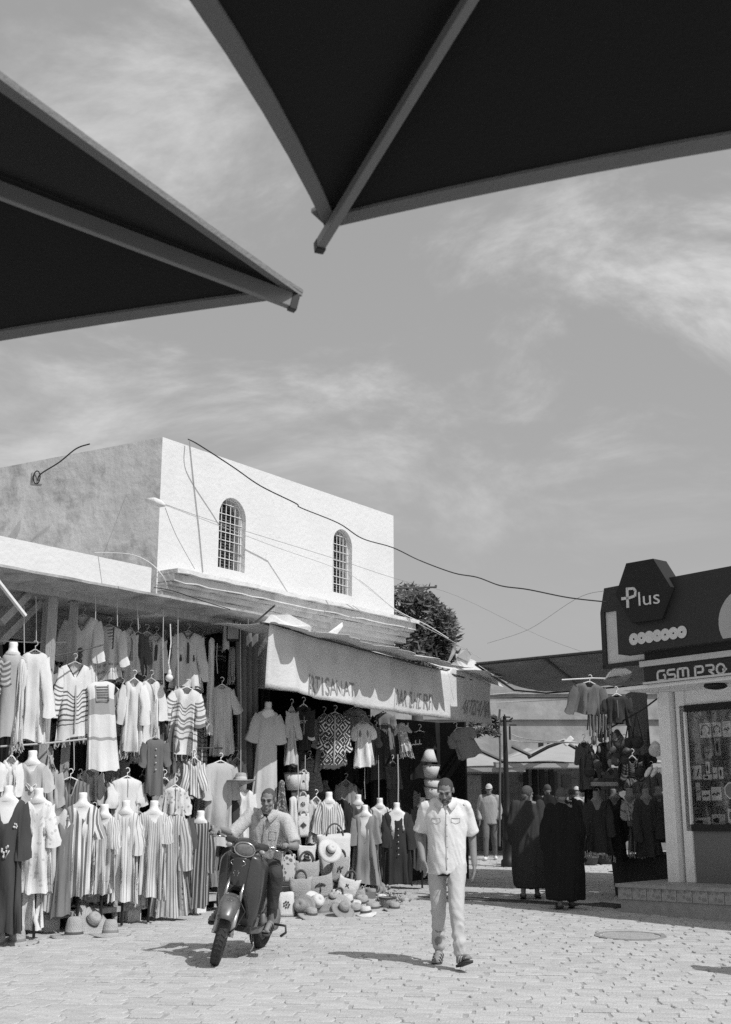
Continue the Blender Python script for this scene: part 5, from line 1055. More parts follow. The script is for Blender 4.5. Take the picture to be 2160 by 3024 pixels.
# --- awning stall
garment('jacket', 'dark jacket covered in white zigzag and triangle pattern, hanging under the lettered awning', 990, 2106, 2266, 38, 40, .30, z_jk, neck='u', neckd=.02, sleeve=(.50, 12, .085), placket=(cloth(.4), .03, .96), folds=.008, bandhem=(c_dk, [(.94, 1.0)]), yaw=10)
garment('kaftan', 'grey kaftan hanging behind the zigzag jacket, lit down its left edge', 958, 2110, 2274, 24, 34, .05, cloth(.34), sleeve=(.45, 16, .09), yaw=10)
garment('t_shirt', 'bright white t-shirt with small chest badges on a dark hanger, right of the zigzag jacket', 1072, 2132, 2264, 26, 30, .35, cloth(.74, 'floral', .6, .05, .2), neck='u', neckd=.04, sleeve=(.22, 24, .06), motif=('tassels', 0, .16, .02, cloth(.3)), yaw=10)
garment('shorts', 'small frayed pale garment dangling, lit, right of the white t-shirt', 1182, 2132, 2224, 15, 18, .35, cloth(.45, 'floral', .75, .05, .35), sup=None, neck='r', fringe=True, tilt=-10, sleeve=(.14, 50, .03))
t_ar = garment('t_shirt', 'black t-shirt with white script across the chest, half lit at its right sleeve', 1240, 2160, 2300, 38, 34, .20, cloth(.03), neck='u', neckd=.04, sleeve=(.26, 26, .08), folds=.008)
garment('t_shirt', 'grey t-shirt swinging sideways at the right end of the awning stall', 1352, 2152, 2244, 34, 36, .55, cloth(.26), neck='r', neckd=.03, sleeve=(.2, 30, .08), tilt=-24, folds=.010)
garment('kaftan', 'narrow kaftan sunlit down one edge left of the dark sports jackets', 862, 2088, 2260, 14, 20, .1, cloth(.5), yaw=20, sleeve=(.4, 10, .06))
garment('jacket', 'black sports jacket with three pale sleeve stripes, left of the zigzag jacket', 897, 2082, 2216, 24, 22, .0, cloth(.04), sleeve=(.45, 8, .06, cloth(.6)), placket=(cloth(.5), .01, .6))
garment('jersey', 'grey football jersey with sponsor lettering hanging behind the white t-shirt', 1047, 2090, 2166, 30, 30, -.6, cloth(.34), sleeve=(.18, 30, .07), neck='u', neckd=.03)
garment('jersey', 'grey football jersey with dark chest stripe hanging right of the sponsor jersey', 1133, 2104, 2218, 28, 30, -.5, cloth(.20), sleeve=(.2, 26, .07), neck='u', neckd=.03, bandhem=(c_d, [(.30, .38)]))
garment('kaftan', 'dark sun-touched kaftan hanging behind the white t-shirt', 1090, 2135, 2262, 24, 26, .1, cloth(.12), sleeve=(.3, 20, .07), yaw=10)
garment('shawl', 'dotted dark triangular shawl hanging just right of the rider head', 832, 2300, 2420, 10, 32, .15, f_dk, sup=None, neck='r', folds=.012)
garment('skirt', 'long white skirt on a clip, right of the dotted shawl', 866, 2348, 2490, 12, 24, .25, c_w, sup=None, neck='r', folds=.016)
garment('dress', 'white long-sleeved dress hung sideways, left of the striped blouse', 934, 2356, 2490, 22, 26, .2, c_w2, sleeve=(.4, 12, .07), folds=.02, yaw=16)
garment('blouse', 'white blouse with dense dark vertical stripes and scoop neck on a grey bust', 972, 2362, 2478, 32, 34, .38, s_fine, neck='v', neckd=.14, neckw=.085, sleeve=(.40, 14, .10), sup='bust', folds=.014, nf=6)
garment('kaftan', 'dim grey kaftan with dark dripping motif, behind and right of the striped blouse', 1022, 2306, 2470, 24, 30, -.3, cloth(.26), sleeve=(.4, 10, .07), motif=('tassels', 0, .35, .04, c_d))
garment('dress', 'mid-grey floor-length dress with gathered bust on a white form, beside the bag pile', 1078, 2400, 2612, 36, 46, .45, cloth(.26), neck='v', neckd=.14, neckw=.07, sleeve=(.42, 10, .09), sup='bust', folds=.026, nf=6)
garment('blouse', 'white blouse on a bust behind the grey floor-length dress', 1122, 2378, 2470, 30, 30, .0, c_w, neck='v', neckd=.1, sleeve=(.3, 22, .08), sup='bust')
garment('jacket', 'dark jacket on a bust behind the left shoulder of the grey dress', 1058, 2368, 2470, 28, 28, -.15, cloth(.10), sleeve=(.4, 10, .07), sup='bust')
garment('robe', 'black buttoned robe with pale tassels on a white bust, right of the grey dress', 1172, 2392, 2612, 40, 44, .5, cloth(.035), neck='v', neckd=.14, neckw=.07, sleeve=(.55, 10, .10), sup='bust', folds=.024, nf=6, buttons=5, motif=('tassels', 0, .20, .03, cloth(.5)))
garment('jacket', 'charcoal jacket over dark skirt on a white bust, just left of the walking man', 1248, 2376, 2570, 30, 32, .35, cloth(.09), neck='v', neckd=.12, sleeve=(.5, 10, .08), sup='bust')
for i, (x, y, v) in enumerate(((960, 2325, .14), (1040, 2320, .12), (1110, 2330, .16), (1150, 2318, .10), (1196, 2322, .18), (1232, 2320, .12))):
    garment('t_shirt', 'dim t-shirt on a shade-darkened bust in the back row of the awning stall', x, y, y + 110, 24, 24, -.8, cloth(v), neck='u', sup='bust', sleeve=(.2, 24, .07), group='t-shirts on busts in the back row')
def chesttext(px, py, o, txt, wpx, v, nm, lab):
    a = W(px - wpx / 2, py, o); b2 = W(px + wpx / 2, py, o); k = ppm(a); a = W(px, py, o) + Vector((-wpx / k / 2, 0, 0)); b2 = W(px, py, o) + Vector((wpx / k / 2, 0, 0))
# right-hand stall beyond the robed men (dim)
def rg_(label, px, yt, yb, ws, wh, v, d, kind='dress', **kw): garment(kind, label, px, yt, yb, ws, wh, 0, kw.pop('mat', None) or cloth(v), dpt=d, **kw)
rg_('grey linen jacket hanging highest in the right stall, lit from behind', 1742, 2016, 2110, 44, 46, .16, 17.6, 'jacket', sleeve=(.42, 30, .08), neck='v', neckd=.12, placket=(cloth(.10), .02, .95), tilt=6)
rg_('dark padded vest with square pockets hanging right of the grey linen jacket', 1822, 2052, 2140, 34, 36, .05, 17.5, 'vest', sleeve=(.2, 30, .06), neck='v', neckd=.05, placket=(cloth(.12), .02, .9))
rg_('black floor-length dress with white V inset on a bust, front of the right stall', 1763, 2358, 2520, 32, 42, .045, 18.0, sleeve=(.5, 10, .07), sup='bust', neck='v', neckd=.2, fringe=True)
rg_('black narrow dress standing behind the first black dress of the right stall', 1815, 2352, 2540, 24, 26, .025, 18.4, sup='bust', sleeve=(.5, 8, .06))
rg_('dim grey-and-white print blouse on a bust in the middle of the right stall', 1860, 2350, 2420, 18, 20, .34, 18.0, 'blouse', mat=cloth(.36, 'floral', .15, .06, .4), sup='bust', sleeve=(.3, 16, .06))
rg_('fine-striped grey skirt with fringed hem in the right stall', 1878, 2340, 2515, 22, 26, .2, 18.2, 'skirt', mat=cloth(.22, 'vstripe', .10, .03, .5), sup=None, neck='r', fringe=True)
rg_('dark hooded robe with white neck inset, rightmost bust beside the kiosk pillar', 1908, 2352, 2530, 30, 40, .055, 17.8, 'robe', sleeve=(.6, 10, .08), sup='bust', neck='v', neckd=.12, mat=cloth(.05))
rg_('dark robe leaning against the kiosk side, behind the hooded robe', 1945, 2345, 2480, 22, 26, .07, 18.2, 'robe', sleeve=(.5, 10, .07), sup='bust')
rg_('striped dark jumper hanging behind the round bags', 1868, 2235, 2300, 20, 20, .05, 18.3, 'jumper', mat=cloth(.05, 'hstripe', .16, .05, .4), sleeve=(.3, 14, .06), sup='hanger')
rg_('grey tunic hanging below the striped jumper', 1875, 2285, 2350, 22, 26, .18, 18.5, 'tunic', sleeve=(.2, 14, .06))
rg_('large grey cloth sheet hanging under the canopy right of the vest', 1880, 2040, 2230, 34, 30, .14, 18.6, 'cloth', sup=None, neck='r')
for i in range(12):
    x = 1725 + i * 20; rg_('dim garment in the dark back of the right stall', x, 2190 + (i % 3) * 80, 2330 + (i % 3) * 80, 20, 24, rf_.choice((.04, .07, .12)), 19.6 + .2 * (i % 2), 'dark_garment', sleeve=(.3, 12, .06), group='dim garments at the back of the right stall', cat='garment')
rs = thing('right_stall', 'dark-backed stall of bags and robes between the lane and the kiosk', 'market stall', D(1850, 2600, 20))
p0_ = G(1730, 2520); p1_ = D(1990, 2500, 18.6); p1_.z = 0
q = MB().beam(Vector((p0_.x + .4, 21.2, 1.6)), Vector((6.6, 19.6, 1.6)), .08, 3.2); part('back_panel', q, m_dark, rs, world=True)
part('display_bench', MB().beam(D(1838, 2530, 18.8), D(1960, 2520, 18.2), .5, .04), m_woodd, rs, world=True)
part('bench_cloth', MB().beam(D(1838, 2545, 18.85) * 1 - Vector((0, 0, .25)), D(1960, 2535, 18.25) - Vector((0, 0, .25)), .46, .62), cloth(.05), rs, world=True)
part('rail', MB().tube([D(1660, 2008, 17.6), D(1752, 2003, 17.6), D(1830, 2005, 17.5)], .012, 6), m_white, rs, world=True)
part('rail', MB().tube([D(1765, 2172, 18), D(1900, 2095, 17.0), D(1960, 2050, 16.8)], .012, 6), m_black, rs, world=True)
# handbags
def handbag(label, x, y, r_, d, v, strap=60, shape='round', o=None, mat=None):
    p = D(x, y, d) if o is None else W(x, y, o); k = ppm(p); R_ = r_ / k; t = thing('handbag', label, 'handbag', p - Vector((0, 0, R_)))
    q = MB().ell((0, 0, R_), (R_, R_ * .38, R_ * (1.0 if shape == 'round' else 1.15)), None, 16, 10)
    if shape != 'round':
        for i, pt in enumerate(q.v): q.v[i] = (pt[0] * (1 - .25 * (pt[2] - R_) / R_), pt[1], pt[2])
    part('bag_body', q, mat or M('leather_%.2f' % v, v, .45, .2, 12, .2, 40), t, True)
    st_ = strap / k; part('strap', MB().tube([(-R_ * .8, 0, R_ * 1.4), (-R_ * .3, 0, R_ * 1.6 + st_ * .6), (0, .01, R_ * 1.6 + st_), (R_ * .3, 0, R_ * 1.6 + st_ * .6), (R_ * .8, 0, R_ * 1.4)], .010, 5), m_black, t, True)
    part('flap', MB().ell((0, -R_ * .25, R_ * 1.2), (R_ * .6, R_ * .2, R_ * .45), None, 12, 7), M('leather_%.2f' % (v * 1.4), v * 1.4, .45, .2, 12), t, True); return t
for a in (('black pear-shaped handbag on long straps, lowest left in the right stall', 1741, 2276, 17, 17.2, .022, 75, 'pear'), ('round dark handbag right of the pear-shaped one', 1764, 2258, 15, 17.5, .05, 20), ('large round grey bag high in the middle of the right stall', 1828, 2190, 20, 17.6, .09, 20), ('black round handbag with triangular strap, under the hanging cloth', 1884, 2192, 19, 17.2, .018, 75), ('black round handbag left of the triangular-strap one', 1862, 2194, 17, 17.5, .02, 60), ('dim round bag low between two black handbags', 1853, 2222, 15, 17.8, .07, 15), ('small dark round bag lowest of the round cluster', 1846, 2245, 14, 17.6, .045, 10), ('black slouchy handbag near the kiosk with long straps', 1894, 2278, 15, 17.3, .02, 50, 'pear'), ('small dark bag dangling by the first stall hooks', 1747, 2232, 10, 17.6, .04, 30, 'pear'), ('dim bag at the foot of the hanging belts', 1822, 2252, 12, 17.9, .06, 20)):
    handbag(*a)
handbag('white bucket bag catching light beside the kiosk pillar', 1937, 2212, 20, 17.0, .5, 10, 'pear', mat=m_canvas)
q = MB(); rb = random.Random(4)
bl = thing('belt_bundle', 'bundle of thin belts and necklaces dangling below the grey linen jacket', 'belts', D(1775, 2120, 17.5))
for i in range(22):
    x = 1738 + i * 3.2; y0 = 2112 + rb.uniform(-4, 4); y1 = 2150 + rb.uniform(0, 60); part('belt', MB().tube([D(x, y0, 17.5), D(x + rb.uniform(-2, 2), (y0 + y1) / 2, 17.5), D(x + rb.uniform(-4, 4), y1, 17.5)], .010, 4), M('belt_%d' % (i % 3), (.03, .10, .3)[i % 3], .5), bl, world=True)
for i in range(26):
    x = 1752 + rb.uniform(0, 75); y = 2160 + rb.uniform(0, 130); part('trinket', MB().ell(D(x, y, 17.55), (.045 * rb.uniform(.5, 1.3), .02, .06 * rb.uniform(.5, 1.4)), None, 8, 6), M('trinket_%d' % (i % 3), (.04, .09, .22)[i % 3], .5), bl, world=True)
sh_ = thing('shoe_pair', 'pair of pale sandals hanging on the dark bag by the kiosk', 'shoes', D(1922, 2280, 17.0))
for dx_ in (-9, 9): part('shoe', MB().ell(D(1924 + dx_, 2280, 17.0), (.035, .03, .09), Matrix.Rotation(.6, 3, 'Y'), 10, 7), m_white, sh_, True, world=True)
hs = D(1782, 2330, 18)
for i, (x, y, lab, v) in enumerate(((1772, 2312, 'left of two stacked pillbox hats with pale band over the first black dress', .06), (1800, 2312, 'right of two stacked pillbox hats with pale band', .05))):
    c = D(x, y, 17.9); t = thing('cap', lab, 'hat', c - Vector((0, 0, .05))); part('crown', MB().lathe([(.001, .12), (.10, .115), (.125, .05), (.13, 0)], c - Vector((0, 0, .05)), 16), cloth(v), t, True, world=True); part('band', MB().lathe([(.131, .0), (.137, .01), (.137, .05), (.131, .06)], c - Vector((0, 0, .05)), 16), cloth(.3), t, True, world=True)
for (x, y, w_, h_, d, v, lab) in ((1790, 2530, 40, 22, 18.6, .06, 'low dark woven basket on the ground of the right stall'), (1746, 2535, 24, 20, 18.7, .09, 'small dim basket leftmost on the ground of the right stall'), (1900, 2562, 22, 18, 17.3, .02, 'black bag heap on the kiosk step end'), (1860, 2560, 46, 16, 18.2, .03, 'wide dark basket on the ground before the bench')):
    c = G(x, y + h_) ; k = ppm(c); t = thing('basket', lab, 'basket', c); part('basket_body', MB().lathe([(.001, .01), (w_ / k * .75, .01), (w_ / k, h_ / k * 1.2), (w_ / k * 1.05, h_ / k * 1.25), (w_ / k * .9, h_ / k * .9)], c, 18), M('basket_dim_%.2f' % v, v, .9, .3, 10), t, True, world=True); part('handle', MB().tube([c + Vector((w_ / k * cos(a), 0, h_ / k * 1.2 + .05 * sin(a))) for a in [pi * i / 8 for i in range(9)]], .012, 6), m_woodd, t, True, world=True)
c = K(aP - .13, BW - .5, zst); t = thing('bin', 'tall pale woven bin standing on the step against the kiosk pillar', 'bin', c); part('bin_body', MB().lathe([(.001, .01), (.13, .01), (.16, .42), (.165, .43), (.14, .40)], c, 18), M('bin_pale', .22, .8, .2, 9), t, True, world=True); part('rim', MB().lathe([(.16, .42), (.175, .425), (.175, .44), (.16, .445)], c, 18), M('bin_rim', .3, .8), t, True, world=True)
# ------------------------------------------------------------------ hats, baskets, totes
def hat(label, c, R_=.19, hc=.11, rc=.085, v=None, brim=.015, tiltx=0, tilty=0, band=None, mat=None, cone=False, fringe=False, rotz=0, group=None):
    rc *= .82; hc *= 1.05; band = band or (cloth(.10) if int(R_ * 1000 + hc * 777) % 2 else cloth(.22)); T4 = Matrix.Translation(c) @ Euler((tiltx, tilty, rotz)).to_matrix().to_4x4(); t = thing('straw_hat', label, 'hat', mat4=T4, group=group)
    q = MB(); n = 26; prof = [(R_, 0.0), (R_ * .8, .006), (rc * 1.15, .012), (rc, .03), (rc * (.92 if cone else .97), hc * .6), (rc * (.72 if cone else .86), hc * .93), (rc * .5, hc), (.001, hc * .97)]
    rings = []; uvs = []
    for i, (r_, z) in enumerate(prof):
        rings.append([Vector((r_ * cos(2 * pi * k / n), r_ * sin(2 * pi * k / n), z + (brim * sin(2 * 2 * pi * k / n + 1) if i < 2 else 0))) for k in range(n)]); uvs.append([(k / n * .5, i * .05) for k in range(n)])
    q.loft(rings, False, uvs=uvs); o_ = part('hat_body', q, mat or m_straw, t, True); md = o_.modifiers.new('s', 'SOLIDIFY'); md.thickness = .005
    if band: part('hat_band', MB().lathe([(rc * 1.03, .022), (rc * 1.04, .028), (rc * 1.0, .052), (rc * .97, .056)], (0, 0, 0), n), band, t, True)
    if fringe:
        g = MB()
        for k in range(16): a = 2 * pi * k / 16; g.ell((R_ * cos(a), R_ * sin(a), 0), (.016, .016, .013), None, 7, 5)
        part('pompon_trim', g, cloth(.10), t, True)
    return t
H = hat
H('pale wide-brimmed straw hat on top of the dark kaftan, left of the rider', W(712, 2308, .18), .20, .11, .10, tiltx=-.14, tilty=-.05, band=cloth(.5))
H('straw hat with dark pompon trim, front left on the paving', G(50, 2787), .22, .17, .11, fringe=True, tiltx=.05, cone=True)
H('pale straw hat cut off by the left photo edge, on the paving', G(-6, 2790), .20, .13, .1, tiltx=.35)
H('straw hat with tall tapering crown standing on its brim on the paving', G(218, 2766), .26, .20, .125, cone=True)
H('straw hat leaning tilted against the tall-crowned one, brim up', G(268, 2752) + Vector((0, 0, .10)), .24, .12, .1, tiltx=.5, tilty=.75)
H('straw hat with frayed brim, right of the leaning hat on the paving', G(325, 2762), .24, .16, .11, fringe=False, cone=True, tiltx=-.06)
def tote(label, px, py, wpx, hpx, mat, lean=0.0, yaw=0.0, motif=None, handles=True, base=None, flare=1.08, hm=None):
    c = G(px, py) if base is None else W(px, py, base); k = ppm(c); w_ = wpx / k / 2; h_ = hpx / k; T4 = Matrix.Translation(c) @ Matrix.Rotation(radians(yaw + 6), 4, 'Z') @ Matrix.Rotation(lean, 4, 'Y') @ Matrix.Rotation(radians(-10), 4, 'X'); t = thing('tote_bag', label, 'bag', mat4=T4)
    rings = []; uvs = []; n = 24; rg = random.Random(int(px * 7 + py))
    for j in range(9):
        f = j / 8; ww = w_ * (.86 + (flare - .86) * f + .05 * sin(f * 3)); dd = w_ * (.34 + .12 * sin(f * pi)); rings.append([Vector((ww * sgp(cos(2 * pi * q_ / n), .5) + .008 * rg.uniform(-1, 1), dd * sgp(sin(2 * pi * q_ / n), .6) + .008 * rg.uniform(-1, 1), h_ * f + (.02 * sin(2 * pi * q_ / n * 2 + px) if f == 1 else 0))) for q_ in range(n)]); uvs.append([(q_ / n, f * h_) for q_ in range(n)])
    q = MB().loft(rings, False, uvs=uvs); q.f.append(tuple(range(n - 1, -1, -1))); o_ = part('bag_body', q, mat, t, True); md = o_.modifiers.new('s', 'SOLIDIFY'); md.thickness = .008
    if handles:
        for sg in (-1, 1): part('handle', MB().tube([(w_ * .55 * cos(a), sg * w_ * .35, h_ * .97 + w_ * .75 * sin(a)) for a in [pi * i / 10 for i in range(11)]], .012, 6), hm or m_woodd, t, True)
    if motif:
        g = MB(); y = -w_ * .47 - .004; zc_m = h_ * .5; s_ = min(w_, h_ / 2) * .5
        if motif == 'palm':
            g.tube([(0, y, zc_m - s_), (.1 * s_, y, zc_m)], .008, 5)
            for a_ in range(7): an = pi * a_ / 6; g.tube([(.1 * s_, y, zc_m), (.1 * s_ + s_ * .6 * cos(an), y, zc_m + s_ * .5 * sin(an) + .1 * s_), (.1 * s_ + s_ * .95 * cos(an), y, zc_m + s_ * .3 * sin(an))], .008, 5)
        elif motif == 'diamond':
            for m_ in (1, .62, .3): g.tube([(s_ * m_, y, zc_m), (0, y, zc_m + s_ * m_), (-s_ * m_, y, zc_m), (0, y, zc_m - s_ * m_), (s_ * m_, y, zc_m)], .006, 5)
        elif motif == 'buckle':
            for dz in (-.5, .1): g.tube([(s_ * .5 * cos(a), y, zc_m + dz * s_ + s_ * .35 * sin(a)) for a in [2 * pi * i / 12 for i in range(13)]], .010, 5)
            g.tube([(-s_ * .9, y, zc_m - s_ * .9), (s_ * .9, y, zc_m - s_ * .9)], .012, 5); g.tube([(-s_ * .3, y, zc_m + s_ * .6), (0, y, zc_m + s_ * .9), (s_ * .3, y, zc_m + s_ * .6)], .010, 5)
        elif motif == 'flower':
            for i in range(7): a = 2 * pi * i / 7; g.ell((s_ * .6 * cos(a), y, zc_m + s_ * .6 * sin(a)), (s_ * .22, .01, s_ * .22), None, 8, 5)
            g.ell((0, y, zc_m), (s_ * .25, .012, s_ * .25), None, 8, 5)
        elif motif == 'cross': g.tube([(-s_ * .5, y, zc_m + s_ * .5), (s_ * .3, y, zc_m - s_ * .3)], .007, 5); g.tube([(-s_ * .5, y, zc_m - s_ * .2), (s_ * .1, y, zc_m + s_ * .5)], .007, 5)
        elif motif == 'camel': g.ell((0, y, zc_m), (s_ * .5, .008, s_ * .3)); g.ell((0, y, zc_m + s_ * .35), (s_ * .2, .008, s_ * .25)); g.tube([(s_ * .4, y, zc_m), (s_ * .8, y, zc_m + s_ * .5)], .012, 5); g.tube([(-s_ * .3, y, zc_m), (-s_ * .35, y, zc_m - s_ * .8)], .010, 5); g.tube([(s_ * .3, y, zc_m), (s_ * .35, y, zc_m - s_ * .8)], .010, 5)
        part('printed_motif', g, M('motif_dark', .08, .8), t, True)
    return t
st2 = m_straw2; ms = m_straw
OF = (G(1000, 2695) - F0).dot(NN); O1, O2, O3 = OF - .12, OF - .42, OF - .72
ds = thing('display_steps', 'cloth-covered display steps carrying the bag pile', 'display stand', G(960, 2690))
def sx_(px, o): return (W(px, 2600, o) - F0).dot(U)
for (x0, x1, o, y) in ((836, 1085, O2, 2652), (830, 1040, O3, 2606)):
    zt__ = W(950, y, o).z; a_, b_ = sx_(x0, o), sx_(x1, o); part('step', MB().hexa([S(a_, o + .15, 0), S(b_, o + .15, 0), S(b_, o - .14, 0), S(a_, o - .14, 0), S(a_, o + .15, zt__), S(b_, o + .15, zt__), S(b_, o - .14, zt__), S(a_, o - .14, zt__)]), cloth(.16), ds, world=True)
tote('tall cream bucket tote with dark side panel at the back top of the bag pile', 990, 2592, 92, 122, m_canvas, motif=None, yaw=8, flare=1.1, base=O3)
H('cream sun hat leaning on the rim of the tall bucket tote', W(975, 2512, O3 + .2), .18, .10, .085, tiltx=.9, tilty=.7, mat=m_canvas)
tote('cream tote printed with a buckle emblem, back row left', 906, 2562, 52, 64, m_canvas, motif='buckle', base=O3 - .05, handles=False)
tote('large woven straw basket with dark loop handles, back row centre-left', 906, 2606, 76, 60, ms, yaw=4, flare=1.0, base=O3 + .1)
tote('tall straw tote printed with a small camel, back row right', 998, 2606, 50, 76, ms, motif='camel', lean=.12, base=O3 + .18)
tote('straw shopper with dark floral side, half hidden behind the rider knee', 852, 2606, 44, 76, cloth(.45, 'floral', .14, .06, .4), yaw=10, base=O3)
tote('soft straw bag with paired black handles, middle row left', 888, 2654, 62, 58, ms, motif=None, yaw=-4, base=O2)
tote('slumped straw bag printed with palm trees, middle row centre', 950, 2654, 76, 66, ms, motif='palm', lean=-.16, handles=False, base=O2)
tote('pale canvas bag with curling handle, middle row right', 1020, 2646, 60, 52, m_canvas, motif='cross', lean=.3, yaw=-8, base=O2 + .05)
tote('round-bellied cream bag with wreath emblem, front left beside the scooter', 846, 2708, 54, 66, m_canvas, motif='flower', flare=.8, handles=False)
tote('small speckled straw purse lying on the steps beside the palm bag', 985, 2668, 40, 34, cloth(.5, 'floral', .2, .03, .3), lean=.5, handles=True, base=O2 + .2)
tote('little flat straw clutch lying near the grey dress', 1062, 2652, 44, 24, ms, lean=-.4, handles=False, base=O2 + .1)
tote('small cream bag with cross print hanging above the bag pile', 898, 2336, 28, 52, m_canvas, motif='cross', base=.1, handles=True, hm=m_cord)
tote('cream canvas bag with carnation print, upper of two hung by the blouse', 895, 2402, 34, 50, m_canvas, motif='flower', base=.25, hm=m_cord)
tote('cream canvas bag with diamond print, lower of two hung by the blouse', 896, 2472, 34, 64, m_canvas, motif='diamond', base=.3, hm=m_cord)
def wbasket(label, c, r0, r1, h, mat, tilt=0, rim=True, o_=None, cat='basket'):
    T4 = Matrix.Translation(c) @ Matrix.Rotation(tilt, 4, 'Y'); t = thing('basket', label, cat, mat4=T4); part('basket_body', MB().lathe([(.001, .004), (r0, .0), (r0 * .5 + r1 * .5, h * .5), (r1, h), (r1 * .94, h * .98), (r1 * .6, h * .3)], (0, 0, 0), 20, uvk=.7), mat, t, True)
    if rim: part('rim', MB().tube([(r1 * cos(2 * pi * i / 20), r1 * sin(2 * pi * i / 20), h) for i in range(21)], .009, 6), M('rim_dark', .08, .8), t, True)
    return t
wbasket('pale bucket basket hanging above the bag pile, left of the cross bag', W(866, 2334, .1), .09, .14, .24, m_canvas)
for i, (y, lb) in enumerate(((2250, 'cone-shaped'), (2298, 'upper round'), (2340, 'lower'), )):
    wbasket('%s woven basket in the hanging basket chain beside the walking man head' % lb, W(1268 + i * 4, y, .6), .10 if i else .14, .15 if i else .06, .21, m_canvas, .06)
wbasket('lowest pale basket of the hanging chain, with dark ring emblem', W(1277, 2362, .6), .10, .16, .20, m_canvas, .1)
wbasket('white bowl-shaped hat basket hanging left of the basket chain', W(1232, 2278, .0), .07, .12, .1, m_canvas)
hb_ = M('hat_band_black', .03, .7)
H('domed tan hat on its brim, front of the hat row', G(950, 2700), .19, .17, .115, mat=m_straw2, tiltx=.0)
H('wide cream hat lying tilted with flower motif, right of the domed tan hat', W(996, 2682, OF), .20, .08, .09, tiltx=.95, tilty=-.45, rotz=.3)
H('straw boater with dark ribbon, front of the hat row', G(1050, 2694), .17, .11, .10, band=hb_, tiltx=.25)
H('flat-crowned pale hat, rightmost at the front of the hat row', G(1102, 2688), .20, .10, .12, tiltx=.05)
H('tan hat lying on its side behind the domed one', W(893, 2682, O1 + .0), .18, .15, .11, tiltx=1.1, tilty=-.5, mat=m_straw2)
H('white hat with black band lying sideways in the pile', W(930, 2668, O1), .17, .13, .11, tiltx=.8, tilty=.9, band=hb_, mat=m_canvas)
H('small brown-rimmed hat on top of the hat row', W(985, 2658, O1), .14, .09, .08, tiltx=.4, band=hb_)
H('cream hat half under the boater', W(1025, 2668, O1), .20, .11, .11, tiltx=.2, mat=m_canvas)
H('pale hat lying behind the flat-crowned hat', W(1070, 2668, O1), .19, .10, .11, tiltx=.3)
H('tan hat on the far side of the pile beside the grey dress', G(1096, 2655) + Vector((0, 0, .05)), .16, .10, .1, mat=m_straw2)
for (x, y, r_, tx, ty, lab, mt) in ((1128, 2672, .17, .3, .1, 'pale hat lying flat just right of the flat-crowned hat', m_canvas), (1112, 2650, .16, .7, -.5, 'tan hat tipped on its side near the grey dress hem', m_straw2), (1165, 2690, .15, .1, .05, 'small straw hat nearest the walking man, at the pile end', m_straw), (920, 2712, .18, .15, .1, 'straw hat lying front of the tan one, near the scooter', m_straw), (1012, 2706, .16, .5, .4, 'straw hat propped before the tilted cream hat', m_straw2), (1082, 2704, .14, .05, -.1, 'small pale hat in front of the flat-crowned hat', m_canvas)):
    H(lab, G(x, y) + Vector((0, 0, .5 * r_ * abs(sin(tx)) + .5 * r_ * abs(sin(ty)))), r_, .10, .09, tiltx=tx, tilty=ty, mat=mt)
wbasket('small woven pot basket at the right end of the pile', G(1145, 2680), .08, .12, .13, m_straw2)
# pom trims and crumpled straw flowers
for (x, y, lab) in ((1080, 2640, 'bunch of crumpled straw flowers behind the hats'), (1125, 2650, 'heap of small straw ornaments right of the hats'), (1160, 2672, 'straw tassels trailing off the right end of the pile')):
    c = G(x, y); q = MB(); 
    for i in range(50): p = c + Vector((rl.gauss(0, .13), rl.gauss(0, .06), abs(rl.gauss(.05, .06)))); d = Vector((rl.gauss(0, 1), rl.gauss(0, 1), rl.gauss(0, 1))).normalized(); q.tube([p, p + d * .04, p + d * .05 + Vector((.02, 0, .02))], [.016, .012, .004], 5)
    single('straw_ornaments', lab, 'ornaments', q, m_straw, True)['kind'] = 'stuff'
def donkey(label, c, s_, yaw):
    t = thing('straw_donkey', label, 'toy animal', c, yaw)
    q = MB(); q.cap((-.12 * s_, 0, .26 * s_), (.12 * s_, 0, .27 * s_), .085 * s_, .08 * s_); q.cap((.13 * s_, 0, .30 * s_), (.22 * s_, 0, .44 * s_), .055 * s_, .045 * s_); q.cap((.20 * s_, 0, .47 * s_), (.32 * s_, 0, .42 * s_), .05 * s_, .035 * s_)
    for x in (-.12, .12):
        for y in (-.05, .05): q.cap((x * s_, y * s_, .22 * s_), ((x + .01) * s_, y * s_, .02 * s_), .034 * s_, .028 * s_)
    q.cap((-.19 * s_, 0, .28 * s_), (-.23 * s_, 0, .15 * s_), .014 * s_, .02 * s_)
    sculpt('body', q, m_straw, t, .012, 3, lambda p, n: .006 * nz(p, 28))
    for y in (-.03, .03): part('ear', MB().cap((.19 * s_, y * s_, .5 * s_), (.17 * s_, y * 1.6 * s_, .60 * s_), .016 * s_, .008 * s_, 8), m_straw, t, True)
    part('fleece', MB().ell((-.02 * s_, 0, .34 * s_), (.13 * s_, .085 * s_, .05 * s_)), m_canvas, t, True)
donkey('straw donkey toy standing behind the leaning hats, front left', G(318, 2724), 1.25, -.5)
donkey('small straw donkey lying on top of the bag pile beside the grey dress', G(1050, 2625) + Vector((0, 0, .12)), .62, .4)
tote('open basket bag with scribble-print cover among the floor hats', 248, 2706, 84, 46, cloth(.50, 'floral', .10, .05, .3), lean=.12, handles=True, flare=1.3, hm=m_cord)
cr = single('crate', 'low dark wooden crate behind the hats, front left', 'crate', MB().box(G(165, 2738) + Vector((0, .1, .10)), (.50, .3, .20)), m_woodd, bevel=.01)
bx = thing('display_box', 'small box with white front standing among the bags by the rider leg', 'box', G(862, 2665)); c = G(862, 2665)
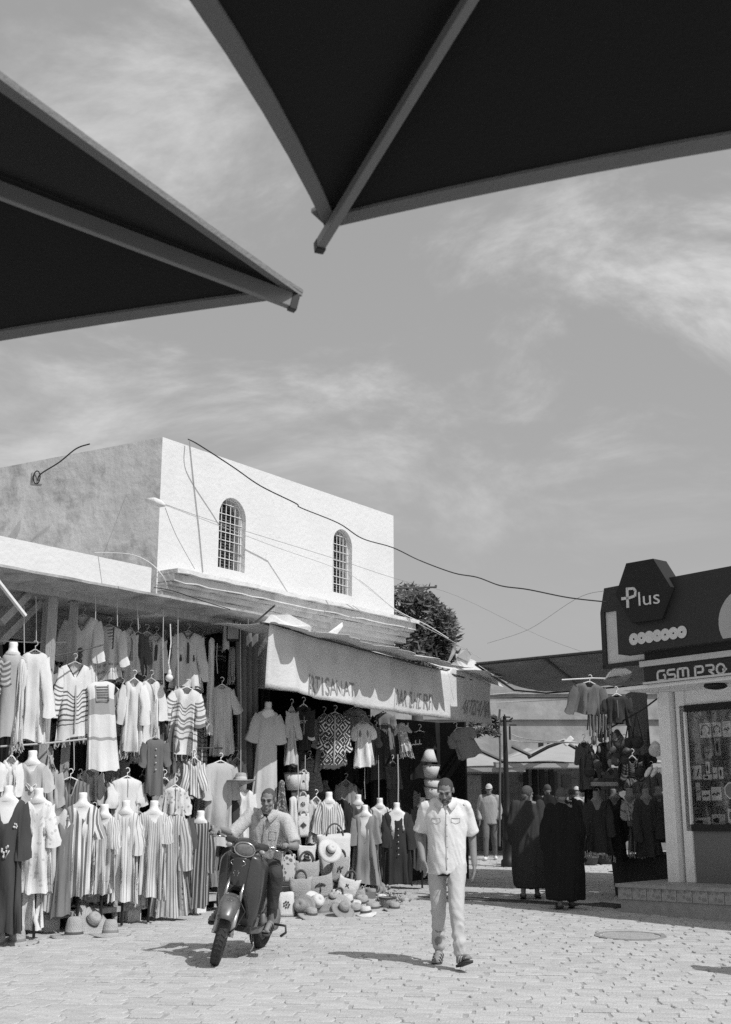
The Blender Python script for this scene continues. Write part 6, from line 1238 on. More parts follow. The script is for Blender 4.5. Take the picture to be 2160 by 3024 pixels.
part('carton', MB().box(c + Vector((-.06, .1, .17)), (.30, .22, .30)), m_woodd, bx, world=True); part('label_panel', MB().box(c + Vector((.05, -.02, .22)), (.11, .012, .16)), m_white, bx, world=True)
# hanging cords
for i, (x, y0, y1, o_) in enumerate(((71, 1790, 1930, -.2), (106, 1760, 1895, -.25), (281, 1750, 1830, .0), (346, 1770, 1850, .0), (408, 1760, 1860, .0), (483, 1800, 2030, .05), (526, 1800, 2034, .05), (733, 1815, 1910, .05), (710, 1840, 2330, .1), (218, 2190, 2275, -.1), (462, 2065, 2170, .12), (642, 1900, 1990, -.25), (1078, 2265, 2360, .3), (1118, 2230, 2372, .2), (1175, 2228, 2385, .35), (880, 2230, 2400, .3), (902, 2230, 2330, .3))):
    single('hanging_cord', 'thin cord hanging in the stalls, %s' % ['beside the leftmost torso form', 'from slab to rail', 'above the bib tunic', 'right of the bib tunic hook', 'above the pair of fringed tunics', 'left of the bulb flex running far down', 'crossing the Y-collar kaftan', 'short and knotted in front of the curtain top', 'long and thin down the front of the curtain', 'holding the striped cardigan hook', 'holding the dark child shirt', 'to the gathered-yoke dress hook', 'left of three dangling under the white t-shirt', 'middle of three dangling near the robe', 'thickest, ending at the black robe bust', 'left strap cord of the hung canvas bags', 'right strap cord of the hung canvas bags'][i], 'cord', MB().tube([W(x, y0, o_), W(x + 2 * sin(i), (y0 + y1) / 2, o_), W(x + 1, y1, o_)], .006 if i != 14 else .011, 5), m_cord)

def chest(par, txt, px, py, wpx, hpx, o, v):
    a = W(px - wpx / 2, py, o); k = ppm(a); b2 = a + Vector((wpx / k, .0, 0)); part('printed_lettering', textmesh(txt, a, b2, (0, 0, 1), h=hpx / k), M('print_%.2f' % v, v, .7), par, world=True)
def bylabel(s): return [o for o in bpy.data.objects if str(o.get('label', '')).startswith(s)][0]
chest(bylabel('grey football jersey with sponsor'), 'Emirates', 1049, 2118, 32, 8, -.38, .05)
chest(bylabel('grey football jersey with dark'), 'ATO', 1136, 2148, 22, 12, -.30, .04)
chest(bylabel('black sports jacket'), 'ST', 897, 2136, 22, 8, .16, .5)
chest(bylabel('grey t-shirt swinging'), 'KM', 1348, 2196, 26, 10, .75, .06)
sc_ = [W(1207 + 3.2 * i, 2203 - 3 * abs(sin(i * 1.1)) - i * .35, .36) for i in range(13)]
part('printed_script', MB().tube(sc_, .010, 5).tube([W(1212, 2192, .36), W(1212, 2202, .36)], .008, 5).tube([W(1228, 2186, .36), W(1228, 2200, .36)], .008, 5).tube([W(1240, 2184, .36), W(1240, 2198, .36)], .008, 5), M('print_0.60', .6, .7), bylabel('black t-shirt'), world=True)
# ------------------------------------------------------------------ people
from mathutils.bvhtree import BVHTree
def V(*a): return Vector(a)
def head_mb(q, T, sc=1.0, detail=True):
    h = MB(); h.ell((0, .012, .024), (.076, .096, .086), None, 20, 14); h.ell((0, -.026, -.035), (.060, .068, .085), None, 18, 12); h.ell((0, -.046, -.092), (.044, .046, .034)); h.ell((0, -.080, -.108), (.017, .015, .015))
    h.ell((0, .06, -.03), (.06, .045, .06))
    for s_ in (-1, 1):
        h.ell((s_ * .077, .008, -.008), (.010, .020, .033)); h.ell((s_ * .043, -.062, -.032), (.021, .024, .024)); h.cap((s_ * .050, -.076, .022), (s_ * .012, -.092, .019), .010, .009, 8); h.ell((s_ * .040, -.052, -.085), (.018, .03, .03))
    if detail:
        h.cap((0, -.090, .012), (0, -.113, -.030), .009, .014, 8)
        for s_ in (-1, 1): h.ell((s_ * .012, -.102, -.034), (.009, .011, .008), None, 8, 6)
        h.ell((0, -.092, -.068), (.021, .008, .006), None, 10, 6); h.ell((0, -.090, -.078), (.019, .008, .007), None, 10, 6)
    q.join(h, T @ Matrix.Scale(sc, 4))
def hand_mb(q, w, d, lat, curl=.5, s_=1.0, thumb=1, spread=.0):
    d = Vector(d).normalized(); lat = Vector(lat); lat = (lat - d * lat.dot(d)).normalized(); n = d.cross(lat).normalized(); R = Matrix((lat, n, d)).transposed()
    q.ell(w + d * .048 * s_, (.039 * s_, .017 * s_, .052 * s_), R, 12, 8)
    for i, (o_, l) in enumerate(((-.030, .062), (-.010, .074), (.010, .070), (.029, .054))):
        b0 = w + d * .082 * s_ + lat * o_ * s_; dr = (d + lat * o_ * (4 + spread)).normalized(); c1 = curl * (.8 + .12 * i); d1 = (dr * cos(c1 * .55) + n * sin(c1 * .55)); d2 = (dr * cos(c1 * 1.3) + n * sin(c1 * 1.3)); d3 = (dr * cos(c1 * 1.9) + n * sin(c1 * 1.9))
        p1 = b0 + d1 * l * .5 * s_; p2 = p1 + d2 * l * .32 * s_; p3 = p2 + d3 * l * .22 * s_; r_ = .0086 * s_
        q.cap(b0 - dr * .02 * s_, p1, r_ * 1.1, r_, 8); q.cap(p1, p2, r_, r_ * .92, 8); q.cap(p2, p3, r_ * .92, r_ * .8, 8)
    tb = w + d * .03 * s_ - lat * thumb * .030 * s_; t1 = tb + (d * .7 - lat * thumb * .7 + n * .25).normalized() * .035 * s_; t2 = t1 + (d * .9 - lat * thumb * .25 + n * .35).normalized() * .032 * s_
    q.cap(tb, t1, .013 * s_, .0105 * s_, 8); q.cap(t1, t2, .0105 * s_, .0085 * s_, 8)
def shell(T, c, r, keep, sc=1.0, n=26, m=18):
    q = MB().ell(c, r, None, n, m); fs = []
    for f in q.f:
        cx = sum((Vector(q.v[i]) for i in f), Vector()) / len(f)
        if keep(cx): fs.append(f)
    q.f = fs; q.xf(T @ Matrix.Scale(sc, 4)); return q
def body(t, J, skinm, voxel, headT, hs=.95, detail=True, hands=True, sculptfeet=True):
    q = MB(); q.ell(J['pelvis'], (.155, .105, .11)); q.ell(J['chest'], (.155, .10, .17)); q.cap(J['pelvis'], J['chest'], .11, .115); q.cap(J['neck'] - (J['headc'] - J['neck']) * .3, J['headc'] + Vector((0, .01, -.05)), .054, .050)
    head_mb(q, headT, hs, detail)
    for s_ in 'LR':
        q.cap(J['sh' + s_], J['el' + s_], .050, .040); q.cap(J['el' + s_], J['wr' + s_], .040, .027); q.cap(J['neck'], J['sh' + s_], .05, .055)
        q.cap(J['hip' + s_], J['kn' + s_], .085, .056); q.cap(J['kn' + s_], J['an' + s_], .056, .037)
        a = J['an' + s_]; to = J['toe' + s_]; q.cap(a - Vector((0, 0, .02)), a + (to - a) * .25 - Vector((0, 0, .01)), .038, .036); q.cap(a + (to - a) * .2, to, .032, .026)
        if detail:
            fd = (to - a); fd.normalize(); sd = Vector((-fd.y, fd.x, 0)).normalized()
            for k in range(5): p = to + sd * (k - 2) * .016 + fd * (.018 - abs(k - 1.2) * .004); q.ell(p - Vector((0, 0, .008)), (.0095, .0095, .009), None, 8, 6)
        if hands:
            hd = J.get('hd' + s_, (0, -.15, -1)); lt = J.get('lt' + s_, (0, -1, 0)); hand_mb(q, J['wr' + s_], hd, lt, J.get('curl' + s_, .5), 1.0, J.get('th' + s_, 1))
    return sculpt('body', q, skinm, t, voxel, 3, None)
def face_parts(t, T, hs, hairm, beard=None, hair='short', brows=True):
    if hair == 'short': part('hair', shell(T, (0, .013, .025), (.0772, .0975, .0872), lambda c: c.z > .048 - .58 * c.y + .012 * mnoise.noise(c * 40) - 14 * max(0, abs(c.x) - .045) * (1 if c.y > -.05 else 0) * .12 - (.03 if abs(c.x) > .06 and c.y > -.045 else 0), hs, 40, 30), hairm, t, True)
    if hair == 'full': part('hair', shell(T, (0, .016, .030), (.086, .105, .104), lambda c: c.z > .018 - .75 * c.y, hs), hairm, t, True)
    if beard: part('beard', shell(T, (0, -.030, -.050), (.0635, .0705, .083), lambda c: c.z < -.075 + .0 * c.x or (abs(c.x) > .045 and c.z < -.035 and c.y > -.075), hs), beard, t, True)
    if beard: part('moustache', MB().tube([T @ (V(x, -.104 + abs(x) * .25, -.056 - abs(x) * .3) * hs) for x in (-.026, -.013, 0, .013, .026)], .0055 * hs, 6), beard, t, True)
    for s_ in (-1, 1):
        part('eye', MB().ell(T @ (V(s_ * .031, -.0865, .000) * hs), V(.0135, .006, .0045) * hs, T.to_3x3(), 10, 6), M('eye_dark', .02, .3), t, True)
        if brows: part('eyebrow', MB().tube([T @ (V(s_ * x, y, z) * hs) for x, y, z in ((.013, -.1005, .020), (.030, -.0975, .027), (.050, -.0855, .020))], .0042 * hs, 5), hairm, t, True)
def loftell(rows, n=24, e=.85):  # rows: (cx,cy,cz,rx,ry)
    r = []
    for (cx, cy, cz, rx, ry) in rows: r.append([V(cx + rx * sgp(cos(2 * pi * k / n), e), cy + ry * sgp(sin(2 * pi * k / n), e), cz) for k in range(n)])
    return MB().loft(r, True)
def folds(a1=.010, s1=(14, 14, 5), a2=.005, s2=(30, 30, 14), o=0):
    a2 = a2 * .55; s1 = tuple(x * .75 for x in s1); s2 = tuple(x * .55 for x in s2)
    def f(p, n_): return a1 * mnoise.noise(V(p.x * s1[0] + o, p.y * s1[1], p.z * s1[2])) + a2 * (1 - 2 * abs(mnoise.noise(V(p.x * s2[0], p.y * s2[1] + o, p.z * s2[2] + p.x * 20))))
    return f
def bvh(o): me = o.data; return BVHTree.FromPolygons([v.co.copy() for v in me.vertices], [tuple(p.vertices) for p in me.polygons])
def proj(bv, x, z, y0=-1.2, d=(0, 1, 0)):
    h = bv.ray_cast(V(x, y0, z), Vector(d)); return h[0] if h[0] else V(x, y0 + 1, z)
def pstrip(t, bv, pts, r, m, nm, off=.002): q = MB().tube([proj(bv, x, z) + V(0, -off, 0) for x, z in pts], r, 6, True, .5); return part(nm, q, m, t, True)
m_shirt = M('shirt_white', .68, .9, .05, 6, .16, 40); m_trs = M('trousers_pale', .48, .9, .07, 6, .2, 30); m_jean = M('jeans_dark', .055, .9, .15, 8, .4, 40); m_sandal = M('sandal_leather', .10, .7, .15, 20)
m_rshirt = M('shirt_woven_grey', .56, .9, .12, 30, .7, 50, stretch=(1, 1, 6))
# --- walking man
loc = G(1325, 2852); t = thing('person', 'bearded man in white short-sleeved shirt and pale trousers walking towards the camera, looking down', 'person', mat4=Matrix.Translation(loc) @ Matrix.Rotation(radians(-5), 4, 'Z') @ Matrix.Scale(1.03, 4))
Jm = dict(pelvis=V(.0, .02, .93), chest=V(0, .0, 1.27), neck=V(.0, .0, 1.45), headc=V(.0, -.075, 1.545), shL=V(-.18, .0, 1.40), shR=V(.18, .0, 1.40), elL=V(-.26, .08, 1.14), elR=V(.24, .10, 1.13), wrL=V(-.215, -.12, .925), wrR=V(.255, .03, .88),
    hipL=V(-.09, .02, .90), hipR=V(.09, .0, .90), knL=V(-.085, .02, .50), knR=V(.085, -.19, .51), anL=V(-.09, .17, .10), anR=V(.11, -.27, .10), toeL=V(-.115, .05, .035), toeR=V(.18, -.42, .13), hdL=(.30, -.25, -.95), ltL=(.6, -.8, 0), hdR=(-.05, -.12, -1), ltR=(0, -1, 0), curlL=.45, curlR=.35, thL=1, thR=1)
hT = Matrix.Translation(Jm['headc'] + V(-.0, 0, .01)) @ Euler((radians(27), 0, radians(-7))).to_matrix().to_4x4()
body(t, Jm, m_skin, .0055, hT)
face_parts(t, hT, .95, m_hair, beard=m_hair)
q = loftell([(0, .005, .80, .175, .125), (0, .0, .90, .178, .13), (0, .0, 1.05, .17, .125), (0, .0, 1.2, .185, .13), (0, .0, 1.32, .195, .125), (0, .0, 1.40, .17, .10), (0, .0, 1.445, .105, .08), (0, .0, 1.47, .07, .065)])
for s_, sg in (('L', -1), ('R', 1)):
    sh_, el = Jm['sh' + s_], Jm['el' + s_]; q.cap(V(sg * .05, .0, 1.425), sh_ + V(0, 0, .0), .066, .066, 16); q.cap(sh_ + V(-sg * .02, 0, -.005), sh_.lerp(el, .3), .066, .066, 16); d = (el - sh_).normalized(); rr = []
    for f, r_ in ((.1, .066), (.4, .068), (.7, .070), (.86, .074)):
        c = sh_.lerp(el, f); x = d.orthogonal().normalized(); y = d.cross(x); rr.append([c + x * r_ * cos(2 * pi * k / 16) + y * r_ * sin(2 * pi * k / 16) for k in range(16)])
    q.loft(rr)
shirt = sculpt('shirt', q, m_shirt, t, .010, 4, folds(.020, (9, 9, 7), .009, (18, 18, 15), 3)); bv = bvh(shirt)
for pts in ([(-.0, 1.40), (.0, 1.2), (.004, 1.0), (.01, .83)],): pstrip(t, bv, [(pts[0][0] + .0, 1.40 - .56 * i / 14) for i in range(15)], .006, M('shirt_seam', .42, .9), 'placket')
for sg in (-1, 1):
    pstrip(t, bv, [(sg * .05, 1.30), (sg * .13, 1.30), (sg * .13, 1.265), (sg * .09, 1.25), (sg * .05, 1.265), (sg * .05, 1.30)], .0035, M('shirt_seam', .42, .9), 'pocket_flap')
    q = MB().loft([[V(sg * .02, -.115, 1.42), V(sg * .075, -.075, 1.475), V(sg * .085, -.02, 1.485), V(sg * .07, .03, 1.49)], [V(sg * .055, -.135, 1.36), V(sg * .105, -.105, 1.42), V(sg * .115, -.03, 1.445), V(sg * .09, .04, 1.455)], [V(sg * .05, -.128, 1.362), V(sg * .10, -.095, 1.42), V(sg * .11, -.03, 1.44), V(sg * .085, .035, 1.45)]], False, False); part('collar', q, m_shirt, t, True)
part('neck_opening', MB().prism([proj(bv, -.032, 1.42) + V(0, -.003, .02), proj(bv, .032, 1.42) + V(0, -.003, .02), proj(bv, 0.0, 1.355) + V(0, -.004, 0)], (0, .01, 0)), m_skin, t)
for i in range(5): part('button', MB().ell(proj(bv, .008, 1.34 - .1 * i), (.006, .004, .006), None, 8, 5), M('button_dark', .2), t, True)
part('undershirt', loftell([(-.01, -.012, .785, .085, .112), (-.01, -.01, .81, .09, .115), (0, .0, .86, .08, .10)]), cloth(.03), t, True)
q = loftell([(0, .02, .96, .15, .11), (0, .02, .88, .172, .128), (0, .015, .80, .172, .125)])
for s_ in 'LR': q.cap(Jm['hip' + s_] + V(0, 0, -.02), Jm['kn' + s_], .094, .067, 18); q.cap(Jm['kn' + s_], Jm['an' + s_] + V(0, 0, .07), .067, .055, 18); q.cap(Jm['an' + s_] + V(0, 0, .12), Jm['an' + s_] + V(0, 0, .065), .062, .060, 16)
def tf(p, n_):
    a = folds(.006, (10, 10, 6), .007, (16, 16, 20), 9)(p, n_)
    if p.z < .62: a += .008 * sin(p.z * 60 + 6 * mnoise.noise(p * 8)) * max(0, min(1, (.62 - p.z) * 3)) * (.4 + abs(mnoise.noise(p * 6 + V(3, 1, 2))))
    return a
trs = sculpt('trousers', q, m_trs, t, .010, 3, tf); bv2 = bvh(trs); pstrip(t, bv2, [(.0, .84), (.004, .78), (.0, .73)], .004, M('trs_seam', .3), 'fly')
def sandal(t, a, to, straps=3, lift=0, mat=None, solev=.06):
    fd = (to - a).normalized(); sd = Vector((-fd.y, fd.x, 0)).normalized(); up = sd.cross(fd).normalized() * -1
    if up.z < 0: up = -up
    heel = a - fd * .055 - up * .062; tip = to + fd * .045 - up * .032; q = MB(); rr = []
    for f, wd in ((0, .022), (.08, .034), (.3, .036), (.6, .045), (.85, .044), (.96, .032), (1, .014)):
        c = heel.lerp(tip, f); rr.append([c + sd * wd - up * .012, c + sd * wd + up * .006, c - sd * wd + up * .006, c - sd * wd - up * .012])
    q.loft(rr); part('sandal_sole', q, M('sole', solev, .8), t, True)
    for k in range(straps):
        f = .42 + .16 * k; c = heel.lerp(tip, f) + up * .012; part('sandal_strap', MB().tube([c + sd * .043, c + sd * .034 + up * (.045 - k * .008), c + up * (.062 - k * .010), c - sd * .034 + up * (.045 - k * .008), c - sd * .043], .011, 6, True, .5), mat or m_sandal, t, True)
sandal(t, Jm['anL'], Jm['toeL'], 3, mat=M('strap_pale', .45)); sandal(t, Jm['anR'], Jm['toeR'], 2, mat=M('strap_pale', .45))
# --- scooter and rider share the leaning frame
cw = G(638, 2850)
LEAN = radians(8.5); YAW = radians(-14)
TS = Matrix.Translation(cw) @ Matrix.Rotation(YAW, 4, 'Z') @ Matrix.Rotation(LEAN, 4, 'Y')
sc = thing('scooter', 'dark retro motor scooter leaning into a turn towards the camera, with oval headlight', 'scooter', mat4=TS)
STR = Matrix.Translation((0, .05, .29)) @ Matrix.Rotation(radians(17), 4, Vector((0, .34, .94))) @ Matrix.Translation((0, -.05, -.29))
def wheel(nm, c, R_, wd, T=None):
    t_ = []
    n = 40
    prof = [(R_ - .085, -wd * .36), (R_ - .05, -wd * .52), (R_ - .02, -wd * .46), (R_ - .004, -wd * .25), (R_, 0), (R_ - .004, wd * .25), (R_ - .02, wd * .46), (R_ - .05, wd * .52), (R_ - .085, wd * .36)]
    Rm = Matrix.Rotation(radians(90), 3, 'Y'); q = MB().lathe(prof, (0, 0, 0), n, Rm)
    for k in range(0, n):  # tread blocks
        a = 2 * pi * k / n
        for sg in (-1, 1): q.beam(V(sg * wd * .08, (R_ - .001) * cos(a), (R_ - .001) * sin(a)), V(sg * wd * .40, (R_ - .014) * cos(a + .09), (R_ - .014) * sin(a + .09)), .012, .010)
    q.xf((T or Matrix.Identity(4)) @ Matrix.Translation(c)); w_ = part(nm, MB().join(q), m_rubber, sc, True)
    r = MB().lathe([(R_ - .085, -wd * .30), (R_ - .11, -wd * .2), (R_ - .12, -.01), (.05, -.03), (.03, -.05), (.03, .05), (.05, .03), (R_ - .12, .01), (R_ - .11, wd * .2), (R_ - .085, wd * .30)], (0, 0, 0), 28, Rm); r.xf((T or Matrix.Identity(4)) @ Matrix.Translation(c)); part('rim', r, M('rim_grey', .25, .4, .1, 5, metal=.6), w_, True); return w_
wheel('front_wheel', V(0, 0, .29), .29, .095, STR @ Matrix.Identity(4)); wheel('rear_wheel', V(0, 1.22, .27), .27, .11)
# front fender
q = MB(); rr = []
for k in range(15):
    a = radians(150 - 105 * k / 14); ring = []; wv = .062 + .022 * sin(pi * k / 14)
    for j in range(11):
        b_ = -pi * .5 + pi * j / 10; rad = .335 + .035 * cos(b_) - .05 * abs(sin(b_)) ** 6; ring.append(V(wv * sin(b_) * 1.15, -rad * cos(pi - a), .29 + rad * sin(a)))
    rr.append(ring)
q.loft(rr, False, False); q.xf(STR); o_ = part('front_fender', q, M('fender_silver', .15, .35, .35, 6, metal=.3, kind='stain', v2=.08, period=9, duty=.55), sc, True); md = o_.modifiers.new('s', 'SOLIDIFY'); md.thickness = .006
for sg in (-1, 1):
    part('fork_leg', MB().tube([STR @ V(sg * .078, -.005, .29), STR @ V(sg * .078, .09, .52)], .024, 12), M('fork_silver', .45, .35, .1, 6, metal=.4), sc, True); part('fork_tube', MB().tube([STR @ V(sg * .078, .085, .50), STR @ V(sg * .07, .22, .80)], .018, 10), m_chrome, sc, True)
    part('axle_nut', MB().tube([STR @ V(sg * .06, 0, .29), STR @ V(sg * .105, 0, .29)], .020, 8), m_chrome, sc, True)
# leg shield
def shieldpt(x, z, off=0):
    f = (z - .26) / .74; y = .40 - .20 * f - .05 * sin(f * pi) + x * x * 1.15 * (1 + .3 * f); return V(x, y - off, z)
def shw(z): f = (z - .26) / .74; return .150 + .068 * sin(min(1, max(0, f)) * pi * .72) + .02 * f
q = MB(); nz_, nx2 = 22, 26; idx = {}
for i in range(nz_ + 1):
    z = .26 + .74 * i / nz_
    for k in range(nx2 + 1):
        x = -1 + 2 * k / nx2; hw_ = shw(z) * (1 - .35 * max(0, (z - .90) / .10) ** 2); xx = x * hw_; p = shieldpt(xx, z); rim_ = max(0, abs(x) - .86) / .14; p.y += .10 * rim_ ** 2; idx[i, k] = q.pt(p)
for i in range(nz_):
    z = .26 + .74 * (i + .5) / nz_
    for k in range(nx2):
        x = (-1 + 2 * (k + .5) / nx2) * shw(z); lim = .115 * sqrt(max(0, 1 - ((z - .40) / .28) ** 2)) if z > .40 else .115
        if z < .68 and abs(x) < lim: continue
        q.f.append((idx[i, k], idx[i, k + 1], idx[i + 1, k + 1], idx[i + 1, k]))
o_ = part('leg_shield', q, m_paintm, sc, True); md = o_.modifiers.new('s', 'SOLIDIFY'); md.thickness = .018; md.offset = 1
part('wheel_well', MB().loft([[V(.125 * cos(a), .30 + .02, .34 + .36 * sin(a)) for a in [pi * k / 12 for k in range(13)]], [V(.12 * cos(a), .42, .34 + .34 * sin(a)) for a in [pi * k / 12 for k in range(13)]]], True, True), m_plastic, sc, True)
part('well_lip', MB().tube([shieldpt(.118 * cos(a), .40 + .285 * sin(a), .012) for a in [pi * k / 20 for k in range(21)]] , .014, 8), m_plastic, sc, True)
part('well_lip', MB().tube([shieldpt(-.118, .27 + .13 * k / 4, .012) for k in range(5)], .014, 8), m_plastic, sc, True); part('well_lip', MB().tube([shieldpt(.118, .27 + .13 * k / 4, .012) for k in range(5)], .014, 8), m_plastic, sc, True)
# centre nose panel
q = MB(); rr = []
for i in range(12):
    z = .695 + .285 * i / 11; wv = .055 + .055 * (i / 11) ** .9 + .03 * (1 - i / 11) * 1; rr.append([shieldpt(x * wv, z, .018 + .030 * (1 - x * x)) for x in [-1 + 2 * k / 10 for k in range(11)]])
q.loft(rr, False, False); o_ = part('nose_panel', q, m_paintd, sc, True); md = o_.modifiers.new('s', 'SOLIDIFY'); md.thickness = .012; md.offset = 1
for sg in (-1, 1): part('panel_trim', MB().tube([shieldpt(sg * (.085 + .025 * i / 11), .725 + .255 * i / 11, .020) for i in range(12)], .004, 5), M('trim_pale', .4, .3, metal=.5), sc, True)
part('upper_badge_ring', MB().tube([shieldpt(.075 * cos(a), .925 + .032 * sin(a), .052) for a in [2 * pi * k / 24 for k in range(25)]], .004, 5), m_chrome, sc, True)
part('upper_badge', MB().prism([shieldpt(.072 * cos(a), .925 + .029 * sin(a), .050) for a in [2 * pi * k / 24 for k in range(24)]], (0, .004, 0)), M('badge_dark', .05, .2, spec=.6), sc)
q = MB()
for x0, z0, x1, z1 in ((-.030, .830, .030, .836), (-.026, .822, .026, .826), (-.016, .800, -.010, .855), (0, .795, .002, .860), (.015, .802, .012, .855), (-.02, .852, -.006, .85), (.006, .852, .02, .85)): q.beam(shieldpt(x0, z0, .056), shieldpt(x1, z1, .056), .006, .006)
q.ell(shieldpt(0, .765, .052), (.006, .004, .006), None, 8, 5); part('emblem', q, M('emblem_pale', .6, .4), sc)
# cowl, headlight, handlebar
q = MB(); q.ell(V(0, .27, 1.075), (.135, .12, .085)); q.cap(V(-.10, .30, 1.085), V(-.19, .34, 1.10), .052, .036); q.cap(V(.10, .30, 1.085), V(.19, .34, 1.10), .052, .036); q.cap(V(0, .26, 1.03), V(0, .30, .97), .075, .06); q.ell(V(0, .20, 1.065), (.105, .07, .070)); q.xf(STR)
sculpt('handlebar_cowl', q, m_paintd, sc, .010, 4)
HLc = STR @ V(0, .135, 1.060); Rh = (STR.to_3x3() @ Matrix.Rotation(radians(8), 3, 'X'))
hl = part('headlight', MB().ell(HLc + V(0, .012, 0), (.095, .028, .062), Rh, 22, 12), M('headlight_lens', .16, .08, .35, 30, spec=.8, coat=1), sc, True)
part('chrome_ring', MB().tube([HLc + Rh @ V(.101 * cos(a), .004, .067 * sin(a)) for a in [2 * pi * k / 28 for k in range(29)]], .009, 6), m_chrome, hl, True)
for sg in (-1, 1):
    part('handlebar', MB().tube([STR @ V(sg * .17, .335, 1.095), STR @ V(sg * .26, .375, 1.115), STR @ V(sg * .38, .42, 1.12)], .013, 8), m_chrome, sc, True); part('grip', MB().tube([STR @ V(sg * .29, .388, 1.117), STR @ V(sg * .40, .427, 1.12)], .018, 10), m_plastic, sc, True)
    part('brake_lever', MB().tube([STR @ V(sg * .24, .34, 1.11), STR @ V(sg * .30, .32, 1.10), STR @ V(sg * .38, .36, 1.09)], .007, 6), m_chrome, sc, True)
    part('indicator', MB().ell(STR @ V(sg * .165, .27, 1.055), (.035, .02, .024)), M('indicator_lens', .3, .2, spec=.6), sc, True)
part('cable', MB().tube([STR @ V(.16, .30, 1.04), STR @ V(.19, .22, .99), STR @ V(.12, .26, .93)], .006, 6), m_plastic, sc, True); part('cable', MB().tube([V(.10, .08, .60), V(.17, .10, .50), V(.13, .02, .36), V(.08, .0, .30)], .007, 6), m_plastic, sc, True)
part('footboard', MB().loft([[V(-.17, .36, .27), V(.17, .36, .27), V(.17, .36, .33), V(-.17, .36, .33)], [V(-.19, .55, .25), V(.19, .55, .25), V(.19, .55, .31), V(-.19, .55, .31)], [V(-.18, .85, .27), V(.18, .85, .27), V(.18, .85, .33), V(-.18, .85, .33)]]), m_paintm, sc, bevel=.01)
q = MB(); q.ell(V(0, 1.08, .60), (.155, .36, .20)); q.cap(V(0, .86, .55), V(0, .84, .36), .12, .11); q.cap(V(0, 1.3, .62), V(0, 1.42, .66), .10, .06); sculpt('rear_body', q, m_paintm, sc, .014, 4)
part('engine_cover', MB().loft([[V(.08 + .05, y, .30 + .11 * sin(a) + 0) + V(.035 * cos(a), .13 * cos(a) * 0, 0) for a in [2 * pi * k / 12 for k in range(12)]] for y in (.78, .95, 1.15, 1.3)]), M('engine_grey', .2, .5, .2, 8), sc, True)
for k in range(6): part('cooling_fin', MB().box(V(.19, .80 + .03 * k, .52), (.03, .008, .20)), M('engine_grey', .2, .5, .2, 8), sc)
q = MB(); q.ell(V(0, .98, .80), (.145, .30, .065)); q.ell(V(0, 1.22, .82), (.13, .16, .06)); sculpt('seat', q, m_plastic, sc, .012, 3)
part('side_stand', MB().tube([V(.10, .62, .26), V(.14, .60, .12), V(.13, .56, .07)], .012, 6), m_chrome, sc, True)
part('foot_peg', MB().tube([V(.20, .98, .30), V(.32, 1.0, .30), V(.34, .98, .24), V(.30, .94, .20)], .013, 6), m_plastic, sc, True)
# rider
rd = thing('person', 'grey-haired man in woven short-sleeved shirt and dark jeans riding the scooter', 'person', mat4=TS @ Matrix.Identity(4))
GR = STR @ V(.345, .405, 1.12); GL = STR @ V(-.345, .405, 1.12)
Jr = dict(pelvis=V(.02, .92, .92), chest=V(.03, .80, 1.24), neck=V(.04, .76, 1.40), headc=V(.025, .70, 1.53), shL=V(-.15, .76, 1.345), shR=V(.225, .76, 1.345), elL=V(-.27, .60, 1.14), elR=V(.40, .66, 1.12), wrL=GL + V(.0, .075, .035), wrR=GR + V(.0, .075, .035),
    hipL=V(-.08, .88, .88), hipR=V(.11, .88, .88), knL=V(-.22, .50, .80), knR=V(.29, .50, .84), anL=V(-.25, .56, .40), anR=V(.275, .62, .37), toeL=V(-.27, .43, .33), toeR=V(.29, .48, .31), hdL=(-.05, -1, -.25), ltL=(-1, 0, 0), hdR=(.05, -1, -.25), ltR=(1, 0, 0), curlL=1.2, curlR=1.0, thL=1, thR=1)
hT = Matrix.Translation(Jr['headc']) @ Matrix.Rotation(-LEAN * .6, 4, 'Y') @ Euler((radians(14), 0, radians(6))).to_matrix().to_4x4()
body(rd, Jr, m_skin, .0055, hT); face_parts(rd, hT, .95, m_hairg, None, 'short')
part('stubble', shell(hT, (0, -.030, -.050), (.0625, .0695, .082), lambda c: c.z < -.092, .95), M('stubble', .30, .8, .2, 60), rd, True)
q = MB()
rr = []
for (cx, cy, cz, rx, ry) in ((.02, .90, .86, .175, .14), (.025, .87, .95, .19, .16), (.03, .84, 1.06, .185, .155), (.032, .81, 1.18, .19, .14), (.036, .785, 1.29, .195, .12), (.038, .77, 1.36, .165, .095), (.04, .765, 1.40, .10, .075), (.042, .76, 1.425, .068, .062)):
    rr.append([V(cx + rx * sgp(cos(2 * pi * k / 24), .85), cy + ry * sgp(sin(2 * pi * k / 24), .85), cz) for k in range(24)])
q.loft(rr)
for s_ in 'LR':
    sh_, el = Jr['sh' + s_], Jr['el' + s_]; q.cap(Jr['neck'] + (sh_ - Jr['neck']) * .3 + V(0, 0, -.025), sh_, .064, .067, 16); q.cap(sh_, sh_.lerp(el, .35), .068, .066, 16); d = (el - sh_).normalized(); rr = []; fe = (.88 if s_ == 'R' else 1.08)
    for f, r_ in ((.1, .068), (.5, .066), (fe, .070)):
        c = sh_ + (el - sh_) * f; x = d.orthogonal().normalized(); y = d.cross(x); rr.append([c + x * r_ * cos(2 * pi * k / 16) + y * r_ * sin(2 * pi * k / 16) for k in range(16)])
    q.loft(rr)
shirt = sculpt('shirt', q, m_rshirt, rd, .010, 4, folds(.014, (8, 8, 5), .008, (18, 18, 15), 13)); bv = bvh(shirt)
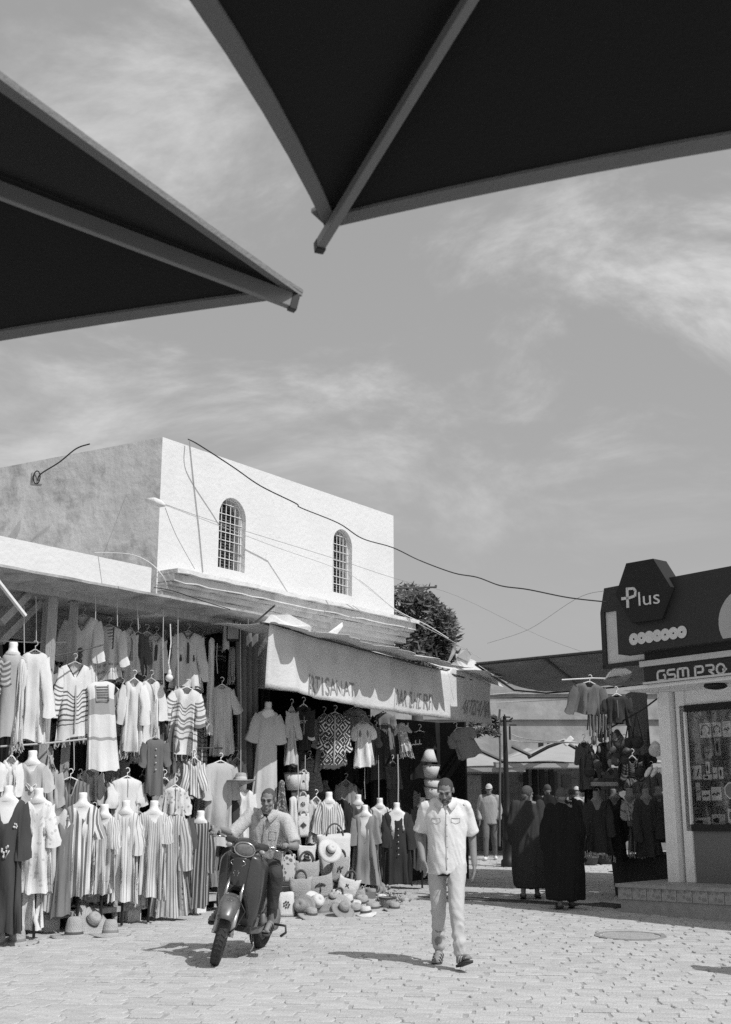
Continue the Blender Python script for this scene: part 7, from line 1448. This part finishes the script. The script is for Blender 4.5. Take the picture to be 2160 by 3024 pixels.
pstrip(rd, bv, [(.04, 1.30 - .4 * i / 12) for i in range(13)], .007, M('shirt_seam2', .28, .9), 'placket'); pstrip(rd, bv, [(.10, 1.22), (.17, 1.22), (.17, 1.14), (.10, 1.14), (.10, 1.22)], .004, M('shirt_seam2', .28), 'pocket')
for sg in (-1, 1):
    cx = .04; q = MB().loft([[V(cx + sg * .02, .645, 1.36), V(cx + sg * .07, .685, 1.425), V(cx + sg * .085, .74, 1.44), V(cx + sg * .07, .80, 1.445)], [V(cx + sg * .065, .635, 1.30), V(cx + sg * .115, .665, 1.37), V(cx + sg * .12, .73, 1.40), V(cx + sg * .09, .81, 1.41)], [V(cx + sg * .06, .642, 1.302), V(cx + sg * .11, .672, 1.37), V(cx + sg * .115, .73, 1.395), V(cx + sg * .085, .80, 1.405)]], False, False); part('collar', q, m_rshirt, rd, True)
part('undershirt', MB().prism([proj(bv, .0, 1.37) + V(0, -.004, .01), proj(bv, .08, 1.37) + V(0, -.004, .01), proj(bv, .045, 1.24) + V(0, -.005, 0)], (0, .012, 0)), cloth(.03), rd)
q = MB(); q.ell(V(.02, .93, .90), (.165, .13, .12))
for s_ in 'LR': q.cap(Jr['hip' + s_], Jr['kn' + s_], .098, .075, 18); q.cap(Jr['kn' + s_], Jr['an' + s_] + V(0, 0, .06), .076, .052, 18)
sculpt('jeans', q, m_jean, rd, .010, 3, folds(.008, (10, 10, 8), .006, (18, 18, 18), 21))
sandal(rd, Jr['anR'], Jr['toeR'], 3); sandal(rd, Jr['anL'], Jr['toeL'], 3)
part('wristwatch', MB().tube([Jr['wrR'].lerp(Jr['elR'], .12) + V(.032 * cos(a), .0, .032 * sin(a)) for a in [2 * pi * k / 12 for k in range(13)]], .007, 5), m_black, rd, True)
# --- generic standing figures
def stander(label, loc, rot, kind, sk=m_skin2, H_=1.72, robev=.03, hairm=None, cap=None, stepv=.0, cat='person', robeL=.24, headpitch=0, legs=None, wide=1.0, headyaw=0):
    s_ = H_ / 1.72; t = thing('person', label, cat, mat4=Matrix.Translation(loc) @ Matrix.Rotation(rot, 4, 'Z') @ Matrix.Scale(s_, 4))
    J = dict(pelvis=V(0, .02, .93), chest=V(0, 0, 1.27), neck=V(0, .0, 1.45), headc=V(0, -.03, 1.59), shL=V(-.18, 0, 1.40), shR=V(.18, 0, 1.40), elL=V(-.24, .04, 1.12), elR=V(.24, .04, 1.12), wrL=V(-.23, -.06, .88), wrR=V(.23, -.06, .88), hipL=V(-.09, 0, .9), hipR=V(.09, 0, .9), knL=V(-.09, -.02 - stepv, .5), knR=V(.09, .02 + stepv * .3, .5), anL=V(-.10, .02 - stepv * 1.5, .09), anR=V(.10, .04 + stepv * 1.5, .09), toeL=V(-.12, -.11 - stepv * 1.5, .035), toeR=V(.12, -.09 + stepv * 1.5, .035), ltL=(0, -1, 0), ltR=(0, -1, 0), curlL=.5, curlR=.5)
    hT = Matrix.Translation(J['headc']) @ Euler((radians(10 + headpitch), 0, radians(headyaw))).to_matrix().to_4x4()
    body(t, J, sk, .009, hT, .95, kind != 'robe')
    face_parts(t, hT, .95, hairm or m_hair, None, 'full' if kind != 'cap' else 'short')
    if kind == 'robe':
        q = loftell([(0, .02, robeL, .235 * wide, .16), (0, .02, .5, .25 * wide, .17), (0, .01, .85, .235 * wide, .165), (0, .0, 1.15, .225 * wide, .15), (0, .0, 1.32, .215, .13), (0, .0, 1.41, .17, .10), (0, .0, 1.455, .10, .08), (0, 0, 1.49, .066, .064)])
        for S_ in 'LR': q.cap(J['sh' + S_], J['el' + S_], .085, .10, 16); q.cap(J['el' + S_], J['wr' + S_] + V(0, .02, .0), .10, .095, 16)
        sculpt('robe', q, cloth(robev), t, .014, 4, folds(.034, (10, 10, 1.2), .018, (18, 18, 4), loc.x))
        for S_ in 'LR': sandal(t, J['an' + S_], J['toe' + S_], 1, mat=m_plastic)
    else:
        q = loftell([(0, .005, .80, .18, .13), (0, 0, 1.05, .175, .13), (0, 0, 1.3, .19, .125), (0, 0, 1.40, .165, .10), (0, 0, 1.46, .08, .07)])
        for S_ in 'LR': q.cap(J['sh' + S_], J['el' + S_], .072, .062, 14); q.cap(J['el' + S_], J['wr' + S_] + V(0, .0, .05), .062, .05, 14)
        sculpt('shirt', q, cloth(kind_top), t, .014, 3, folds(.010, (9, 9, 5), .006, (20, 20, 12), 2))
        q = loftell([(0, .02, .96, .15, .11), (0, .015, .80, .165, .12)])
        for S_ in 'LR': q.cap(J['hip' + S_], J['kn' + S_], .095, .07, 14); q.cap(J['kn' + S_], J['an' + S_] + V(0, 0, .03), .07, .052, 14)
        sculpt('jeans', q, m_jean if kind != 'cap' else M('jeans_mid', .13, .9, .25, 9), t, .012, 3, folds(.006, (9, 9, 6), .006, (20, 20, 14), 5))
        for S_ in 'LR': part('shoe', MB().cap(J['an' + S_] + V(0, .03, -.045), J['toe' + S_] + V(0, -.02, .005), .045, .038), m_white, t, True)
        if kind == 'cap':
            part('cap', shell(hT, (0, .012, .030), (.086, .106, .106), lambda c: c.z > .035, .95), cloth(.5), t, True); part('cap_brim', MB().loft([[hT @ (V(.07 * cos(a), -.07 - .07 * sin(a) * f, .052 - .015 * f) * .95) for a in [pi * k / 10 for k in range(11)]] for f in (0, .5, 1, 1.02)], False, False), cloth(.45), t, True)
    return t
kind_top = .34
pcap = G(1450, 2540); stander('man in pale cap, open checked shirt and jeans walking between the parasols, far behind', pcap, radians(-8), 'cap', stepv=.13)
tt_ = [o for o in bpy.data.objects if o.get('label', '').startswith('man in pale cap')][0]
r1 = G(1568, 2655); stander('white-haired man in long dark robe seen from behind, glancing right, left of the pair', r1, pi - radians(12), 'robe', H_=1.66, robev=.050, hairm=m_hairg, robeL=.17, headyaw=-45, wide=1.12, stepv=.05)
r2 = G(1672, 2685); stander('short-haired man in black robe seen from behind, nearest the drain grate', r2, pi + radians(4), 'robe', H_=1.63, robev=.018, hairm=m_hairg, robeL=.13, wide=1.2, stepv=.03)
kind_top = .022
p3 = G(1626, 2560); stander('dark-clad figure with black head covering, partly hidden between the two robed men', p3, pi, 'robe', H_=1.70, robev=.02, hairm=m_hair, headpitch=4)
p4 = G(1700, 2580); kind_top = .5; stander('dark-haired person with pale shawl over dark top, just right of the black robe', p4, pi + .3, 'robe', H_=1.62, robev=.03, hairm=m_hair)
part('shawl', loftell([(0, .0, 1.28, .20, .14), (0, 0, 1.38, .185, .12), (0, 0, 1.47, .10, .08)]), cloth(.5), [o for o in bpy.data.objects if o.get('label', '').startswith('dark-haired person')][0], True)
p5 = G(1712, 2540); kind_top = .45; stander('person in pale patterned top and grey cap, half hidden behind the shawl wearer', p5, pi - .3, 'cap', H_=1.66)

# two more passers-by just past the right photo edge: only their shadows reach the frame
kind_top = .3
sA_ = G(2095, 2735) + Vector((SAZ.x, SAZ.y, 0)) * 1.42; stander('dark-robed passer-by standing just past the right photo edge near the kiosk', Vector((sA_.x, sA_.y, 0)), .4, 'robe', robev=.05)
sA_ = G(2055, 2853) + Vector((SAZ.x, SAZ.y, 0)) * 1.42; stander('passer-by in cap just past the right photo edge, closest to the camera', Vector((sA_.x, sA_.y, 0)), .2, 'cap')
